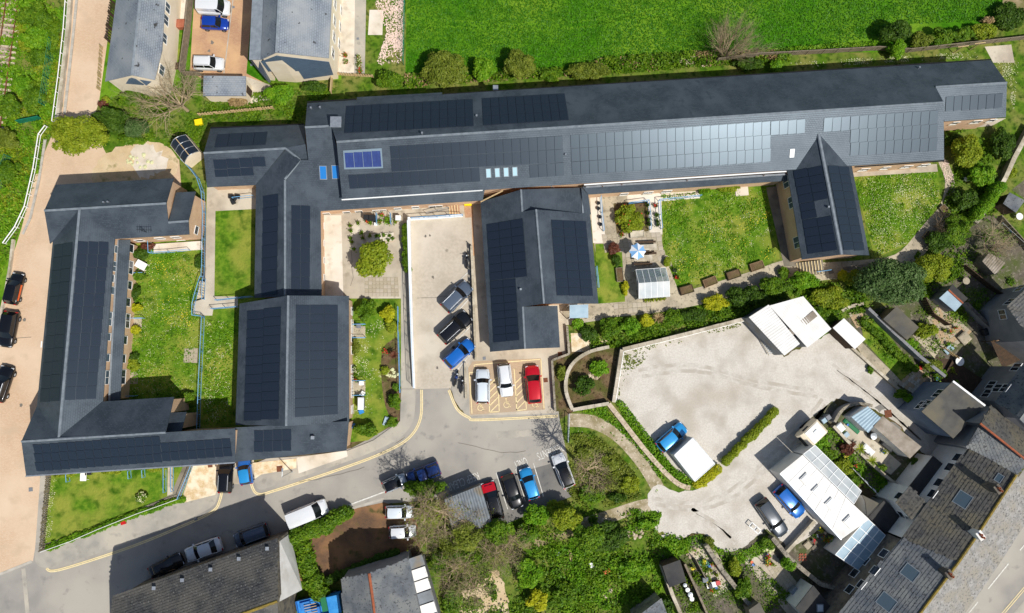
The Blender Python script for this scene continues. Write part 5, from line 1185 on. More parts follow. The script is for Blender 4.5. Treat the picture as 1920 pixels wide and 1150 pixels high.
def clipseg(x0, x1, y0, y1, step):
    y = y0-(x1-x0)
    while y < y1:
        a, c = (x0, y+(x1-x0)), (x1, y); yl_a = list(a); yl_c = list(c)
        if a[1] <= y1+10 and c[1] >= y0-2 and a[1] > y0:
            if a[1] > y1: a = (x0+(a[1]-y1), y1)
            yl(a, (c[0], max(c[1], y0)) if c[1] >= y0 else (x1-(y0-c[1]), y0))
        y += step
clipseg(918, 934, 696, 772, 13); clipseg(967, 985, 692, 769, 13); clipseg(892, 1012, 680, 692, 17)
def wheelchair(px, py, s=1.0):
    c = U(px, py); b = MB(); z = .004*13; P = lambda x, y: Vector((c.x+x*s, c.y+y*s, z))
    def st(pts, w=.09):
        for i in range(len(pts)-1):
            a, q = P(*pts[i]), P(*pts[i+1]); d = (q-a).normalized(); n = Vector((-d.y, d.x, 0))*w/2; b.poly([a-n, q-n, q+n, a+n])
    st([(.38*math.cos(t)-.02, .38*math.sin(t)-.15) for t in [math.pi*(.62+k*1.3/16) for k in range(17)]]); st([(-.08, .5), (-.02, .0), (.28, .0), (.42, -.42), (.55, -.38)]); st([(-.05, .22), (.25, .2)])
    b.poly([P(-.1+.11*math.cos(t*math.pi/5), .64+.11*math.sin(t*math.pi/5)) for t in range(10)])
    structure(b.build('wheelchair_symbol', 'line_yellow', origin=(0, 0, 0)))
wheelchair(901, 763, .85); wheelchair(950, 757, .9); wheelchair(1003, 757, .8)
# ================================================================ plants
RCn = np.array(RC)
def UN(px, py, z):
    d = np.stack([(px-960)/FPX, -(py-575)/FPX, -np.ones_like(px)], 1) @ RCn.T
    return np.array([0, 0, HC])+d*((z-HC)/d[:, 2])[:, None]
def fast_mesh(name, V, k, m):
    """V: (N*k,3) corners of N separate k-gons"""
    me = bpy.data.meshes.new(name); N = len(V)//k
    me.vertices.add(len(V)); me.vertices.foreach_set('co', V.astype(np.float32).ravel())
    me.loops.add(len(V)); me.loops.foreach_set('vertex_index', np.arange(len(V), dtype=np.int32))
    me.polygons.add(N); me.polygons.foreach_set('loop_start', np.arange(0, len(V), k, dtype=np.int32))
    me.materials.append(M(m)); me.update(); return me
def unit(a): return a/np.maximum(np.linalg.norm(a, axis=1, keepdims=True), 1e-6)
def leaf_mesh(name, C, Nn, size, m, rng, aspect=1.7):
    n = len(C); N_ = unit(Nn); t = unit(np.cross(N_, rng.normal(size=(n, 3)))); bt = np.cross(N_, t)
    s = size*rng.uniform(.6, 1.35, n)[:, None]; a = t*s*aspect*.5; b = bt*s*.5
    V = np.stack([C-a, C-b*.9+a*.1, C+a, C+b*.9+a*.1], 1).reshape(-1, 3); return fast_mesh(name, V, 4, m)
def cloud(lobes, n, rng, shell=.55):
    L = np.array(lobes); w = (L[:, 3]*L[:, 4]+L[:, 4]*L[:, 5]+L[:, 3]*L[:, 5]); w /= w.sum()
    i = rng.choice(len(L), n, p=w); d = unit(rng.normal(size=(n, 3))); d[:, 2] = np.where(d[:, 2] < -.3, -d[:, 2], d[:, 2])
    r = (shell+(1-shell)*rng.random(n)**.5)*rng.uniform(.9, 1.12, n)
    C = L[i, :3]+d*L[i, 3:6]*r[:, None]; C[:, 2] = np.maximum(C[:, 2], .05)
    return C, d
def make_lobes(rx, ry, h, k, rng, base=.25, round_=1.0):
    out = [(0, 0, h*.46, rx*.66, ry*.66, h*.46)]
    for j in range(int(k*1.5)):
        a = rng.uniform(0, 2*math.pi); q = math.sqrt(rng.uniform(.15, 1))
        s = rng.uniform(.2, .44); zz = h*(base+(1-base)*rng.uniform(.25, .85)*(1-.45*q*q))
        out.append((math.cos(a)*q*rx*(1-s*.8), math.sin(a)*q*ry*(1-s*.8), zz, rx*s, ry*s, min(h*.35, rx*s*.9)))
    return out
def branches(b, p, d, L, r, depth, rng, spread=.55, up=.12, kids=(2, 4), shrink=.68, thin=.62, nside=3):
    """one limb and its twigs, as tapering tubes"""
    segs = 3 if depth > 1 else 2; q = p.copy(); dd = d.copy()
    for s in range(segs):
        nq = q+dd*(L/segs); rr = r*(1-.5*(s+1)/segs); ring(b, q, nq, r*(1-.5*s/segs), rr, nside)
        q = nq; dd = (dd+Vector((rng.gauss(0, .13), rng.gauss(0, .13), rng.gauss(up, .1)))).normalized()
        if depth > 0 and s > 0 or (depth > 1 and s == 0 and rng.random() < .4):
            for k in range(rng.randint(*kids)):
                e = Vector((rng.gauss(0, 1), rng.gauss(0, 1), rng.gauss(.1, .7))).normalized()
                nd = (dd*(1-spread)+e*spread).normalized(); branches(b, q, nd, L*shrink*rng.uniform(.7, 1.15), rr*thin, depth-1, rng, spread, up, kids, shrink, thin, nside)
def ring(b, p, q, r0, r1, n):
    d = (q-p)
    if d.length < 1e-5: return
    d.normalize(); a = d.orthogonal().normalized(); c = d.cross(a); k = len(b.v)
    for ce, r in ((p, r0), (q, r1)):
        for i in range(n): t = 2*math.pi*i/n; b.v.append(ce+(a*math.cos(t)+c*math.sin(t))*r)
    for i in range(n): b.f.append((k+i, k+(i+1) % n, k+n+(i+1) % n, k+n+i)); b.m.append(0)
GID = [100]
def plant(name, label, cat, px, py, rx, ry, h, m, group=None, size=.16, dens=1.0, k=9, tree=False, z0=0.0, bark='bark', n=None, flowers=None, trunkfrac=.35, zc=None, limbs=5):
    """shrub or leafy tree: crown seen centred on the pixel, radii in pixels, height in metres"""
    GID[0] += 1; rng = np.random.default_rng(GID[0]); pr = random.Random(GID[0])
    sc = 15.3; rx, ry = rx/sc, ry/sc
    c = U(px, py, z0+(h*.6 if zc is None else zc)); root = thing(name, label, cat, (c.x, c.y, z0), group)
    zb = h*trunkfrac if tree else 0
    lobes = make_lobes(rx, ry, h-zb, k, rng)
    lobes = [(x, y, z+zb, a, b_, c_) for x, y, z, a, b_, c_ in lobes]
    area = math.pi*rx*ry; nn = n or int(min(15000, max(260, area*dens*330*(.16/size)**1.4*(1+.25*h/max(rx, .5)))))
    C, d = cloud(lobes, nn, rng); nor = d*.7+np.array([0, 0, .55])+rng.normal(size=(nn, 3))*.45
    link('crown' if tree else 'foliage', leaf_mesh(name, C, nor, size, m, rng), root)
    b = MB()
    if tree:
        r0 = max(.09, h*.028); ring(b, Vector((0, 0, -.1)), Vector((pr.uniform(-.1, .1), pr.uniform(-.1, .1), h*.45)), r0, r0*.7, 7)
        for j in range(limbs):
            l = lobes[1+j % (len(lobes)-1)]; a = Vector((0, 0, h*(.3+.04*j))); q = Vector(l[:3]); mid = a.lerp(q, .5)+Vector((0, 0, .25)); ring(b, a, mid, r0*.5, r0*.32, 5); ring(b, mid, q, r0*.32, r0*.12, 5)
        link('trunk', b.mesh('trunk', bark, uv=False), root)
    else:
        for j in range(4):
            l = lobes[1+j % (len(lobes)-1)]; a = Vector((pr.uniform(-.1, .1), pr.uniform(-.1, .1), -.05)); q = Vector(l[:3]); ring(b, a, q, .04+.008*h, .015, 4)
        link('stem', b.mesh('stem', bark, uv=False), root)
    if flowers:
        fm, fn, fs = flowers; Cf, df = cloud([(x, y, z, a*1.03, b_*1.03, c_*1.05) for x, y, z, a, b_, c_ in lobes], fn, rng, .95)
        link('blossom', leaf_mesh('blossom', Cf, df+np.array([0, 0, .8]), fs, fm, rng, 1.0), root)
    return root
def bare_tree(label, px, py, R, h, m='bark_pale', depth=4, lean=(0, 0), group=None, n0=6, name='bare_tree', leaves=None, up=.06, seed=0, spread=.55, r0=None, elev=.55, trunk=.25):
    """leafless tree: the pixel is the foot of its trunk"""
    GID[0] += 1; pr = random.Random(GID[0]+seed); c = U(px, py, 0); root = thing(name, label, 'tree', c, group)
    R = R/15.3; r0 = r0 or .035*h; top = Vector((lean[0]*.3, lean[1]*.3, h*trunk))
    b = MB(); ring(b, Vector((0, 0, -.1)), top, r0, r0*.85, 7); link('trunk', b.mesh('trunk', m, uv=False), root)
    b = MB()
    for j in range(n0):
        a = 2*math.pi*(j+pr.random()*.6)/n0; e = elev+pr.uniform(-.15, .25)
        d = Vector((math.cos(a)*math.cos(e)+lean[0], math.sin(a)*math.cos(e)+lean[1], math.sin(e))).normalized()
        branches(b, top, d, R*.5*pr.uniform(.8, 1.2), r0*.5, depth, pr, spread, up)
    link('crown', b.mesh('crown', m, uv=False), root)
    if leaves:
        rng = np.random.default_rng(GID[0]); lm, ln, ls = leaves; V = np.array([v[:] for v in b.v]); i = rng.choice(len(V), ln)
        C = V[i]+rng.normal(size=(ln, 3))*.18; link('leaves', leaf_mesh('leaves', C, rng.normal(size=(ln, 3))+np.array([0, 0, .8]), ls, lm, rng), root)
    return root
def hedge(label, pts, w, h, m, group=None, size=.13, dens=1.0, name='hedge', z0=0.0, flowers=None, ragged=.2):
    GID[0] += 1; rng = np.random.default_rng(GID[0]); P = [U(p[0], p[1], z0+h*.7) for p in pts]
    base = base_of(P); base.z = z0; root = thing(name, label, 'hedge', base, group); lobes = []; ln = 0
    for i in range(len(P)-1):
        d = P[i+1]-P[i]; L = d.length; ln += L; n = max(1, int(L/(w*.45)))
        for j in range(n+1):
            q = P[i]+d*(j/n)-base; jx, jy = rng.normal(size=2)*ragged*w*.3
            lobes.append((q.x+jx, q.y+jy, h*rng.uniform(.42, .5), w*.5*rng.uniform(.85, 1.15), w*.5*rng.uniform(.85, 1.15), h*.5*rng.uniform(.9, 1.15)))
    nn = int(min(26000, ln*(w+h)*dens*420*(.13/size)**1.4)); C, d = cloud(lobes, nn, rng)
    link('foliage', leaf_mesh('foliage', C, d*.8+np.array([0, 0, .4])+rng.normal(size=(nn, 3))*.45, size, m, rng), root)
    b = MB()
    for l in lobes[::2]: ring(b, Vector((l[0], l[1], -.05)), Vector((l[0], l[1], h*.6)), .04, .015, 4)
    link('stem', b.mesh('stem', 'bark', uv=False), root)
    if flowers:
        fm, fn, fs = flowers; C, d = cloud([(x, y, z, a*1.03, b_*1.03, c*1.05) for x, y, z, a, b_, c in lobes], fn, rng, .95); link('blossom', leaf_mesh('blossom', C, d+np.array([0, 0, .8]), fs, fm, rng, 1.0), root)
    return root
def in_poly(x, y, poly):
    r = np.zeros(len(x), bool); n = len(poly)
    for i in range(n):
        (x1, y1), (x2, y2) = poly[i][:2], poly[i-1][:2]
        if y1 == y2: continue
        c = ((y1 > y) != (y2 > y)) & (x < (x2-x1)*(y-y1)/(y2-y1)+x1); r ^= c
    return r
def scatter(name, poly, n, m, size, hmax=.25, z0=0.0, clump=0, seed=1, flat=False, aspect=1.7, exclude=()):
    rng = np.random.default_rng(seed); xs = [p[0] for p in poly]; ys = [p[1] for p in poly]
    x = rng.uniform(min(xs), max(xs), n*3); y = rng.uniform(min(ys), max(ys), n*3)
    if clump:
        cx = rng.uniform(min(xs), max(xs), clump); cy = rng.uniform(min(ys), max(ys), clump); i = rng.integers(0, clump, n*3)
        sp = rng.uniform(3, 13, clump)[i]; x = cx[i]+rng.normal(size=n*3)*sp; y = cy[i]+rng.normal(size=n*3)*sp
    k = in_poly(x, y, poly)
    for e in exclude: k &= ~in_poly(x, y, e)
    x, y = x[k][:n], y[k][:n]; N = len(x)
    C = UN(x, y, z0); C[:, 2] = z0+.05+hmax*rng.random(N)**2
    nor = np.array([0, 0, 1.0])+rng.normal(size=(N, 3))*(.15 if flat else .6)
    me = leaf_mesh(name, C, nor, size, m, rng, aspect); o = bpy.data.objects.new(name, me); COL.objects.link(o); return o
def gstuff(o, label, cat): stuff(o); tag(o, label, cat); return o

# ---- railway bank, top left
for px, py, rx, ry, h, m, lab in ((64, 30, 34, 30, 2.2, 'leaf_mid', 'broad green bush between the rails and the guard rail'), (68, 72, 32, 24, 2.4, 'leaf_bright', 'bright fresh green bush behind the yellow gorse'), (72, 108, 26, 20, 1.8, 'leaf_mid', 'green bush beside the upper mesh fence'), (46, 82, 14, 12, 1.3, 'leaf_lime', 'yellow green gorse bush close to the rails'), (48, 160, 20, 24, 1.8, 'leaf_bright', 'bright bush above the solid green fence panel'), (16, 200, 26, 26, 2.4, 'leaf_mid', 'dense bush hiding the end of the track'), (62, 180, 26, 32, 1.5, 'leaf_mid', 'low bush touching the solid green fence panel'), (10, 260, 22, 24, 2.0, 'leaf_olive', 'olive bush beside the lower green mesh fence'), (14, 320, 22, 26, 1.8, 'leaf_mid', 'green bush growing through the lower mesh fence'), (98, 60, 14, 40, 1.2, 'leaf_mid', 'narrow strip of bush along the guard rail'), (50, 6, 30, 18, 2, 'leaf_bright', 'bright bush nearest the top of the track')):
    plant('bank_shrub', lab, 'shrub', px, py, rx, ry, h, m)
gstuff(scatter('bank_grass', [(-20, -20), (126, -20), (104, 236), (72, 330), (30, 450), (0, 520), (-20, 520)], 16000, 'leaf_bright', .2, .35, seed=3, clump=140), 'long grass and weeds on the railway bank', 'grass')
gstuff(scatter('bank_weeds', [(40, -10), (126, -10), (104, 236), (72, 330), (30, 450), (0, 520), (0, 300)], 7000, 'leaf_lime', .18, .3, seed=4, clump=60), 'yellowish weeds along the railway fence', 'weeds')
plant('hawthorn_tree', 'leafy hawthorn tree hanging over the access road', 'tree', 150, 258, 52, 38, 4.2, 'leaf_lime', tree=True, k=14)
plant('laurel_bush', 'dark green laurel bush below the grey roofed house', 'shrub', 207, 222, 36, 26, 2.6, 'leaf_dark')
plant('elder_bush', 'blue green bush beside the bare tree', 'shrub', 252, 240, 22, 24, 2.4, 'leaf_blue')
plant('round_bush', 'fresh green bush against the cream gable of the grey roofed house', 'shrub', 246, 184, 30, 18, 1.8, 'leaf_mid')
plant('purple_shrub', 'small purple leaved shrub at the end of the access road', 'shrub', 192, 196, 9, 10, 1.2, 'leaf_red')
plant('lime_shrub', 'small lime shrub beside the purple shrub', 'shrub', 196, 187, 8, 8, .9, 'leaf_lime')
plant('low_shrub', 'low green bush by the gravel heap', 'shrub', 246, 262, 26, 14, 1.2, 'leaf_mid')
for py, m in ((10, 'leaf_dark'), (45, 'leaf_mid'), (62, 'leaf_lime'), (78, 'leaf_lime')): plant('border_shrub', 'clipped border shrub along the trellis of the grey roofed house', 'shrub', 209 if py > 20 else 214, py, 7, 11, .9, m, 'border shrubs by the trellis')
bare_tree('spreading bare tree above the curved garden railing', 352, 208, 92, 6.0, depth=3, lean=(-.45, .3), n0=9, elev=.45, r0=.22, spread=.5)
gstuff(scatter('rough_tufts', [(200, 190), (280, 150), (360, 190), (480, 175), (640, 165), (600, 190), (570, 232), (400, 228), (380, 300), (300, 270), (220, 260)], 9000, 'leaf_mid', .18, .3, seed=6, clump=90), 'tufty grass behind the flats', 'grass')
# ---- hedge line behind the long block
for lab, px, py, rx, ry, h, m in (('round yellow green bush at the foot of the blossom strip', 731, 146, 30, 20, 2.6, 'leaf_mid'), ('biggest dense olive green bush behind the long block', 828, 128, 48, 34, 3.4, 'leaf_olive'), ('small bright bush between the two round olive bushes', 906, 132, 25, 24, 2.5, 'leaf_bright'), ('round olive tree casting its shadow on the field', 975, 120, 32, 30, 3.2, 'leaf_olive'), ('wide low olive thicket at the field edge', 1100, 134, 46, 18, 1.8, 'leaf_olive'), ('bushy green shrub among the rubble heaps', 1030, 142, 26, 12, 1.2, 'leaf_mid'), ('ivy clump on the post and rail fence', 1404, 120, 34, 14, 1.5, 'leaf_dark'), ('round bright bush against the long block eave', 1456, 122, 15, 12, 1.6, 'leaf_bright')):
    plant('hedgerow_bush', lab, 'shrub', px, py, rx, ry, h, m, dens=1.2, k=14)
plant('ivy_hedge', 'dark green bushes in front of the slate hung gable', 'shrub', 524, 176, 34, 18, 2.0, 'leaf_bright'); plant('ivy_hedge', 'low dark hedge right below the slate hung gable', 'shrub', 588, 163, 26, 12, 1.4, 'leaf_dark'); plant('twiggy_shrub', 'brown twiggy shrub beside the slate outbuilding', 'shrub', 446, 190, 20, 14, 1.4, 'leaf_twig')
bare_tree('fan shaped leafless willow at the edge of the field', 1352, 114, 84, 5.5, depth=3, lean=(.3, .55), n0=16, elev=.7, spread=.3, trunk=.05, r0=.16, up=.1)
hb = [(760, 168), (830, 160), (1000, 148), (1200, 136), (1340, 124), (1480, 116), (1480, 96), (1340, 96), (1150, 108), (1060, 128), (940, 138), (860, 146), (760, 140)]
gstuff(scatter('hedge_bank', hb, 12000, 'leaf_mid', .2, .7, seed=8, clump=120), 'tangled undergrowth on the bank behind the long block', 'undergrowth'); gstuff(scatter('hedge_bank_straw', hb, 2500, 'leaf_twig', .2, .5, seed=9, clump=40), 'dead straw and twigs on the bank behind the long block', 'undergrowth')
for px, py, rx, ry, h, m, lab in ((1681, 58, 32, 24, 3.4, 'leaf_dark', 'dense dark evergreen at the field edge'), (1682, 92, 19, 20, 2.6, 'leaf_bright', 'round clipped bush growing through the long fence'), (1728, 75, 22, 18, 2.2, 'leaf_olive', 'olive hedge bush next to the dark evergreen'), (1770, 68, 26, 20, 2.4, 'leaf_mid', 'hedge bush in the middle of the field fence row'), (1806, 62, 24, 16, 2.2, 'leaf_mid', 'leafy hedge bush behind the washing posts'), (1846, 58, 30, 18, 2.2, 'leaf_lime', 'yellow tinged bush at the end of the hedge row'), (1852, 38, 14, 8, 1.2, 'leaf_twig', 'dry brown bush at the field corner'), (1900, 30, 40, 30, 1.6, 'leaf_dark', 'dark scrub below the muddy field gate')):
    plant('field_hedge_bush', lab, 'shrub', px, py, rx, ry, h, m)
bb_ = [(1420, 108), (1560, 96), (1640, 88), (1640, 80), (1560, 84), (1420, 96)]
gstuff(scatter('fence_weeds', bb_, 2600, 'leaf_bright', .18, .5, seed=10), 'weeds growing along the long fence', 'weeds')
# ---- gardens at the right
for px, py, rx, ry, h, m, lab in ((1814, 282, 36, 36, 3.6, 'leaf_lime', 'big golden green bush beside the east end of the long block'), (1842, 326, 26, 24, 2.8, 'leaf_bright', 'bright green bush beside the golden one'), (1786, 262, 24, 16, 1.6, 'leaf_dark', 'dark low bush below the east end wall'), (1880, 268, 26, 36, 2.0, 'leaf_dark', 'dark bush beside the boundary wall'), (1812, 376, 28, 24, 2.2, 'leaf_dark', 'shaded bush beyond the garden path'), (1795, 432, 34, 30, 2.6, 'leaf_mid', 'shrub next to the wooden planters'), (1760, 452, 26, 24, 2.0, 'leaf_dark', 'low dark shrub by the paved path'), (1750, 500, 44, 32, 3.0, 'leaf_lime', 'large mossy green shrub beside the grey conifer')):
    plant('garden_shrub', lab, 'shrub', px, py, rx, ry, h, m, k=13)
plant('grey_conifer', 'large grey green tree above the timber sheds', 'tree', 1668, 528, 64, 46, 6.0, 'leaf_blue', tree=True, k=22, size=.18, dens=1.25)
hedge('tall clipped conifer hedge beside the dark felt shed', [(1872, 352), (1838, 398)], 1.7, 2.8, 'leaf_bright', dens=1.2)
bare_tree('bare tree with pale twigs beside the tumbledown shed', 1830, 468, 64, 5.5, depth=3, lean=(.4, .25), n0=8, elev=.5, r0=.18)
bare_tree('small bare tree over the paved garden path', 1752, 425, 34, 3.5, 'bark', depth=3, n0=6)
gstuff(scatter('east_undergrowth', [(1690, 520), (1740, 440), (1790, 330), (1790, 240), (1900, 230), (1880, 330), (1860, 420), (1790, 520), (1740, 560), (1640, 580), (1560, 600), (1560, 530)], 9000, 'leaf_mid', .2, .6, seed=12, clump=80), 'tangled undergrowth along the garden boundary', 'undergrowth')
# ---- border between the garden path and the gravel yard
for px, py, rx, ry, h, m, lab in ((1082, 609, 15, 13, 1.2, 'leaf_bright', 'bright bush just below the porch canopy'), (1103, 627, 17, 17, 1.5, 'leaf_dark', 'clipped round dark bush on the pale gravel'), (1142, 617, 22, 22, 1.9, 'leaf_mid', 'large clipped dome beside the garden path'), (1182, 610, 20, 18, 1.7, 'leaf_bright', 'rounded bright bush right of the clipped dome'), (1213, 600, 14, 14, 1.3, 'leaf_yellow', 'golden shrub beside the spiky palm'), (1344, 567, 30, 16, 1.5, 'leaf_yellow', 'wide golden bush along the garden path'), (1260, 598, 26, 18, 1.2, 'leaf_mid', 'green border shrub next to the spiky palm'), (1300, 592, 28, 14, 1.1, 'leaf_dark', 'low dark border shrub'), (1400, 556, 40, 22, 2.2, 'leaf_dark', 'dark laurel mass in front of the white barn'), (1452, 538, 34, 20, 2.2, 'leaf_mid', 'green laurel mass below the court steps'), (1508, 528, 32, 20, 2.0, 'leaf_bright', 'bright laurel below the stair railing'), (1580, 517, 12, 14, 1.5, 'leaf_yellow', 'small golden bush by the stairs'), (1604, 522, 20, 18, 1.8, 'leaf_lime', 'lime green bush beside the small golden one'), (1556, 560, 40, 24, 1.6, 'leaf_lime', 'flowering herbs behind the white barn'), (1470, 512, 12, 12, 1.0, 'leaf_mid', 'weedy bush at the corner of the court lawn'), (1548, 590, 40, 16, 1.2, 'leaf_mid', 'scrub on the low stone terraces')):
    plant('border_bush', lab, 'shrub', px, py, rx, ry, h, m, k=10)
bd = [(1110, 600), (1220, 590), (1310, 574), (1420, 548), (1500, 536), (1560, 530), (1600, 560), (1560, 620), (1500, 556), (1440, 566), (1390, 594), (1160, 650), (1105, 660)]
gstuff(scatter('border_growth', bd, 9000, 'leaf_mid', .18, .6, seed=14, clump=90), 'leafy ground cover between path and yard wall', 'ground cover')
def palm(label, px, py, R, m='leaf_lime', n=26, h=.9):
    GID[0] += 1; rng = random.Random(GID[0]); c = U(px, py, h); t = thing('spiky_palm', label, 'plant', (c.x, c.y, 0)); R /= 15.3
    b = MB(); b.tube((0, 0, -.05), (0, 0, h), .1, .08); link('stem', b.mesh('stem', 'bark', uv=False), t)
    b = MB()
    for i in range(n):
        a = 2*math.pi*i/n+rng.uniform(-.1, .1); e = rng.uniform(.1, 1.0); L = R*rng.uniform(.75, 1.1)
        d = Vector((math.cos(a)*math.cos(e), math.sin(a)*math.cos(e), math.sin(e))); s = Vector((-math.sin(a), math.cos(a), 0))*.05; p = Vector((0, 0, h))
        q = p+d*L*.55; r = p+d*L*.55+Vector((d.x, d.y, d.z-.6)).normalized()*L*.5
        b.add([p-s*.6, p+s*.6, q+s, q-s, r], [(0, 1, 2, 3), (3, 2, 4)])
    link('frond', b.mesh('frond', m, uv=False), t); return t
palm('spiky palm beside the golden shrub in the path border', 1234, 596, 15, 'leaf_twig'); palm('spiky green palm beside the workshop patio', 1612, 842, 13); palm('spiky green palm closer to the black roofed annexe', 1634, 864, 13); palm('red leaved spiky plant in the flower bed', 738, 666, 11, 'leaf_red')
# ---- courtyard tree and garden of the wide block
plant('courtyard_tree', 'yellow green leafy tree in the concrete courtyard', 'tree', 700, 486, 37, 36, 4.0, 'leaf_lime', tree=True, k=18, dens=.9, size=.2)
for px, py, rx, ry, h, m, lab in ((686, 581, 21, 24, 1.7, 'leaf_mid', 'clipped dark green bush at the courtyard corner of the flat garden'), (729, 590, 17, 17, 1.5, 'leaf_yellow', 'golden shrub by the blue fence'), (736, 612, 14, 14, 1.2, 'leaf_lime', 'loose lime shrub below the golden one'), (740, 752, 13, 17, 1.6, 'leaf_mid', 'clipped round bush at the kerb of the side road'), (688, 806, 26, 14, 1.5, 'leaf_mid', 'clipped box bush at the corner of the wide block'), (722, 694, 9, 9, .8, 'leaf_lime', 'small bush in the flower bed'), (742, 726, 8, 8, .8, 'leaf_mid', 'tiny dark bush at the end of the blue fence'), (666, 652, 10, 18, .9, 'leaf_olive', 'plants against the wall of the wide block'), (734, 792, 14, 9, .8, 'leaf_mid', 'low bush on the corner of the pavement')):
    plant('garden_bush', lab, 'shrub', px, py, rx, ry, h, m)
hedge('narrow hedge beneath the white ramp wall', [(761, 425), (761, 490), (763, 505)], .9, 1.3, 'leaf_mid', dens=1.2)
# ---- L block gardens
for px, py, rx, ry, h, m, lab in ((262, 476, 16, 14, 1.3, 'leaf_dark', 'dark round bush below the blue entrance rail'), (276, 463, 16, 8, .8, 'leaf_red', 'reddish shrub beside the entrance ramp'), (258, 518, 16, 10, 1.0, 'leaf_mid', 'bush below the white garden table'), (254, 548, 12, 16, 1.1, 'leaf_dark', 'dark bush by the corner flats lean-to'), (254, 577, 13, 9, .9, 'leaf_yellow', 'golden shrub above the blue rail'), (254, 618, 12, 9, .8, 'leaf_yellow', 'golden mound below the blue rail'), (240, 614, 6, 6, .7, 'leaf_red', 'small purple shrub against the lean-to'), (246, 684, 16, 13, 1.0, 'leaf_lime', 'lime shrub beside the small slab patio'), (250, 668, 10, 8, .8, 'leaf_dark', 'dark shrub above the lime one'), (372, 490, 8, 16, 1.0, 'leaf_dark', 'dark shrub beside the curved walkway'), (350, 746, 18, 12, 1.0, 'leaf_mid', 'bush in the shade of the corner flats')):
    plant('flat_garden_shrub', lab, 'shrub', px, py, rx, ry, h, m)
plant('white_blossom_shrub', 'shrub covered in white blossom on the south lawn', 'shrub', 264, 933, 12, 10, 1.0, 'leaf_mid', flowers=('petal_white', 160, .16))
hedge('weedy hedge strip outside the low roadside railing', [(88, 1028), (160, 1000), (250, 966), (342, 936)], .8, .5, 'leaf_bright', ragged=.4)
for px, py, lab in ((120, 890, 'low lime shrub between the stake fence and the white table'), (205, 884, 'low lime shrub against the wall between the divider rails'), (292, 880, 'low lime shrub against the wall beside the ramp handrail')): plant('wall_shrub', lab, 'shrub', px, py, 22, 6, .7, 'leaf_lime')
# ---- court garden
plant('court_shrub', 'leafy shrub bed between the blue ramp rails', 'shrub', 1180, 410, 30, 28, 1.6, 'leaf_lime', k=12, flowers=('petal_red', 30, .18))
plant('purple_shrub', 'purple leaved bush next to the parasol', 'shrub', 1152, 467, 12, 13, 1.2, 'leaf_red'); plant('dark_shrub', 'dark bush below the purple one', 'shrub', 1157, 488, 10, 12, 1.2, 'leaf_dark')
plant('climber_shrub', 'green climber under the long block eave', 'shrub', 1324, 358, 16, 9, .9, 'leaf_bright'); plant('climber_shrub', 'lime climber next to the doorstep', 'shrub', 1366, 352, 26, 9, .9, 'leaf_lime'); plant('lawn_corner_shrub', 'yellow shrub at the edge of the greenhouse paving', 'shrub', 1250, 490, 8, 10, .8, 'leaf_lime'); plant('yellow_flower_shrub', 'yellow flowering shrub between lawn and greenhouse', 'shrub', 1172, 540, 7, 16, .8, 'leaf_yellow')
# ---- ivy hedge and trees by the road
hedge('thick ivy hedge round the brown brick yard, roadside part', [(648, 962), (610, 985), (560, 1004)], 2.0, 2.0, 'leaf_mid', size=.18); hedge('thick ivy hedge running down to the blue lorry', [(556, 1008), (570, 1050), (586, 1090), (600, 1112)], 2.2, 2.2, 'leaf_mid', size=.18); hedge('ivy on the wall above the terracotta ridge building', [(610, 1090), (680, 1062), (740, 1036)], 1.0, 1.2, 'leaf_dark', size=.18)
for px, py, rx, ry, h, m, lab in ((798, 916, 44, 18, 2.0, 'leaf_mid', 'ivy bank behind the blue pickup'), (806, 964, 30, 24, 2.2, 'leaf_lime', 'ivy clad bush over the white hatchbacks'), (846, 1020, 26, 24, 2.0, 'leaf_olive', 'ivy tangle behind the corrugated garage'), (822, 1052, 20, 22, 2.0, 'leaf_mid', 'ivy heap beside the sheet roofed store'), (1006, 966, 26, 20, 2.2, 'leaf_bright', 'bright shrub below the light blue car'), (1044, 956, 22, 18, 1.8, 'leaf_lime', 'lime shrub beside the bright one'), (984, 1000, 24, 18, 1.8, 'leaf_mid', 'shrub above the bank path'), (990, 1076, 26, 30, 2.4, 'leaf_bright', 'large bush beside the sand patch'), (1008, 1126, 22, 20, 2.2, 'leaf_yellow', 'golden bush at the foot of the bank'), (850, 1126, 18, 30, 1.8, 'leaf_mid', 'ivy heap beside the sand patch'), (1134, 1008, 44, 30, 2.8, 'leaf_dark', 'dark evergreen canopy in the wild garden'), (1186, 1070, 30, 20, 1.2, 'leaf_bright', 'bramble mass in the wild garden'), (1060, 1112, 24, 24, 1.4, 'leaf_mid', 'bramble hump by the scattered rubbish'), (1098, 846, 18, 12, .7, 'leaf_olive', 'low scrub beside the residents bay'), (1140, 870, 22, 16, .8, 'leaf_olive', 'low scrub in the middle of the path bend'), (1180, 908, 20, 18, .7, 'leaf_lime', 'low lime scrub near the mouth of the lane'), (1110, 926, 24, 18, 1.2, 'leaf_mid', 'scrubby bush below the bare ash tree'), (1156, 934, 20, 10, .8, 'leaf_dark', 'dark scrub along the lower arm of the path'), (1212, 984, 20, 10, .9, 'leaf_bright', 'grassy bush at the mouth of the lane'), (1096, 724, 22, 20, 1.7, 'leaf_dark', 'dark bush inside the curved stone wall'), (1124, 690, 20, 16, 1.1, 'leaf_bright', 'bright bush inside the curved stone wall'), (1054, 700, 9, 16, 1.0, 'leaf_olive', 'straggly plant in the walled border of the disabled bays'), (1240, 1140, 26, 16, 1.6, 'leaf_dark', 'dark bush above the slate lean-to')):
    plant('bank_bush', lab, 'shrub', px, py, rx, ry, h, m, k=14, size=.19, dens=.8)
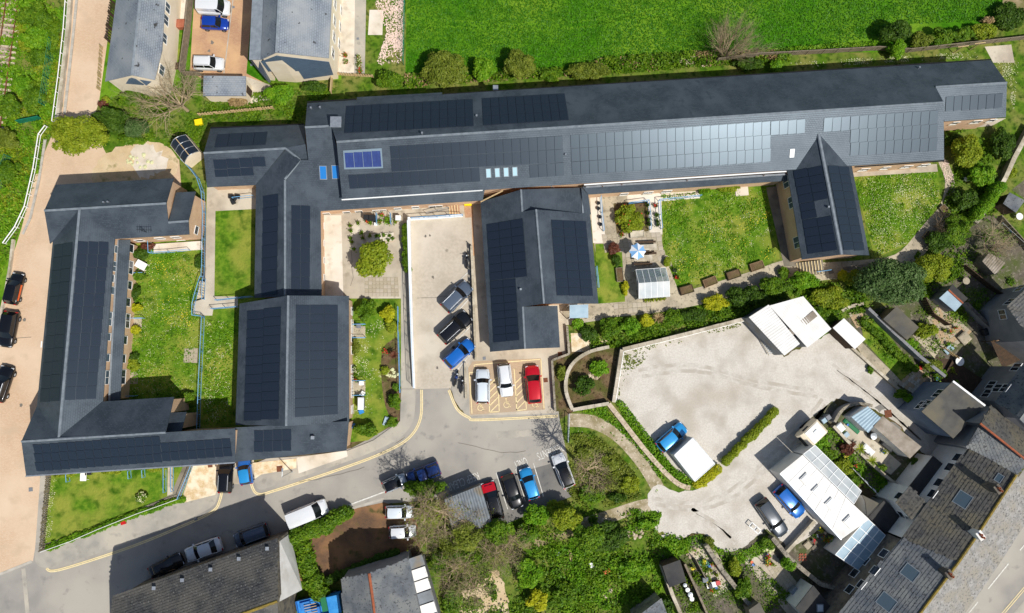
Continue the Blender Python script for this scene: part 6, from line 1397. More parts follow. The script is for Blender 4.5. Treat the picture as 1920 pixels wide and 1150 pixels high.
for px, py, rx, ry, h, m, lab in ((872, 1006, 32, 26, 4.2, 'leaf_olive', 'tall ivy covered tree behind the corrugated garage'), (936, 996, 28, 24, 4.0, 'leaf_mid', 'tall leafy tree below the black hatchback'), (1062, 972, 28, 22, 3.8, 'leaf_lime', 'tall lime leaved tree below the residents bay'), (1100, 1006, 30, 26, 4.0, 'leaf_mid', 'tall tree beside the dark evergreen canopy')): plant('ivy_tree', lab, 'tree', px, py, rx, ry, h, m, tree=True, k=16, size=.19, dens=.8)
for lab, px, py, R, h, l in (('bare ash tree leaning over the residents bay', 1084, 868, 44, 11.0, (0, 0)), ('bare twiggy tree over the corrugated garage', 872, 972, 56, 5.0, (-.1, .1)), ('bare tree with ivy beside the white hatchbacks', 800, 936, 56, 11.0, (0, 0)), ('tall bare tree between the pickup and the corrugated garage', 838, 944, 50, 10.0, (0, 0)), ('tall bare tree behind the sheet roofed store', 852, 1062, 64, 5.5, (.1, .1)), ('bare tree above the sand patch', 930, 1034, 60, 5.5, (.1, 0)), ('bare sapling by the lower white hatchback', 800, 1008, 40, 4.0, (0, 0)), ('thin bare tree in the grass inside the path bend', 1128, 898, 30, 3.5, (0, 0)), ('bare hazel clump behind the red bonneted estate', 915, 1000, 56, 4.5, (.1, .1)), ('leafless thorn at the edge of the wild garden', 960, 1010, 44, 4.0, (0, 0)), ('bare shrub by the ivy heap', 890, 1096, 48, 4.0, (-.1, 0))):
    bare_tree(lab, px, py, R, h, 'bark' if 'thin' in lab else 'bark_pale', depth=3, lean=l, n0=8, elev=.5, leaves=('leaf_olive', 260, .13), r0=.012*h+.07, trunk=.58 if h > 9 else .25)
wg = [(840, 1000), (960, 980), (1080, 940), (1200, 960), (1240, 1010), (1300, 1005), (1236, 1050), (1240, 1150), (960, 1160), (820, 1160)]
gstuff(scatter('wild_growth', wg, 15000, 'leaf_mid', .19, .5, seed=16, clump=150), 'nettles and brambles filling the wild garden', 'undergrowth'); gstuff(scatter('wild_growth_bright', [(1020, 1020), (1200, 980), (1290, 1010), (1230, 1120), (1060, 1160)], 8000, 'leaf_bright', .19, .5, seed=17, clump=60), 'fresh bright weeds in the wild garden', 'undergrowth')
gstuff(scatter('verge_growth', [(1068, 814), (1108, 812), (1148, 838), (1190, 886), (1204, 930), (1180, 940), (1100, 962), (1062, 920)], 8000, 'leaf_olive', .15, .25, seed=18, clump=90), 'grass and weeds inside the path bend', 'grass'); gstuff(scatter('bank_ivy', [(1152, 752), (1166, 750), (1262, 876), (1310, 905), (1285, 916), (1230, 880)], 5000, 'leaf_bright', .16, .5, seed=19), 'weeds along the yard wall', 'weeds'); gstuff(scatter('path_grass', [(1074, 770), (1132, 761), (1200, 838), (1250, 902), (1236, 896), (1192, 838), (1152, 800), (1116, 778)], 3500, 'leaf_bright', .16, .3, seed=20), 'grass strip between the dirt path and stone wall', 'grass')
hedge('straight clipped hedge at the lane edge of the gravel yard', [(1454, 772), (1362, 866)], 1.1, 1.1, 'leaf_lime', dens=1.1); hedge('golden hedge corner behind the white trailer', [(1346, 880), (1310, 908)], 1.3, 1.1, 'leaf_yellow', dens=1.1)
# ---- back gardens, bottom right
for px, py, rx, ry, h, m, lab in ((1536, 830, 18, 14, 1.4, 'leaf_bright', 'bright bush beside the touring caravan'), (1552, 852, 22, 16, 1.3, 'leaf_mid', 'shrub bed along the glass lean-to'), (1582, 876, 24, 16, 1.2, 'leaf_lime', 'flowering shrub bed behind the workshop'), (1592, 840, 16, 14, 1.2, 'leaf_red', 'pink flowering shrub by the workshop patio'), (1604, 898, 16, 14, 1.0, 'leaf_mid', 'low bush near the washing line'), (1650, 880, 14, 10, 1.0, 'leaf_mid', 'low bush below the palm'), (1690, 740, 16, 10, 1.2, 'leaf_mid', 'pink tinged bush at the end of the garden path'), (1705, 748, 12, 9, 1.2, 'leaf_bright', 'bush where the garden meets the lane wall'), (1632, 694, 7, 8, .6, 'leaf_mid', 'bush on the long garden path'), (1708, 644, 16, 12, 1.1, 'leaf_bright', 'bright bush along the grey garden wall'), (1738, 620, 22, 18, 1.6, 'leaf_lime', 'golden green bush beside the stone patio'), (1746, 684, 22, 16, 1.4, 'leaf_olive', 'grey leaved shrub at the garden wall end'), (1764, 700, 14, 10, 1.0, 'leaf_mid', 'green shrub beside the decking'), (1478, 1058, 16, 16, 1.8, 'leaf_bright', 'round tree bush in the shaded rear yard'), (1394, 1106, 18, 26, 1.8, 'leaf_mid', 'climber on the rear garden wall'), (1376, 1066, 14, 22, 1.3, 'leaf_lime', 'lime ivy on the rear garden wall'), (1330, 1022, 12, 14, .8, 'leaf_olive', 'weeds at the head of the rear garden wall'), (1870, 500, 18, 12, 1.2, 'leaf_mid', 'bush beside the tumbledown shed'), (1716, 868, 12, 10, 1.2, 'leaf_dark', 'dark bush in the shaded yard'), (1898, 325, 14, 10, 1.0, 'leaf_lime', 'bush along the boundary wall'), (1440, 1020, 14, 12, 1.0, 'leaf_mid', 'flowering weeds beside the white window frame')):
    plant('yard_shrub', lab, 'shrub', px, py, rx, ry, h, m)
hedge('long green hedge beside the narrow garden lawn', [(1622, 602), (1660, 640), (1716, 690)], .9, .9, 'leaf_mid', ragged=.4)
# ---- flowers and tufts on the lawns
for nm, lab, poly, n, m, s, cl, z in (
  ('daisies', 'pale daisies and clover heads all over the meadow lawn', [(1602, 334), (1756, 322), (1762, 380), (1700, 456), (1644, 480)], 1700, 'petal_white', .09, 150, 0), ('daisies', 'white daisies scattered on the court lawn', [(1240, 366), (1436, 352), (1456, 480), (1380, 508), (1274, 536), (1246, 480)], 800, 'petal_white', .08, 60, 0), ('dandelions', 'yellow dandelions on the court lawn', [(1240, 366), (1436, 352), (1456, 480), (1380, 508), (1274, 536)], 250, 'petal_yellow', .1, 14, 0),
  ('daisies', 'white daisies on the lawn of the corner flats', [(246, 460), (376, 462), (372, 740), (244, 740)], 1000, 'petal_white', .075, 90, 0), ('dandelions', 'yellow flowers on the lawn of the corner flats', [(280, 480), (370, 500), (360, 620), (290, 600)], 260, 'petal_yellow', .09, 26, 0), ('blossom_litter', 'pale fallen blossom along the mesh fence', [(700, 0), (758, 0), (756, 118), (704, 124), (726, 60)], 1700, 'petal_pink', .16, 60, 0), ('daisies', 'daisies on the strip lawn beside the wide block', [(386, 600), (436, 600), (430, 790), (380, 790)], 380, 'petal_white', .1, 22, TZ), ('daisies', 'daisies on the lawn of the small flat gardens', [(664, 600), (720, 600), (716, 780), (680, 790), (664, 780)], 420, 'petal_white', .09, 24, 0), ('daisies', 'daisies beside the roadside railing', [(84, 890), (110, 890), (96, 1010), (84, 1020)], 220, 'petal_white', .09, 10, .11), ('daisies', 'daisies on the bank behind the long fence', [(1480, 118), (1840, 96), (1840, 108), (1500, 128)], 500, 'petal_white', .1, 30, 0), ('daisies', 'white flowers in the grass east of the long block', [(1862, 120), (1910, 110), (1900, 220), (1890, 160)], 260, 'petal_white', .1, 16, 0), ('daisies', 'pale flowers along the path end meadow', [(1762, 300), (1776, 300), (1790, 340), (1774, 346)], 160, 'petal_pink', .12, 8, 0), ('rubble_flowers', 'pale stones and flowers in the rough grass by the dirt path', [(1080, 800), (1200, 880), (1190, 930), (1100, 850)], 300, 'petal_white', .08, 14, 0)):
    gstuff(scatter(nm, poly, n, m, s, .12, z0=z, clump=cl, seed=len(nm)+n, flat=True, aspect=1.1), lab, 'flowers')
for nm, lab, poly, n, z in (('lawn_tufts', 'uneven tufts of the court lawn', [(1240, 366), (1436, 352), (1456, 480), (1380, 508), (1274, 536), (1246, 480)], 5000, 0), ('lawn_tufts', 'uneven tufts of the meadow lawn', [(1602, 334), (1756, 322), (1762, 380), (1700, 456), (1644, 480)], 4000, 0), ('lawn_tufts', 'uneven tufts of the lawn by the corner flats', [(246, 460), (376, 462), (372, 800), (240, 800)], 6000, 0), ('lawn_tufts', 'uneven tufts of the strip lawn', [(386, 600), (440, 600), (436, 796), (380, 796)], 2500, TZ)):
    gstuff(scatter(nm, poly, n, 'leaf_bright', .14, .12, z0=z, clump=100, seed=n+7), lab, 'grass')
gstuff(scatter('field_tufts', [(764, -10), (1890, -10), (1850, 40), (1700, 46), (1640, 70), (1480, 96), (1340, 100), (1150, 112), (1060, 130), (940, 140), (764, 140)], 30000, 'leaf_field', .14, .08, seed=77), 'darker and lighter tufts of the mown field', 'grass')

for nm, lab, poly, n, m, h_ in (('yard_weeds', 'weeds and seedlings in the back gardens', [(1600, 600), (1700, 560), (1790, 450), (1920, 380), (1920, 560), (1850, 640), (1760, 700), (1690, 720)], 5000, 'leaf_mid', .4), ('yard_weeds', 'weeds in the workshop garden', [(1520, 815), (1560, 800), (1640, 880), (1700, 940), (1650, 930), (1580, 890)], 3500, 'leaf_bright', .4), ('yard_weeds', 'weeds in the cluttered rear yards', [(1240, 1050), (1310, 1010), (1420, 1060), (1500, 1130), (1420, 1150), (1260, 1150)], 4000, 'leaf_mid', .4), ('yard_weeds', 'weeds fringing the lane mouth', [(1160, 950), (1240, 960), (1232, 1000), (1260, 1020), (1310, 1000), (1350, 1030), (1400, 1030), (1440, 1000), (1450, 1030), (1380, 1060), (1320, 1030), (1250, 1045), (1210, 1010)], 3500, 'leaf_bright', .3), ('yard_weeds', 'short weeds along the top of the gravel yard', [(1164, 660), (1390, 602), (1392, 612), (1240, 652), (1180, 700), (1160, 745)], 1100, 'leaf_olive', .1), ('path_weeds', 'weeds along both sides of the dirt path', [(1066, 776), (1124, 782), (1170, 810), (1216, 862), (1250, 912), (1230, 930), (1196, 874), (1150, 826), (1106, 802), (1066, 800)], 60, 'leaf_bright', .1)):
    gstuff(scatter(nm, poly, n, m, .15, h_, seed=n+len(lab), clump=60), lab, 'weeds')
# ================================================================ walls, fences, rails
def gwall(label, pts, w, h, m='stone', cap='coping', z0=0.0, cat='wall', name='garden_wall', hs=None, capw=.06, group=None):
    """free-standing wall along pixel points (its foot), with coping stones as separate pieces"""
    P = UU([p[:2] for p in pts], z0); base = base_of(P); base.z = z0; t = thing(name, label, cat, base, group); b = MB(); L = []; R = []
    for i, p in enumerate(P):
        d = P[min(i+1, len(P)-1)]-P[max(i-1, 0)]; d.z = 0; d.normalize(); n = Vector((-d.y, d.x, 0))*w/2; L.append(p+n); R.append(p-n)
    H = hs or [h]*len(P); dz = Vector((0, 0, -.15-z0*0))
    for i in range(len(P)-1):
        b.prism([R[i]+dz, R[i+1]+dz, L[i+1]+dz, L[i]+dz], [R[i]+Vector((0, 0, H[i])), R[i+1]+Vector((0, 0, H[i+1])), L[i+1]+Vector((0, 0, H[i+1])), L[i]+Vector((0, 0, H[i]))])
    b.build('wall_body', m, t)
    if cap:
        rs = random.Random(len(P)*7+int(P[0].x))
        for i in range(len(P)-1):
            a, c = P[i]+Vector((0, 0, H[i])), P[i+1]+Vector((0, 0, H[i+1])); d = c-a; n = max(1, round(d.length/.95))
            for k in range(n):
                q0, q1 = a+d*((k+.012)/n), a+d*((k+1-.012)/n); o = MB()
                o.bar(q0+Vector((0, 0, .002)), q1+Vector((0, 0, .002)), w+capw+rs.uniform(-.02, .03), .07+rs.uniform(0, .02)); o.build('coping_stone', cap, t)
    return t
def railing(label, pts, h=1.05, m='blue_paint', z0=0.0, gap=.28, post=1.7, rails=(0.12,), r=.03, name='railing', group=None, balusters=True, toprail=None):
    P = UU([p[:2] for p in pts], z0); base = base_of(P); base.z = z0; t = thing(name, label, 'railing', base, group); up = lambda z: Vector((0, 0, z))
    tb = MB(); bb = MB(); lb = MB()
    for i in range(len(P)-1):
        a, c = P[i], P[i+1]; d = c-a; L = d.length
        tb.tube(a+up(h), c+up(h), r*1.25, n=6)
        for z in rails: lb.tube(a+up(z), c+up(z), r*.8, n=5)
        n = max(1, round(L/post))
        for k in range(n+(1 if i == len(P)-2 else 0)):
            q = a+d*(k/n); MB().tube(q-up(.1), q+up(h), r*1.1, n=6).build('post', m, t)
        if balusters:
            nb = int(L/gap)
            for k in range(nb): q = a+d*((k+.5)/nb); bb.tube(q+up(rails[0]), q+up(h), r*.45, n=4)
    tb.build('top_rail', toprail or m, t); lb.build('lower_rail', m, t)
    if bb.v: stuff(bb.build('balusters', m, t, uv=False))
    return t
def fence(label, pts, h=1.5, m='timber_grey', panel=1.8, z0=0.0, name='fence', pickets=False, cat='fence', lattice=False, slat=.14):
    P = UU([p[:2] for p in pts], z0); base = base_of(P); base.z = z0; t = thing(name, label, cat, base); up = lambda z: Vector((0, 0, z)); rs = random.Random(int(P[0].x*10))
    for i in range(len(P)-1):
        a, c = P[i], P[i+1]; d = c-a; n = max(1, round(d.length/panel)); u = d.normalized()
        for k in range(n+(1 if i == len(P)-2 else 0)):
            q = a+d*(k/n); MB().box(q-up(.1), .1, .1, h+.15, math.atan2(d.y, d.x)).build('post', m, t)
        for k in range(n):
            q0, q1 = a+d*(k/n), a+d*((k+1)/n); sd = Vector((-u.y, u.x, 0))
            if pickets:
                o = MB(); o.bar(q0+up(h*.3), q1+up(h*.3), .04, .08); o.bar(q0+up(h*.75), q1+up(h*.75), .04, .08); o.build('rail', m, t)
                nb = max(2, int((q1-q0).length/slat))
                for j in range(nb):
                    q = q0.lerp(q1, (j+.5)/nb); o = MB(); o.box(q+sd*.04+up(.04), slat*.55, .025, h*rs.uniform(.96, 1.06), math.atan2(d.y, d.x)); o.build('picket', m, t)
            else:
                o = MB(); nb = max(3, int((q1-q0).length/.15))
                for j in range(nb):
                    e0, e1 = q0.lerp(q1, (j+.04)/nb), q0.lerp(q1, (j+.96)/nb); o.bar(e0+up(.04)+sd*(.02*(j % 2)), e1+up(.04)+sd*(.02*(j % 2)), .03, h-.06+rs.uniform(-.02, .02))
                o.bar(q0+up(h-.02), q1+up(h-.02), .09, .04); o.build('panel', m, t)
    return t
gwall('pale concrete wall with guard rail beside the access road', [(138, -40), (131, 60), (121, 150), (111, 232)], .3, .5, 'render_pale', 'coping', name='roadside_wall')
railing('white guard rail on the wall beside the access road', [(134, -40), (127, 60), (117, 150), (106, 232)], 1.0, 'white_paint', rails=(.45,), r=.045, balusters=False, name='guard_rail')
railing('white guard rail bending down the side of the paved drive', [(92, 240), (80, 256), (70, 320), (54, 390), (36, 428), (14, 458)], .9, 'white_paint', rails=(.4,), r=.05, balusters=False, name='guard_rail')
gwall('low kerb wall along the lower paved drive', [(28, 450), (22, 500), (12, 560), (0, 610)], .2, .35, 'render_pale', name='kerb_wall')
gwall('sunken kerb line of setts beside the access road', [(148, -30), (136, 90), (122, 215)], .25, .1, 'kerb_stone', 'kerb_stone', name='kerb_edging', cat='kerb')
gwall('sett edging that follows the lower guard rail', [(86, 262), (74, 340), (58, 410), (44, 440)], .22, .1, 'kerb_stone', 'kerb_stone', name='kerb_edging', cat='kerb')
railing('long curved pale blue railing round the upper walkway', [(345, 303), (360, 318), (374, 336), (383, 362), (386, 400), (385, 450), (384, 500), (383, 520)], z0=TZ)
railing('pale blue railing on the outer side of the small stairs', [(381, 520), (371, 552), (366, 572), (366, 592), (384, 594)], z0=TZ)
railing('short pale blue handrail on the inner side of the small stairs', [(386, 524), (384, 562)], z0=TZ)
railing('straight pale blue railing between the two lawns', [(384, 596), (381, 660), (378, 720), (375, 806)], z0=TZ)
railing('pale blue rail north of the bridge path', [(408, 564), (476, 557)], z0=TZ, balusters=False); railing('pale blue rail south of the bridge path', [(400, 580), (448, 576)], z0=TZ, balusters=False)
railing('pale rail by the bins at the corner of the flats', [(440, 374), (478, 370)], z0=TZ, balusters=False)
railing('blue rail round the entrance ramp of the corner flats', [(284, 454), (285, 476), (320, 474), (358, 470)], balusters=False)
raised('entrance_ramp', [(288, 458), (378, 452), (380, 468), (288, 474)], 'concrete_pale', .25, lay=1)
def steps(label, a, c, n, depth_px, m='concrete', nose='line_yellow', rise=.1, z0=0.0, down=True, width=1.2, horiz=False):
    """flight: from pixel a (top) to pixel c (bottom)"""
    A, C_ = U(*a, z0+n*rise), U(*c, z0); d = C_-A; d.z = 0; t = thing('steps', label, 'steps', Vector((C_.x, C_.y, z0))); L = d.length; u = d.normalized(); s = Vector((-u.y, u.x, 0))
    A.z = z0
    for k in range(n):
        q0, q1 = A+u*(L*k/n), A+u*(L*(k+1)/n); h = rise*(n-k)
        st = MB().bar(q0-Vector((0, 0, .1)), q1-Vector((0, 0, .1)), width, h+.1).build('step', m, t)
        e = q1-u*.09+Vector((0, 0, h)); MB().bar(e, e+u*.08, width*.98, .006).build('nosing', nose, st)
    return t
steps('small flight of steps with yellow nosings down from the upper walkway', (381, 528), (376, 562), 7, 0, rise=TZ/7, width=.85)
steps('wide flight of steps with yellow nosings below the garden wing gable', (1544, 500), (1494, 506), 9, 0, 'slab_dark', rise=.1, width=1.7); railing('short blue handrail below the wide steps', [(1525, 512), (1552, 508)], balusters=False)
steps('short flight of steps beside the ramp head', (862, 392), (842, 396), 4, 0, 'block_red', rise=.14, width=1.5); railing('thin railing above the ramp head steps', [(800, 402), (842, 392)], balusters=False, m='galvanised')
# ramp walls
gwall('long white topped wall down the left side of the car ramp', [(769, 412), (771, 520), (774, 640), (777, 728)], .22, 1.1, 'render_white', 'white_paint', hs=[1.5, 1.3, .9, .4], name='ramp_wall')
railing('blue and white railing on the long ramp wall', [(765, 416), (768, 520), (772, 640), (776, 728)], 1.0, 'blue_paint', z0=1.0, rails=(.3, .6), balusters=False, toprail='white_paint')
gwall('white wall closing the head of the car ramp', [(770, 413), (820, 410), (868, 406)], .22, .5, 'render_white', 'white_paint', name='ramp_wall'); railing('blue railing above the head of the ramp', [(772, 411), (868, 405)], 1.0, 'blue_paint', z0=.5, balusters=False)
gwall('low wall between the slanted bays and the wing', [(884, 462), (888, 560), (892, 676)], .2, .45, 'render_pale', name='low_wall'); fence('thin black rail fence along the slanted bays', [(881, 460), (884, 560), (890, 670)], .9, 'black_metal', 1.8, name='rail_fence', pickets=True, slat=.9)
gwall('low kerb wall behind the motorcycles', [(872, 680), (874, 748)], .2, .35, 'render_pale', name='low_wall')
raised('bike_island', [(846, 728), (870, 680), (878, 690), (880, 776), (864, 768), (852, 750)], 'pavement', .1, side='kerb_stone')
railing('blue railing fence between flat garden and side path', [(747, 576), (748, 640), (750, 700), (751, 736)], 1.0, 'blue_paint')
gwall('dark wall beside the disabled bays', [(1062, 612), (1066, 664), (1034, 676), (1040, 770)], .2, .6, 'stone_dark', 'stone', name='low_wall')
sheet('bay_border', [(1036, 676), (1062, 668), (1072, 768), (1042, 772)], 'soil', 7)
gwall('curved stone wall with pale coping round the overgrown plot', smooth_px([(1140, 651), (1104, 660), (1076, 678), (1062, 702), (1060, 735), (1072, 768)], 3), .35, .8, 'stone'); gwall('straight pale stone wall at the foot of the overgrown plot', [(1072, 768), (1140, 756)], .35, .8, 'stone')
sheet('overgrown_plot', [(1100, 664), (1160, 656), (1148, 752), (1074, 764), (1064, 704)], 'soil', 6)
gwall('long boundary wall with white rail along the top of the gravel yard', [(1165, 656), (1280, 628), (1396, 598)], .4, .9, 'stone'); railing('white rail fixed along the gravel yard wall', [(1168, 659), (1282, 631), (1398, 601)], .8, 'white_paint', rails=(.7,), r=.05, post=3, balusters=False, name='guard_rail')
gwall('short yard wall beside the overgrown plot', [(1163, 656), (1148, 754)], .35, .9, 'stone'); railing('white rail fixed on the short yard wall', [(1167, 660), (1152, 752)], .8, 'white_paint', rails=(.7,), r=.05, post=3, balusters=False, name='guard_rail')
gwall('rough stone bank wall curving along the dirt path', smooth_px([(1140, 757), (1170, 795), (1205, 840), (1245, 885), (1272, 908), (1292, 914)], 2), .5, .45, 'stone', 'rubble', name='stone_bank')
line('yard_kerb', [(1152, 750), (1225, 832), (1262, 878)], .15, 'kerb_stone', 9)
gwall('low white wall between the lane and the long garden', [(1566, 628), (1640, 694), (1700, 746), (1722, 768)], .25, .5, 'stone', 'coping'); gwall('taller grey wall where the lane passes the felt roofed extension', [(1722, 768), (1760, 800), (1815, 850)], .25, 1.0, 'stone_dark', 'stone')
gwall('grey rendered wall down the middle of the back gardens', [(1618, 580), (1660, 620), (1712, 668), (1760, 706)], .3, 1.3, 'render_grey', 'render_grey'); gwall('curved dark wall at the lane bend', smooth_px([(1556, 790), (1572, 766), (1600, 756), (1626, 760)], 3), .3, 1.2, 'render_grey', 'stone'); gwall('stone wall between workshop garden and patio', [(1556, 798), (1580, 824), (1640, 880), (1690, 920)], .3, .9, 'stone', 'coping')
gwall('stone wall between the rubbish yard and the lane mouth', [(1318, 1018), (1348, 1064), (1384, 1110), (1418, 1152)], .45, 1.2, 'stone', 'stone'); gwall('stone wall beside the shaded rear yard', [(1440, 1004), (1470, 1040), (1500, 1066), (1530, 1090), (1570, 1100)], .45, 1.3, 'stone_dark', 'stone'); gwall('pale concrete wall between car and rear yard', [(1470, 1032), (1500, 1000), (1522, 975)], .35, .8, 'render_pale'); gwall('stone wall along the black felt shed', [(1236, 1055), (1256, 1110), (1276, 1156)], .35, 1.2, 'stone', 'coping'); gwall('timber topped wall beside the water barrels', [(1278, 1052), (1300, 1100), (1322, 1150)], .2, 1.3, 'timber_dark', 'timber_grey')
gwall('pale curved garden boundary wall by the allotments', smooth_px([(1925, 240), (1892, 300), (1876, 336), (1850, 380), (1820, 420)], 2), .5, .9, 'stone', 'coping'); gwall('low stone terrace edging behind the barn', smooth_px([(1530, 575), (1560, 590), (1590, 576), (1616, 570)], 2), .3, .4, 'stone', 'coping', cat='edging', name='terrace_edging'); gwall('grey wall stepping down beside the stone patio', [(1800, 570), (1830, 600), (1870, 636)], .3, 1.2, 'render_grey', 'stone_dark')
fence('picket fence of grey stakes along the drive side of the south garden', [(96, 890), (90, 950), (83, 1030)], 1.1, 'timber_grey', 1.8, z0=.11, pickets=True, slat=.26)
railing('low white roadside railing of the south garden', [(84, 1032), (140, 1012), (190, 990), (260, 962), (338, 934)], .9, 'white_paint', z0=.11, rails=(.15, .5), balusters=False, r=.025); railing('pale blue railing beside the gravel drive', [(338, 934), (352, 900), (364, 870)], 1.0, 'blue_paint', z0=.11)
railing('thin blue handrail of the ramp on the left of the south path', [(312, 872), (312, 922)], .9, 'blue_paint', z0=.11, balusters=False); railing('thin blue handrail of the ramp on the right of the south path', [(326, 872), (326, 920)], .9, 'blue_paint', z0=.11, balusters=False)
for i, (x, y) in enumerate(((131, 888), (246, 882), (272, 880))): railing('short blue divider rail against the sunny south wall', [(x, y), (x+1, y+14)], .9, 'blue_paint', z0=.11, balusters=False, group='divider rails on the south wall')
sheet('south_ramp', [(315, 872), (324, 872), (324, 926), (314, 930)], 'concrete', 10, .11)
fence('long weathered board fence between gardens and field', [(1342, 117), (1420, 107), (1540, 101), (1640, 95), (1700, 99), (1780, 90), (1862, 81), (1960, 70)], 1.2, 'timber_grey', 2.0)
fence('weathered picket fence lying along the rough grass', [(376, 218), (440, 212), (514, 205)], .9, 'timber_pale', 1.9, pickets=True, slat=.3); fence('tall pale board fence beside the red brick car park', [(366, -30), (357, 60), (346, 142)], 1.7, 'timber_grey', 1.8); fence('board fence across the end of the red brick car park', [(348, 142), (380, 143)], 1.2, 'timber_grey', 1.8); fence('slatted trellis along the grey roofed house', [(222, 14), (213, 86)], 2.2, 'timber_dark', 1.8, pickets=True, slat=.3, cat='trellis', name='trellis')
fence('low timber fence in front of the grey roofed house', [(193, 90), (188, 170)], .9, 'timber_pale', 1.8, pickets=True, slat=.4); fence('board fence at the foot of the slate hung gable', [(624, 150), (622, 176)], 1.0, 'timber_pale', 1.8); fence('low timber fence across the terrace paving', [(634, 142), (700, 146)], .8, 'timber_pale', 1.8, pickets=True, slat=.3)
def mesh_fence(label, pts, h, m='green_mesh'):
    P = UU([p[:2] for p in pts]); t = thing('mesh_fence', label, 'fence', base_of(P)); up = lambda z: Vector((0, 0, z))
    for i in range(len(P)-1):
        a, c = P[i], P[i+1]; d = c-a; n = max(1, round(d.length/2.5))
        for k in range(n+1): q = a+d*k/n; MB().tube(q-up(.1), q+up(h), .045).build('post', m, t)
        b = MB(); nb = int(d.length/.35)
        for k in range(nb): q = a+d*(k/nb); b.tube(q, q+up(h), .012, n=3)
        for k in range(6): b.tube(a+up(h*k/5), c+up(h*k/5), .016, n=3)
        stuff(b.build('wire_mesh', m, t, uv=False))
mesh_fence('tall green mesh fence beside the blossom strip', [(760, -30), (757, 122)], 1.8); mesh_fence('green mesh fence along the railway bank', [(104, 80), (94, 150), (86, 200)], 1.5); mesh_fence('green mesh fence lower on the railway bank', [(22, 296), (10, 330), (-4, 380)], 1.5)
fence('solid green fence panel on the railway bank', [(40, 232), (80, 224)], 1.1, 'green_mesh', 2.6)
# railway track
tr = thing('railway_track', 'railway track with rusty rails and concrete sleepers', 'railway', U(12, 100)); a, c = U(34, -60), U(-12, 260); d = (c-a).normalized(); s = Vector((-d.y, d.x, 0)); L = (c-a).length
sm = MB(); sm.box((0, 0, 0), .26, 2.5, .14); sm = sm.mesh('sleeper', 'rubble', uv=False)
for k in range(int(L/.68)):
    q = a+d*(k*.68)-wloc(tr); o = link('sleeper', sm, tr, (q.x, q.y, .02)); o.rotation_euler = (0, 0, math.atan2(d.y, d.x))
for e in (-.72, .72): MB().bar(a+s*e+Vector((0, 0, .16)), c+s*e+Vector((0, 0, .16)), .09, .14).build('rail', 'rust', tr)

# ================================================================ garden things
def rz_of(p, q): a, c = U(*p), U(*q); return math.atan2(c.y-a.y, c.x-a.x)
def put(t, nm, mb, m, smooth=False): return link(nm, mb.mesh(nm, m, smooth=smooth, uv=False), t)
def planter(label, p, q, w=.8, h=.5, m='timber_dark', group=None, fill='soil', z0=0.0):
    a, c = U(*p, z0+h), U(*q, z0+h); L = (c-a).length; ce = (a+c)/2; t = thing('planter', label, 'planter', (ce.x, ce.y, z0), group, math.atan2(c.y-a.y, c.x-a.x))
    for y in (-w/2, w/2): b = MB(); b.box((0, y, 0), L, .06, h); put(t, 'side_board', b, m)
    for x in (-L/2+.03, L/2-.03): b = MB(); b.box((x, 0, 0), .06, w-.06, h); put(t, 'end_board', b, m)
    b = MB(); b.box((0, 0, 0), L-.12, w-.06, h-.08); put(t, 'soil', b, fill); return t
for lab, p, q in (('timber planter of dark soil nearest the greenhouse', (1276, 547), (1300, 540)), ('timber planter with green seedlings along the court path', (1320, 533), (1344, 524)), ('empty dark timber planter on the court lawn edge', (1364, 519), (1388, 511)), ('timber planter with pale strap beside the corner bush', (1408, 503), (1432, 495))): planter(lab, p, q, .95, .5, 'timber' if 'dark' not in lab else 'timber_dark')
for lab, p, q in (('long timber trough beside the dark bush', (1161, 502), (1164, 528)), ('grey timber planter beside the meadow path', (1766, 386), (1777, 400)), ('timber planter by the paved path bend', (1736, 448), (1746, 436)), ('round topped timber planter in the shaded garden', (1788, 362), (1796, 372)), ('white stone bench box at the shrub bed', (1182, 440), (1208, 438))): planter(lab, p, q, .8, .45, 'timber_grey' if 'white' not in lab else 'coping', fill='soil' if 'white' not in lab else 'coping')
def pot(label, px, py, r=.2, h=.35, m='terracotta', leaf='leaf_mid', group=None, z0=0.0, fl=None):
    GID[0] += 1; rng = np.random.default_rng(GID[0]); c = U(px, py, z0+.3); t = thing('plant_pot', label, 'plant pot', (c.x, c.y, z0), group)
    b = MB(); b.lathe((0, 0, 0), [(r*.7, 0), (r, h), (r*.85, h), (r*.8, h*.85)], 9); put(t, 'pot', b, m)
    if leaf:
        C = rng.normal(size=(46, 3))*np.array([r*.75, r*.75, .1])+np.array([0, 0, h+.12]); link('foliage', leaf_mesh('foliage', C, rng.normal(size=(46, 3))+np.array([0, 0, .8]), .13, leaf, rng), t)
    if fl:
        C = rng.normal(size=(12, 3))*np.array([r*.7, r*.7, .05])+np.array([0, 0, h+.25]); link('blossom', leaf_mesh('blossom', C, rng.normal(size=(12, 3))*.3+np.array([0, 0, 1.]), .13, fl, rng, 1.0), t)
    return t
for x, y in ((1122, 381), (1122, 391), (1125, 407), (1126, 421)): pot('dark pot hung on the blue rail beside the ramp wing', x, y, .24, .35, 'plastic_dark', None, 'pots on the wing rail')
for x, y, f in ((1214, 385, None), (1215, 400, None), (1229, 386, 'petal_red'), (1231, 403, None), (1232, 415, None), (1233, 422, None), (1216, 412, None), (1218, 421, None)): pot('dark pot standing against the blue court ramp rails', x, y, .22, .35, 'plastic_dark', 'leaf_dark', 'pots on the court ramp', fl=f)
for x, y in ((657, 424), (658, 433), (657, 447), (660, 454), (664, 467), (671, 418), (678, 437), (680, 446)): pot('small terracotta pot along the pale courtyard strip', x, y, .16, .28, 'terracotta', 'leaf_mid', 'pots on the courtyard strip')
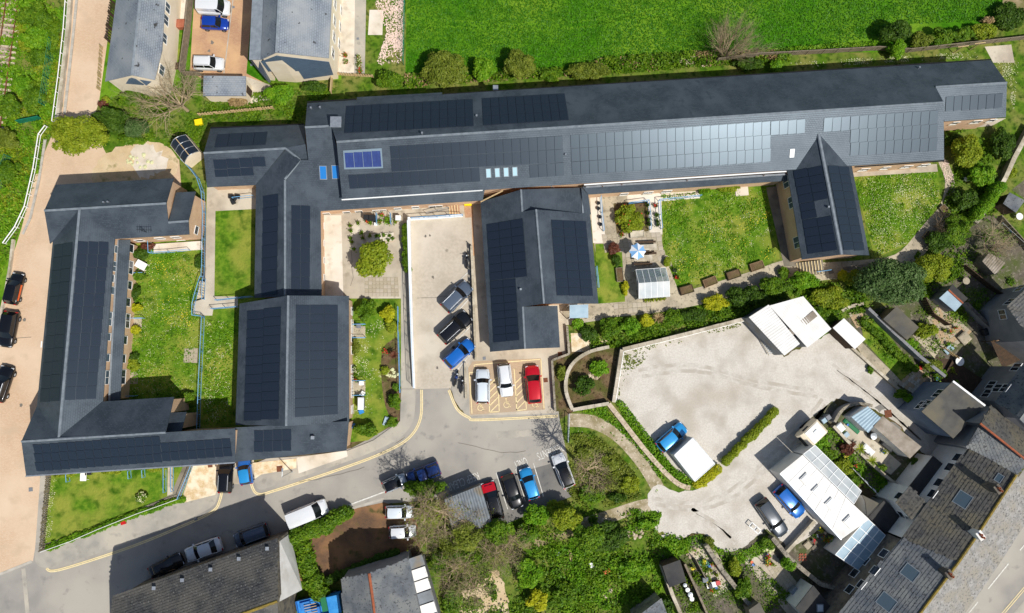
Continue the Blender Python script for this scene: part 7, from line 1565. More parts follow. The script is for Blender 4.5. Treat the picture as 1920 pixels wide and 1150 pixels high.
for x, y, m in ((694, 442, 'terracotta'), (705, 443, 'plastic_dark'), (711, 442, 'terracotta'), (720, 442, 'timber_grey'), (731, 442, 'terracotta'), (736, 447, 'plastic_dark'), (728, 450, 'terracotta')): pot('small pot standing on the white raised bed', x, y, .15, .25, m, 'leaf_mid', 'pots on the white bed')
for i in range(14): pot('flower pot crowded along the foot of the meadow wall', 1606+i*4.6+random.uniform(-1, 1), 317.5-i*.3+random.uniform(-1, 1), .17, .28, random.choice(['terracotta', 'plastic_blue', 'rubble', 'plastic_dark']), random.choice(['leaf_mid', 'leaf_lime']), 'pots along the meadow wall', fl=random.choice([None, 'petal_red', 'petal_white']))
for x, y in ((688, 415), (694, 418), (712, 416), (716, 404), (727, 410), (730, 418), (724, 415), (742, 416)): pot('pot plant beside the blue door dividers in the courtyard', x, y, .22, .35, 'terracotta', 'leaf_bright', 'pots by the dividers', fl='petal_red' if x in (688, 716) else None)
for x, y, f in ((666, 690, 'petal_white'), (667, 697, 'petal_white'), (666, 705, None), (668, 712, 'petal_red')): pot('pot plant on the wall shelf of the wide block', x, y, .16, .25, 'terracotta', 'leaf_mid', 'pots along the wide block', fl=f)
pot('pot of red flowers in the flat garden bed', 722, 659, .3, .2, 'terracotta', 'leaf_mid', fl='petal_red'); pot('red glazed pot on the garden wall corner', 1726, 690, .28, .4, 'plastic_red', None); pot('wide wooden barrel tub beside the meadow path', 1793, 365, .45, .5, 'timber', 'leaf_twig'); pot('red potted plant below the shrub bed', 1166, 440, .25, .3, 'plastic_red', 'leaf_mid'); pot('red rimmed tub beside the greenhouse', 1269, 520, .28, .4, 'plastic_red', 'leaf_dark'); pot('dark tub beside the greenhouse corner', 1265, 507, .28, .4, 'plastic_dark', 'leaf_dark'); pot('blue tub at the bottom of the rear lane', 1413, 1059, .2, .3, 'plastic_blue', None); pot('orange bucket beside the blue tub', 1410, 1055, .2, .3, 'plastic_orange', None)
raised('white_bed', [(684, 440), (738, 436), (740, 452), (686, 454)], 'concrete_pale', .2, side='brick_pink', lay=2); sheet('pale_strip', [(660, 425), (674, 410), (675, 440), (682, 455), (670, 470), (660, 470)], 'concrete_pale', 9)
for i, (x, y) in enumerate(((707, 402), (733, 402))): railing('short blue divider rail between courtyard doors', [(x, y), (x+1, y+20)], 1.0, 'blue_paint', balusters=False, group='courtyard divider rails')
for y in (609, 634, 714, 741): railing('short blue divider rail on the wall of the wide block', [(663, y), (686, y-.5)], .9, 'blue_paint', balusters=False, group='wide block divider rails')
for y0 in (612, 716): sheet('doorstep', [(662, y0), (685, y0), (685, y0+23), (662, y0+23)], 'slab_stone', 11)
for y in (504, 588, 733): railing('short blue divider rail on the lean-to of the corner flats', [(240 if y < 700 else 228, y+10), (272 if y < 700 else 258, y+9)], .9, 'blue_paint', balusters=False, group='corner flats divider rails')
for q in ([(252, 492), (272, 490), (272, 512), (252, 514)], [(244, 598), (266, 596), (266, 616), (244, 616)], [(238, 700), (260, 698), (258, 720), (236, 720)]): sheet('doorstep', q, 'slab_stone', 9)
def table(label, px, py, w=1.0, l=1.4, m='white_paint', rz=0, h=.72, round_=False, name='garden_table', z0=0.0, cat='table'):
    c = U(px, py, z0+h); t = thing(name, label, cat, (c.x, c.y, z0), None, rz); b = MB()
    if round_: b.lathe((0, 0, h-.04), [(w/2, 0), (w/2, .04)], 16)
    else: b.box((0, 0, h-.04), l, w, .04)
    put(t, 'table_top', b, m)
    for x in (-1, 1):
        for y in (-1, 1): b = MB(); q = (.3 if round_ else .42); b.tube((x*l*q*(.8 if round_ else 1), y*w*q*(.8 if round_ else 1), 0), (x*l*q*.8, y*w*q*.8, h-.04), .03); put(t, 'leg', b, m)
    return t
def chair(label, px, py, m='white_paint', rz=0.0, group=None, z0=0.0):
    c = U(px, py, z0+.5); t = thing('garden_chair', label, 'chair', (c.x, c.y, z0), group, rz)
    b = MB(); b.box((0, 0, .42), .48, .48, .05); put(t, 'seat', b, m); b = MB(); b.box((-.23, 0, .46), .05, .48, .45); put(t, 'backrest', b, m)
    for x in (-.2, .2):
        for y in (-.2, .2): b = MB(); b.tube((x, y, 0), (x, y, .42), .025, n=5); put(t, 'leg', b, m)
    return t
table('white oval garden table outside the corner flats', 264, 497, .9, 1.3, rz=-.5); table('white garden table against the south wall', 156, 894, 1.0, .7, z0=.11); chair('dark chair beside the white table on the south lawn', 167, 887, 'plastic_dark', 0, z0=.11); table('round white table on the timber decking', 1800, 678, 1.1, 1.1, round_=True); table('round white bistro table on the upper deck', 1884, 652, .8, .8, round_=True); table('white round bird table in the allotment corner', 1912, 406, .9, .9, round_=True); table('grey stone table on the shaded lawn', 1812, 527, .9, .9, 'slab_stone', round_=True)
chair('blue grey chair among the flat garden pots', 673, 612, 'plastic_grey'); chair('white chair by the door of the wide block', 678, 719, 'white_paint'); chair('white chair on the south end doorstep', 680, 738, 'white_paint', 1); chair('white chair in the shaded grass beyond the meadow', 1812, 336, 'white_paint', 1.2)
# picnic tables and parasol
def picnic(label, px, py, rz, L=2.3):
    c = U(px, py, .7); t = thing('picnic_table', label, 'picnic table', (c.x, c.y, 0), None, rz)
    for k in range(4): b = MB(); b.box((0, -.27+k*.18, .7), L, .16, .04); put(t, 'top_plank', b, 'coping')
    for s in (-1, 1):
        b = MB(); b.box((0, s*.72, .42), L, .26, .04); put(t, 'bench', b, 'timber_dark')
        b = MB(); x = s*L*.36; b.tube((x, -.75, 0), (x, .1, .7), .04); b.tube((x, .75, 0), (x, -.1, .7), .04); b.tube((x, -.75, .4), (x, .75, .4), .035); put(t, 'trestle', b, 'timber_dark')
    return t
picnic('picnic table shaded by the blue and white parasol', 1214, 464, .05); picnic('uncovered picnic table beside the greenhouse', 1206, 484, .03)
c = U(1196, 471, 2.3); t = thing('parasol', 'pale blue and white garden parasol over the picnic table', 'parasol', (c.x, c.y, 0)); b = MB(); b.tube((0, 0, 0), (0, 0, 2.55), .03); put(t, 'pole', b, 'timber')
for k in range(8):
    a0, a1 = 2*math.pi*k/8, 2*math.pi*(k+1)/8; R = 1.05 if k % 2 else 1.05; mid = (a0+a1)/2; b = MB(); b.add([(0, 0, 2.5), (R*math.cos(a0), R*math.sin(a0), 2.1), (R*.82*math.cos(mid), R*.82*math.sin(mid), 2.12), (R*math.cos(a1), R*math.sin(a1), 2.1)], [(0, 1, 2), (0, 2, 3)]); put(t, 'canopy_panel', b, 'fabric_white' if k % 2 else 'fabric_blue')
b = MB(); b.lathe((0, 0, 0), [(.3, 0), (.3, .08), (.08, .12)], 12); put(t, 'base', b, 'plastic_grey')
# greenhouse: pane by pane on a white frame
def greenhouse(label, quad, zr, ze, nx, staging=True):
    a, b_, c, d = [U(*p, ze) for p in quad]; r0, r1 = (a+d)/2, (b_+c)/2; r0.z = r1.z = zr; base = (a+b_+c+d)/4; base.z = 0
    t = thing('greenhouse', label, 'greenhouse', base)
    def pane(q, m):
        n = (q[1]-q[0]).cross(q[2]-q[0]).normalized()*.012; ctr = sum(q, Vector())/4; q = [ctr+(p-ctr)*.965 for p in q]; MB().prism([p-n for p in q], [p+n for p in q]).build('pane', m, t)
    for i in range(nx):
        u0, u1 = i/nx, (i+1)/nx
        pane([a.lerp(b_, u0), a.lerp(b_, u1), r0.lerp(r1, u1), r0.lerp(r1, u0)], 'clear_glass'); pane([r0.lerp(r1, u0), r0.lerp(r1, u1), d.lerp(c, u1), d.lerp(c, u0)], 'milky_sheet')
        for p, q in ((a, b_), (d, c)):
            e0, e1 = p.lerp(q, u0), p.lerp(q, u1); pane([Vector((e0.x, e0.y, .1)), Vector((e1.x, e1.y, .1)), e1, e0], 'clear_glass')
    fb = []
    for i in range(nx+1): u = i/nx; fb += [(a.lerp(b_, u), r0.lerp(r1, u)), (r0.lerp(r1, u), d.lerp(c, u)), (a.lerp(b_, u)*1, Vector((a.lerp(b_, u).x, a.lerp(b_, u).y, 0))), (d.lerp(c, u), Vector((d.lerp(c, u).x, d.lerp(c, u).y, 0)))]
    fb += [(a, b_), (d, c), (r0, r1), (a, d), (b_, c)]
    for p, q in fb: MB().tube(p, q, .03, n=4).build('frame_bar', 'white_paint', t)
    if staging:
        for s in (.2, .8):
            p, q = a.lerp(d, s), b_.lerp(c, s); p.z = q.z = .75; MB().bar(p, q, .5, .05).build('staging', 'timber_grey', t)
    return t
greenhouse('white framed greenhouse full of pots beside the court lawn', [(1192, 506), (1248, 502), (1256, 556), (1198, 560)], 2.5, 1.7, 5)
for i in range(9): pot('seedling pot on the greenhouse staging', 1198+i*5.5, 511+(i % 3)*3, .14, .2, random.choice(['plastic_blue', 'terracotta', 'rubble']), 'leaf_bright', 'pots in the greenhouse', z0=.8)
for i in range(6): pot('terracotta pot on the low shelf outside the greenhouse', 1210+i*7, 563-i*.4, .16, .25, 'terracotta', 'leaf_lime', 'pots outside the greenhouse')
# paving laid slab by slab
def paved(name, quad, nx, ny, m, lay=10, base_m='soil', z=0.0, mats=None):
    s = sheet(name, quad, base_m, lay, z); T = [U(*p, z)+Vector((0, 0, .004*lay)) for p in quad]; g = lambda u, v: T[0]*(1-u)*(1-v)+T[1]*u*(1-v)+T[2]*u*v+T[3]*(1-u)*v; rs = random.Random(nx*31+ny)
    sm = {}
    for mm in (mats or [m]): b = MB(); b.box((0, 0, 0), 1, 1, 1); sm[mm] = b.mesh('paving_slab', mm, uv=False)
    for j in range(ny):
        for i in range(nx):
            a, b_, c, d = g(i/nx, j/ny), g((i+1)/nx, j/ny), g((i+1)/nx, (j+1)/ny), g(i/nx, (j+1)/ny); ux = ((b_-a)+(c-d))/2; uy = ((a-d)+(b_-c))/2; ce = (a+b_+c+d)/4
            o = bpy.data.objects.new('paving_slab', sm[rs.choice(mats or [m])]); COL.objects.link(o); o.parent = s; f = .955; h = .03+rs.uniform(-.006, .01)
            o.matrix_local = Matrix(((ux.x*f, uy.x*f, 0, ce.x), (ux.y*f, uy.y*f, 0, ce.y), (0, 0, h, ce.z-.01), (0, 0, 0, 1)))
    return s
paved('garden_patio', [(1720, 688), (1742, 706), (1712, 738), (1682, 720)], 5, 6, 'slab_stone', mats=['slab_stone', 'coping', 'slab_warm']); paved('shaded_patio', [(1742, 706), (1768, 722), (1736, 768), (1712, 738)], 5, 6, 'slab_dark'); paved('crazy_patio', [(1758, 574), (1790, 596), (1822, 622), (1778, 662)], 6, 8, 'slab_warm', mats=['slab_warm', 'slab_stone']); paved('crazy_patio_edge', [(1738, 596), (1758, 574), (1778, 662), (1764, 652)], 4, 6, 'slab_warm', mats=['slab_warm', 'slab_stone'])
paved('rear_patio_slabs', [(1420, 1040), (1448, 1034), (1500, 1100), (1474, 1114)], 4, 10, 'slab_stone', mats=['slab_stone', 'concrete']); paved('court_slabs', [(1128, 440), (1238, 436), (1244, 470), (1134, 474)], 12, 4, 'slab_stone', mats=['slab_stone', 'concrete']); paved('court_slabs', [(1172, 474), (1244, 470), (1262, 500), (1176, 500)], 8, 3, 'slab_stone', mats=['slab_stone', 'concrete']); paved('store_slabs', [(1590, 588), (1612, 580), (1626, 604), (1606, 616)], 4, 4, 'slab_stone', mats=['slab_stone', 'slab_warm']); paved('lawn_slab_base', [(346, 654), (373, 653), (371, 681), (344, 680)], 3, 3, 'slab_stone'); paved('gable_path_slabs', [(1552, 506), (1660, 490), (1670, 506), (1556, 522)], 12, 2, 'slab_stone', mats=['slab_stone', 'slab_dark']); paved('bed_path_slabs', [(1150, 570), (1220, 566), (1222, 584), (1152, 590)], 8, 2, 'slab_stone', mats=['slab_stone', 'concrete'])
paved('courtyard_slabs', [(684, 500+20), (746, 520), (748, 556), (684, 556)], 9, 5, 'concrete', mats=['concrete', 'slab_stone'])
# decks
def deck(label, quad, n, h, m='timber_dark', z0=0.0):
    T = [U(*p, z0+h) for p in quad]; base = base_of(T); base.z = z0; t = thing('deck', label, 'decking', base)
    for i in range(n):
        u0, u1 = (i+.04)/n, (i+.96)/n; q = [T[0].lerp(T[1], u0), T[0].lerp(T[1], u1), T[3].lerp(T[2], u1), T[3].lerp(T[2], u0)]
        nn = (q[1]-q[0]).cross(q[2]-q[0])
        if nn.z < 0: q.reverse()
        MB().prism([p-Vector((0, 0, .04)) for p in q], q).build('deck_board', m, t)
    for p in T: MB().box((p.x, p.y, z0-.05), .1, .1, h).build('post', m, t)
    return t
deck('lower timber deck beside the felt roofed extension', [(1786, 676), (1846, 714), (1822, 756), (1764, 716)], 22, .4, 'timber_dark'); deck('upper timber deck with handrails beside the pale walled house', [(1858, 640), (1902, 628), (1926, 670), (1880, 690)], 18, 1.6, 'timber_dark'); railing('brown timber handrail round the upper deck', [(1858, 640), (1902, 628), (1926, 668)], .9, 'timber', z0=1.6, balusters=False, r=.05)
# sundry things
def simple_box(name, label, cat, px, py, l, w, h, m, rz=0.0, z0=0.0, lid=None, wheels=False, group=None):
    c = U(px, py, z0+h); t = thing(name, label, cat, (c.x, c.y, z0), group, rz); b = MB()
    q = [(-l/2*.9, -w/2*.9), (l/2*.9, -w/2*.9), (l/2*.9, w/2*.9), (-l/2*.9, w/2*.9)]; b.prism([Vector((x, y, .04)) for x, y in q], [Vector((x/.9, y/.9, h-.08)) for x, y in q]); put(t, 'body', b, m)
    b = MB(); b.prism([Vector((x*1.16, y*1.16, h-.08)) for x, y in q], [Vector((x*.95, y*.95, h)) for x, y in q]); put(t, 'lid', b, lid or m)
    if wheels:
        for s in (-1, 1): b = MB(); b.tube((-l*.4, s*w*.4, .1), (-l*.4, s*w*.48, .1), .1, n=10); put(t, 'wheel', b, 'tyre')
    else:
        for x in (-1, 1): b = MB(); b.box((x*l*.3, 0, 0), .08, w*.8, .04); put(t, 'foot', b, 'plastic_dark')
    return t
simple_box('grit_bin', 'bright yellow grit bin on the rough grass', 'grit bin', 371, 228, .9, .7, .7, 'plastic_yellow', .2); simple_box('grit_bin', 'bright yellow grit bin at the head of the ramp', 'grit bin', 877, 381, .9, .55, .7, 'plastic_yellow'); simple_box('red_bin', 'small red bin beside the roadside railing', 'bin', 230, 981, .55, .4, .5, 'plastic_red', .3)
for lab, x, y, m in (('black wheeled bin in the courtyard row', 686, 407, 'plastic_dark'), ('grey wheeled bin in the courtyard row', 696, 407, 'plastic_dark')): simple_box('wheeled_bin', lab, 'bin', x, y, .6, .6, 1.1, m, 0, wheels=True)
simple_box('storage_chest', 'large dark storage chest against the courtyard wall', 'chest', 697, 409, 1.1, .65, .9, 'plastic_dark'); simple_box('white_box', 'white storage box by the courtyard doors', 'box', 704, 420, .4, .4, .4, 'white_paint'); simple_box('white_cabinet', 'white cabinet standing at the end of the courtyard wall', 'cabinet', 746, 408, .65, .6, 1.0, 'white_paint')
for i, (x, y) in enumerate(((432, 368), (438, 372), (436, 378), (444, 368))): simple_box('refuse_sack', 'black refuse sack heaped beside the bin rail', 'sack', x, y, .55, .5, .5, 'plastic_dark', i, TZ, group='refuse sacks')
simple_box('garden_swing_seat', 'white covered swing seat in the flat garden', 'garden seat', 676, 757, .7, 1.4, 1.3, 'plastic_grey', 0, lid='fabric_white'); simple_box('blue_tarp_bundle', 'blue tarpaulin bundle below the swing seat', 'bundle', 677, 772, .6, .5, .4, 'tarp_blue', .4); simple_box('blue_recycling_box', 'blue recycling box at the corner of the wide block', 'box', 661, 799, .6, .5, .4, 'plastic_blue', .2); simple_box('grey_water_feature', 'grey blue rock water feature by the pavement corner', 'water feature', 723, 790, .5, 1.0, .3, 'sheet_blue', -.3)
simple_box('hot_tub', 'white covered tub in the workshop patio', 'tub', 1576, 803, 1.0, 1.0, .7, 'white_paint', .7, lid='fabric_white'); simple_box('patio_chest', 'pale blue chest beside the white tub', 'chest', 1587, 816, .8, .6, .5, 'sheet_blue', .7); simple_box('patio_sofa', 'white bench seat on the workshop patio', 'bench', 1629, 844, 1.5, .8, .5, 'white_paint', -.75); simple_box('green_seat_row', 'row of green matting beside the blue roofed shed', 'matting', 1597, 800, 2.3, .5, .2, 'plastic_green', -.72); simple_box('lane_bin', 'grey wheeled bin at the lane bend', 'bin', 1554, 783, .6, .6, 1.1, 'plastic_grey', .6, wheels=True); simple_box('lane_bin', 'pale lidded bin at the lane bend', 'bin', 1546, 789, .6, .6, 1.1, 'plastic_grey', .6, lid='sheet_blue', wheels=True)
simple_box('roof_vent_box', 'grey ventilation box beside the white rear extension', 'vent box', 1492, 1111, 1.0, .9, 1.0, 'lead', .7); simple_box('dog_kennel', 'small grey kennel in the rubbish yard', 'kennel', 1323, 1088, .7, .6, .6, 'sheet_grey', .1); simple_box('blue_crate', 'blue crate on the rubbish yard wall', 'crate', 1331, 1063, .35, .5, .3, 'plastic_blue', .5); simple_box('pallet_stack', 'grey slab stack in the shaded rear yard', 'slabs', 1515, 1023, .8, .8, .3, 'slab_stone', .7); simple_box('pallet_stack', 'second paler slab stack in the shaded rear yard', 'slabs', 1528, 1028, .7, .7, .2, 'slab_dark', .7); simple_box('white_crate', 'white crate among the shaded yard tubs', 'crate', 1531, 1006, .5, .4, .3, 'white_paint', .2)
for i in range(9): simple_box('brick_stack', 'loose red paver lying in the shaded rear yard', 'bricks', 1500+(i % 3)*5+random.uniform(-1, 1), 1040+(i//3)*5, .3, .22, .08, 'timber_red', .7, group='loose red pavers')
for lab, x, y, r in (('white topped water barrel beside the black shed, upper one', 1289, 1106, .3), ('grey lidded water barrel in the row', 1294, 1115, .33), ('white topped water barrel at the lower end', 1297, 1123, .3), ('pale barrel against the black felt shed', 1284, 1097, .26), ('white gas bottle behind the black felt shed', 1274, 1064, .2), ('round silver water butt on the workshop patio', 1638, 818, .45), ('galvanised bin at the rear extension', 1491, 1137, .2)):
    c = U(x, y, .8); t = thing('water_barrel', lab, 'barrel', (c.x, c.y, 0)); b = MB(); b.lathe((0, 0, 0), [(r*.85, 0), (r, .2), (r, .7), (r*.9, .85)], 14); put(t, 'barrel', b, 'plastic_dark'); b = MB(); b.lathe((0, 0, .85), [(r*.95, 0), (r*.9, .05), (r*.2, .09)], 14); put(t, 'lid', b, 'white_paint' if 'white' in lab else 'galvanised')
b = MB(); c = U(1320, 1056, .2); t = thing('toy_boat', 'green and white toy dinghy in the rubbish yard', 'dinghy', (c.x, c.y, 0), None, -.1); b.lathe((0, 0, 0), [(.35, 0), (.5, .12), (.5, .25), (.36, .25), (.34, .08)], 14)
for v in b.v: v.x *= 1.35; v.y *= .75
put(t, 'hull', b, 'plastic_green'); b = MB(); b.box((0, 0, .1), .75, .35, .04); put(t, 'floor', b, 'white_paint')
b = MB(); c = U(1334, 1097, .4); t = thing('ride_on_mower', 'red and white ride on machine in the rubbish yard', 'machine', (c.x, c.y, 0), None, .2); b.box((0, 0, .2), 1.2, .6, .3); put(t, 'body', b, 'white_paint'); b = MB(); b.box((.8, .1, .2), .5, .5, .4); put(t, 'hopper', b, 'plastic_red'); b = MB(); b.box((-.2, 0, .5), .4, .5, .3); put(t, 'seat', b, 'plastic_dark')
for x in (-.4, .4):
    for y in (-.35, .35): b = MB(); b.tube((x, y-.05, .2), (x, y+.05, .2), .2, n=10); put(t, 'wheel', b, 'tyre')
# ladder, window frame, poles, washing
a, c = U(1411, 603, .3), U(1446, 664, .3); t = thing('ladder', 'long aluminium ladder lying against the white barn', 'ladder', (a+c)/2-Vector((0, 0, .3))); d = (c-a).normalized(); s = Vector((-d.y, d.x, 0))*.35
MB().bar(a+s, c+s, .07, .08).build('stile', 'coping', t); MB().bar(a-s, c-s, .07, .08).build('stile', 'coping', t)
for k in range(17): q = a.lerp(c, (k+.5)/17); MB().bar(q-s, q+s, .08, .05).build('rung', 'galvanised', t)
a, c = U(1407, 983, .5), U(1424, 998, .5); t = thing('window_frame', 'old white window frame propped beside the lane', 'window frame', (a+c)/2-Vector((0, 0, .5))); d = (c-a); s = Vector((-d.y, d.x, 0)).normalized()*.28
for p, q in ((a+s, c+s), (a-s, c-s), (a+s, a-s), (c+s, c-s), ((a+c)/2+s, (a+c)/2-s)): MB().bar(p, q, .09, .08).build('frame_bar', 'white_paint', t)
def washing(label, p, q, items, z=1.7):
    a, c = U(*p, z), U(*q, z); t = thing('washing_line', label, 'washing line', ((a.x+c.x)/2, (a.y+c.y)/2, 0))
    for e in (a, c): MB().tube((e.x, e.y, -.1), (e.x, e.y, z+.05), .04).build('post', 'galvanised', t)
    MB().tube(a, c, .012, n=4).build('line', 'white_paint', t)
    n = len(items); d = (c-a); u = d.normalized(); s = Vector((-u.y, u.x, 0))
    for k, m in enumerate(items):
        q0 = a+d*((k+.12)/n); q1 = a+d*((k+.88)/n); e = s*(.28+.12*(k % 2)); MB().add([q0, q1, q1+e-Vector((0, 0, .7)), q0+e*.8-Vector((0, 0, .7)), q1+Vector((0, 0, .01)), q0+Vector((0, 0, .01))], [(0, 1, 2, 3), (4, 5, 3, 2)]).build('laundry', m, t)
washing('washing line with white laundry beside the glass lean-to', (1600, 880), (1652, 934), ['fabric_white', 'plastic_grey', 'fabric_white', 'fabric_white', 'tarp_blue', 'fabric_white', 'fabric_white']); washing('washing line with dark clothes in the allotment garden', (1880, 418), (1924, 458), ['fabric_white', 'plastic_dark', 'fabric_blue', 'plastic_dark', 'plastic_dark', 'plastic_dark'])
def post_lamp(label, px, py, h, m='galvanised', arm=.8, az=0.0, name='lamp_post', cat='lamp post'):
    c = U(px, py); t = thing(name, label, cat, c); b = MB(); b.tube((0, 0, -.1), (0, 0, h), .06, .045, 8); put(t, 'post', b, m); b = MB(); b.tube((0, 0, h-.03), (arm*math.cos(az), arm*math.sin(az), h+.1), .03); put(t, 'arm', b, m); b = MB(); b.box((arm*math.cos(az), arm*math.sin(az), h+.04), .4, .18, .08, az); put(t, 'lamp_head', b, m); b = MB(); b.lathe((0, 0, -.05), [(.12, 0), (.12, .3), (.07, .35)], 8); put(t, 'base', b, m); return t
railing('white barrier rail closing the dirt path', [(1066, 776), (1064, 828)], .9, 'galvanised', balusters=False, r=.04); post_lamp('slim lamp post beside the gravel drive', 548, 884, 4.5, az=1.5)
for i, (x, y) in enumerate(((1787, 100), (1818, 94))):
    c = U(x, y); t = thing('washing_post', ['T shaped timber washing post near the hedge', 'T shaped timber washing post near the concrete standing'][i], 'post', c); b = MB(); b.tube((0, 0, -.1), (0, 0, 2.0), .06); put(t, 'post', b, 'timber_pale'); b = MB(); b.bar((-.7, -.1, 1.95), (.7, .1, 1.95), .09, .09); put(t, 'crossbar', b, 'timber_pale')
# stones, logs and drain covers
def heap(label, px, py, n, R, m='rubble', name='rubble_heap', cat='rubble', seed=1, log=False):
    rs = random.Random(seed*13+n); c = U(px, py); t = thing(name, label, cat, c)
    for k in range(n):
        a = rs.uniform(0, 6.28); q = math.sqrt(rs.random())*R; p = Vector((q*math.cos(a), q*math.sin(a)*.6, 0)); b = MB()
        if log: e = rs.uniform(0, 3.1); dv = Vector((math.cos(e), math.sin(e)*.5, .1))*rs.uniform(.4, .9); b.tube(p+Vector((0, 0, .1)), p+dv+Vector((0, 0, .15)), .05, .03, 5)
        else:
            r = rs.uniform(.1, .28); b.lathe(p, [(r*.9, -.05), (r, r*.3), (r*.7, r*.7), (r*.2, r*.85)], 6)
            for v in b.v: v.x += rs.uniform(-.05, .05); v.y += rs.uniform(-.05, .05)
        put(t, 'log' if log else 'stone', b, m)
heap('pale branch pile on the hedge bank', 1198, 116, 16, .9, 'bark_pale', 'log_pile', 'logs', 1, True); heap('small rubble pile on the hedge bank', 1254, 117, 10, .5, seed=2); heap('longer rubble pile beside the bare willow', 1290, 112, 22, 1.1, seed=3); heap('rubble pile at the foot of the willow', 1322, 120, 10, .5, seed=4); heap('pale stones at the wild garden edge', 1190, 1000, 24, 1.0, seed=5); heap('stones low in the wild garden', 1140, 1110, 20, 1.0, seed=6); heap('white stones in the overgrown plot', 1112, 706, 14, 1.0, seed=7); heap('rubble along the rubbish yard', 1300, 1036, 26, .9, seed=8); heap('white stones in the flower bed', 736, 700, 14, .8, 'petal_white', 'stone_edging', 'stones', 9); heap('pebbles at the rear patio corner', 1440, 1030, 22, .6, 'petal_white', 'pebble_heap', 'pebbles', 10); heap('white hardcore beside the gravel heap', 262, 302, 20, 1.6, 'petal_white', 'hardcore', 'rubble', 11)
simple_box('litter_tray', 'pale blue tray dumped in the wild garden', 'tray', 1045, 1040, .6, .8, .15, 'sheet_blue', .3); simple_box('orange_crate', 'orange crate dumped in the brambles', 'crate', 1138, 1072, .8, .4, .3, 'plastic_orange', .5); simple_box('white_chair_frame', 'white plastic seat dumped in the brambles', 'seat', 1109, 1060, .5, .6, .4, 'white_paint', .4); simple_box('timber_offcut', 'pale timber offcut standing in the brambles', 'timber', 1070, 1042, .35, 1.4, .25, 'timber_pale', .2)
for x, y, r_ in ((472, 122, .2), (438, 14, .2), (671, 73, .2), (908, 672, .25), (1023, 713, .35), (395, 872, .35), (246, 918, .0), (58, 918, .3), (1665, 776, .6), (1050, 664, .35), (525, 879, .45), (368, 973, .2)):
    if r_: b = MB(); b.box(U(x, y)+Vector((0, 0, .04)), r_*1.5, r_*1.5, .012+(.13 if (x, y) in ((395, 872), (525, 879), (368, 973)) else 0), .1); structure(b.build('drain_cover', 'rust' if r_ > .3 else 'plastic_grey'))
sheet('slab_pad', [(693, 19), (719, 19), (717, 66), (690, 66)], 'concrete_pale', 8)
simple_box('toolbox_shed', 'red brown timber coop beside the board fence', 'coop', 339, 43, 1.6, 1.0, 1.0, 'timber_red', .05); sheet('house_yard', [(325, -60), (362, -60), (358, 34), (322, 52)], 'concrete_pale', 6); sheet('house_lawn', [(322, 62), (354, 62), (346, 136), (312, 120)], 'lawn_grass', 6); simple_box('garden_tub', 'blue grey round topped tub beside the house lawn', 'tub', 318, 115, .9, .9, .6, 'sheet_blue', .4); simple_box('fire_pit', 'dark square fire pit beside the tub', 'fire pit', 332, 123, .8, .8, .4, 'timber_dark', .2)
table('white garden table against the cream gable', 262, 166, .8, 1.2, 'white_paint', .2); simple_box('blue_paddling_pool', 'blue inflatable folded beside the cream gable', 'inflatable', 258, 168, .8, .4, .3, 'tarp_blue', .6)
for i, (x, y) in enumerate(((648, 104), (649, 116), (673, 108), (674, 124), (675, 134), (674, 116))): pot('pot plant standing along the terrace paving', x, y, .25, .35, 'terracotta', 'leaf_mid', 'pots on the terrace paving', fl='petal_red' if i in (0, 4) else 'petal_white')

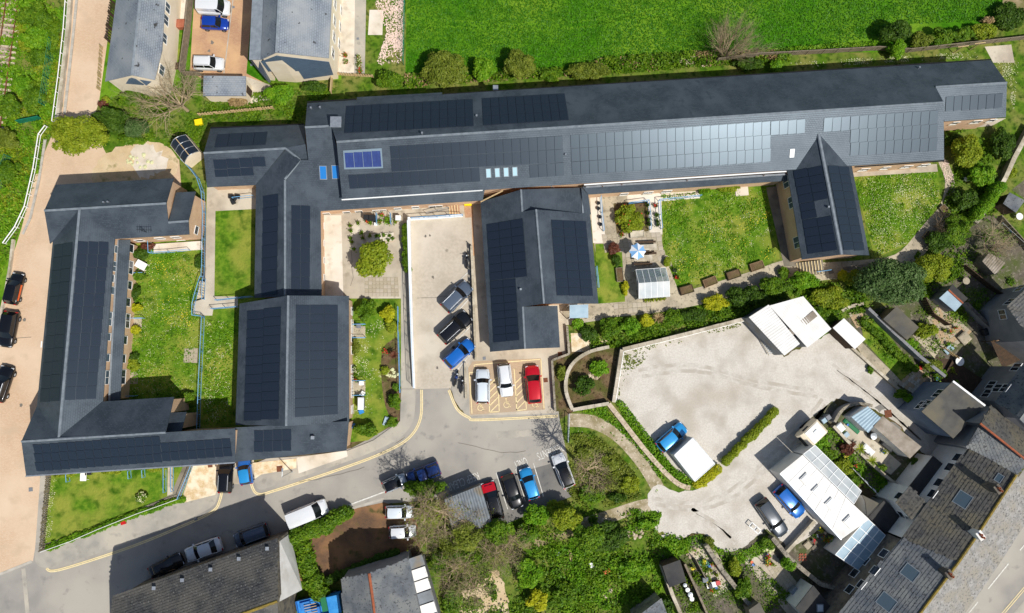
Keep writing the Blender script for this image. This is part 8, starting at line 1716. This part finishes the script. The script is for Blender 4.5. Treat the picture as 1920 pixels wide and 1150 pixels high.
# court rails, more clutter
raised('court_step', [(1378, 348), (1402, 346), (1404, 366), (1380, 368)], 'concrete_pale', .15)
for lab, pts in (('blue rail with pots beside the ramp wing', [(1125, 368), (1127, 400), (1131, 434)]), ('blue rail along the inner side of the court ramp', [(1177, 383), (1214, 378), (1217, 404), (1218, 432)]), ('blue rail along the lawn side of the court ramp', [(1312, 369), (1234, 377), (1236, 404), (1239, 430)]), ('short blue rail beside the side lawn', [(1117, 501), (1121, 540)])):
    railing(lab, pts, .95, 'blue_paint', balusters=False, r=.035)
rs_ = random.Random(5)
for lab, grp, poly, n in (('pot or bucket in the clutter of the rubbish yard', 'clutter in the rubbish yard', (1296, 1345, 1040, 1110), 12), ('pot plant on the workshop patio', 'pots on the workshop patio', (1575, 1660, 790, 880), 9), ('tub in the shaded rear yard of the stone house', 'tubs in the shaded yard', (1520, 1560, 990, 1020), 8), ('pot beside the rear lane wall', 'pots by the rear lane', (1418, 1450, 1028, 1060), 6), ('planted pot in the gardens behind the extension', 'pots behind the extension', (1740, 1800, 690, 730), 8), ('planted pot on the crazy paved patio', 'pots on the crazy patio', (1765, 1800, 600, 650), 5)):
    for k in range(n): pot(lab, rs_.uniform(*poly[:2]), rs_.uniform(*poly[2:]), rs_.uniform(.14, .26), .32, rs_.choice(['terracotta', 'plastic_dark', 'plastic_blue', 'rubble', 'plastic_grey']), rs_.choice(['leaf_mid', 'leaf_lime', 'leaf_bright', None]), grp, fl=rs_.choice([None, None, 'petal_red', 'petal_yellow']))
fence('dark board fence behind the felt shed', [(1724, 560), (1740, 590), (1770, 610)], 1.3, 'timber_dark'); fence('weathered fence between the allotments', [(1866, 408), (1900, 445), (1930, 480)], 1.2, 'timber_grey'); fence('slanted fence beside the tumbledown shed', [(1800, 500), (1850, 540), (1880, 560)], 1.2, 'timber_dark'); fence('low fence beside the decking steps', [(1764, 652), (1790, 672)], .9, 'timber_pale', pickets=True, slat=.3); fence('board fence between rubbish yard and barrels', [(1300, 1046), (1318, 1080)], 1.2, 'timber_grey')
simple_box('garden_bench', 'grey timber bench on the shaded garden path', 'bench', 1770, 440, 1.5, .5, .5, 'timber_grey', -.9); simple_box('water_trough', 'long dark trough against the asbestos garage', 'trough', 1664, 838, 1.6, .5, .4, 'plastic_dark', -.7); simple_box('cold_frame', 'glass topped cold frame in the back garden', 'cold frame', 1780, 655, 1.2, .8, .35, 'timber', .7, lid='conserv_glass'); simple_box('patio_table_stone', 'pale slab table on the crazy paved patio', 'table', 1810, 634, 1.3, 1.3, .5, 'slab_stone', .7); simple_box('compost_bin', 'dark compost bin beside the grey wall', 'bin', 1852, 622, .8, .8, .9, 'plastic_dark', .4)
for lab, x, y in (('row of tyres planted along the garden wall', 1746, 704), ('tyre lying below the grey leaved shrub', 1752, 712), ('tyre planter by the extension window', 1752, 730)):
    c = U(x, y, .1); t = thing('tyre_planter', lab, 'tyre', (c.x, c.y, 0)); b = MB(); b.lathe((0, 0, 0), [(.3, 0), (.33, .1), (.3, .2), (.18, .2), (.16, .1)], 12); put(t, 'tyre', b, 'tyre'); b = MB(); b.lathe((0, 0, 0), [(.17, 0), (.17, .12)], 10); put(t, 'soil', b, 'soil')
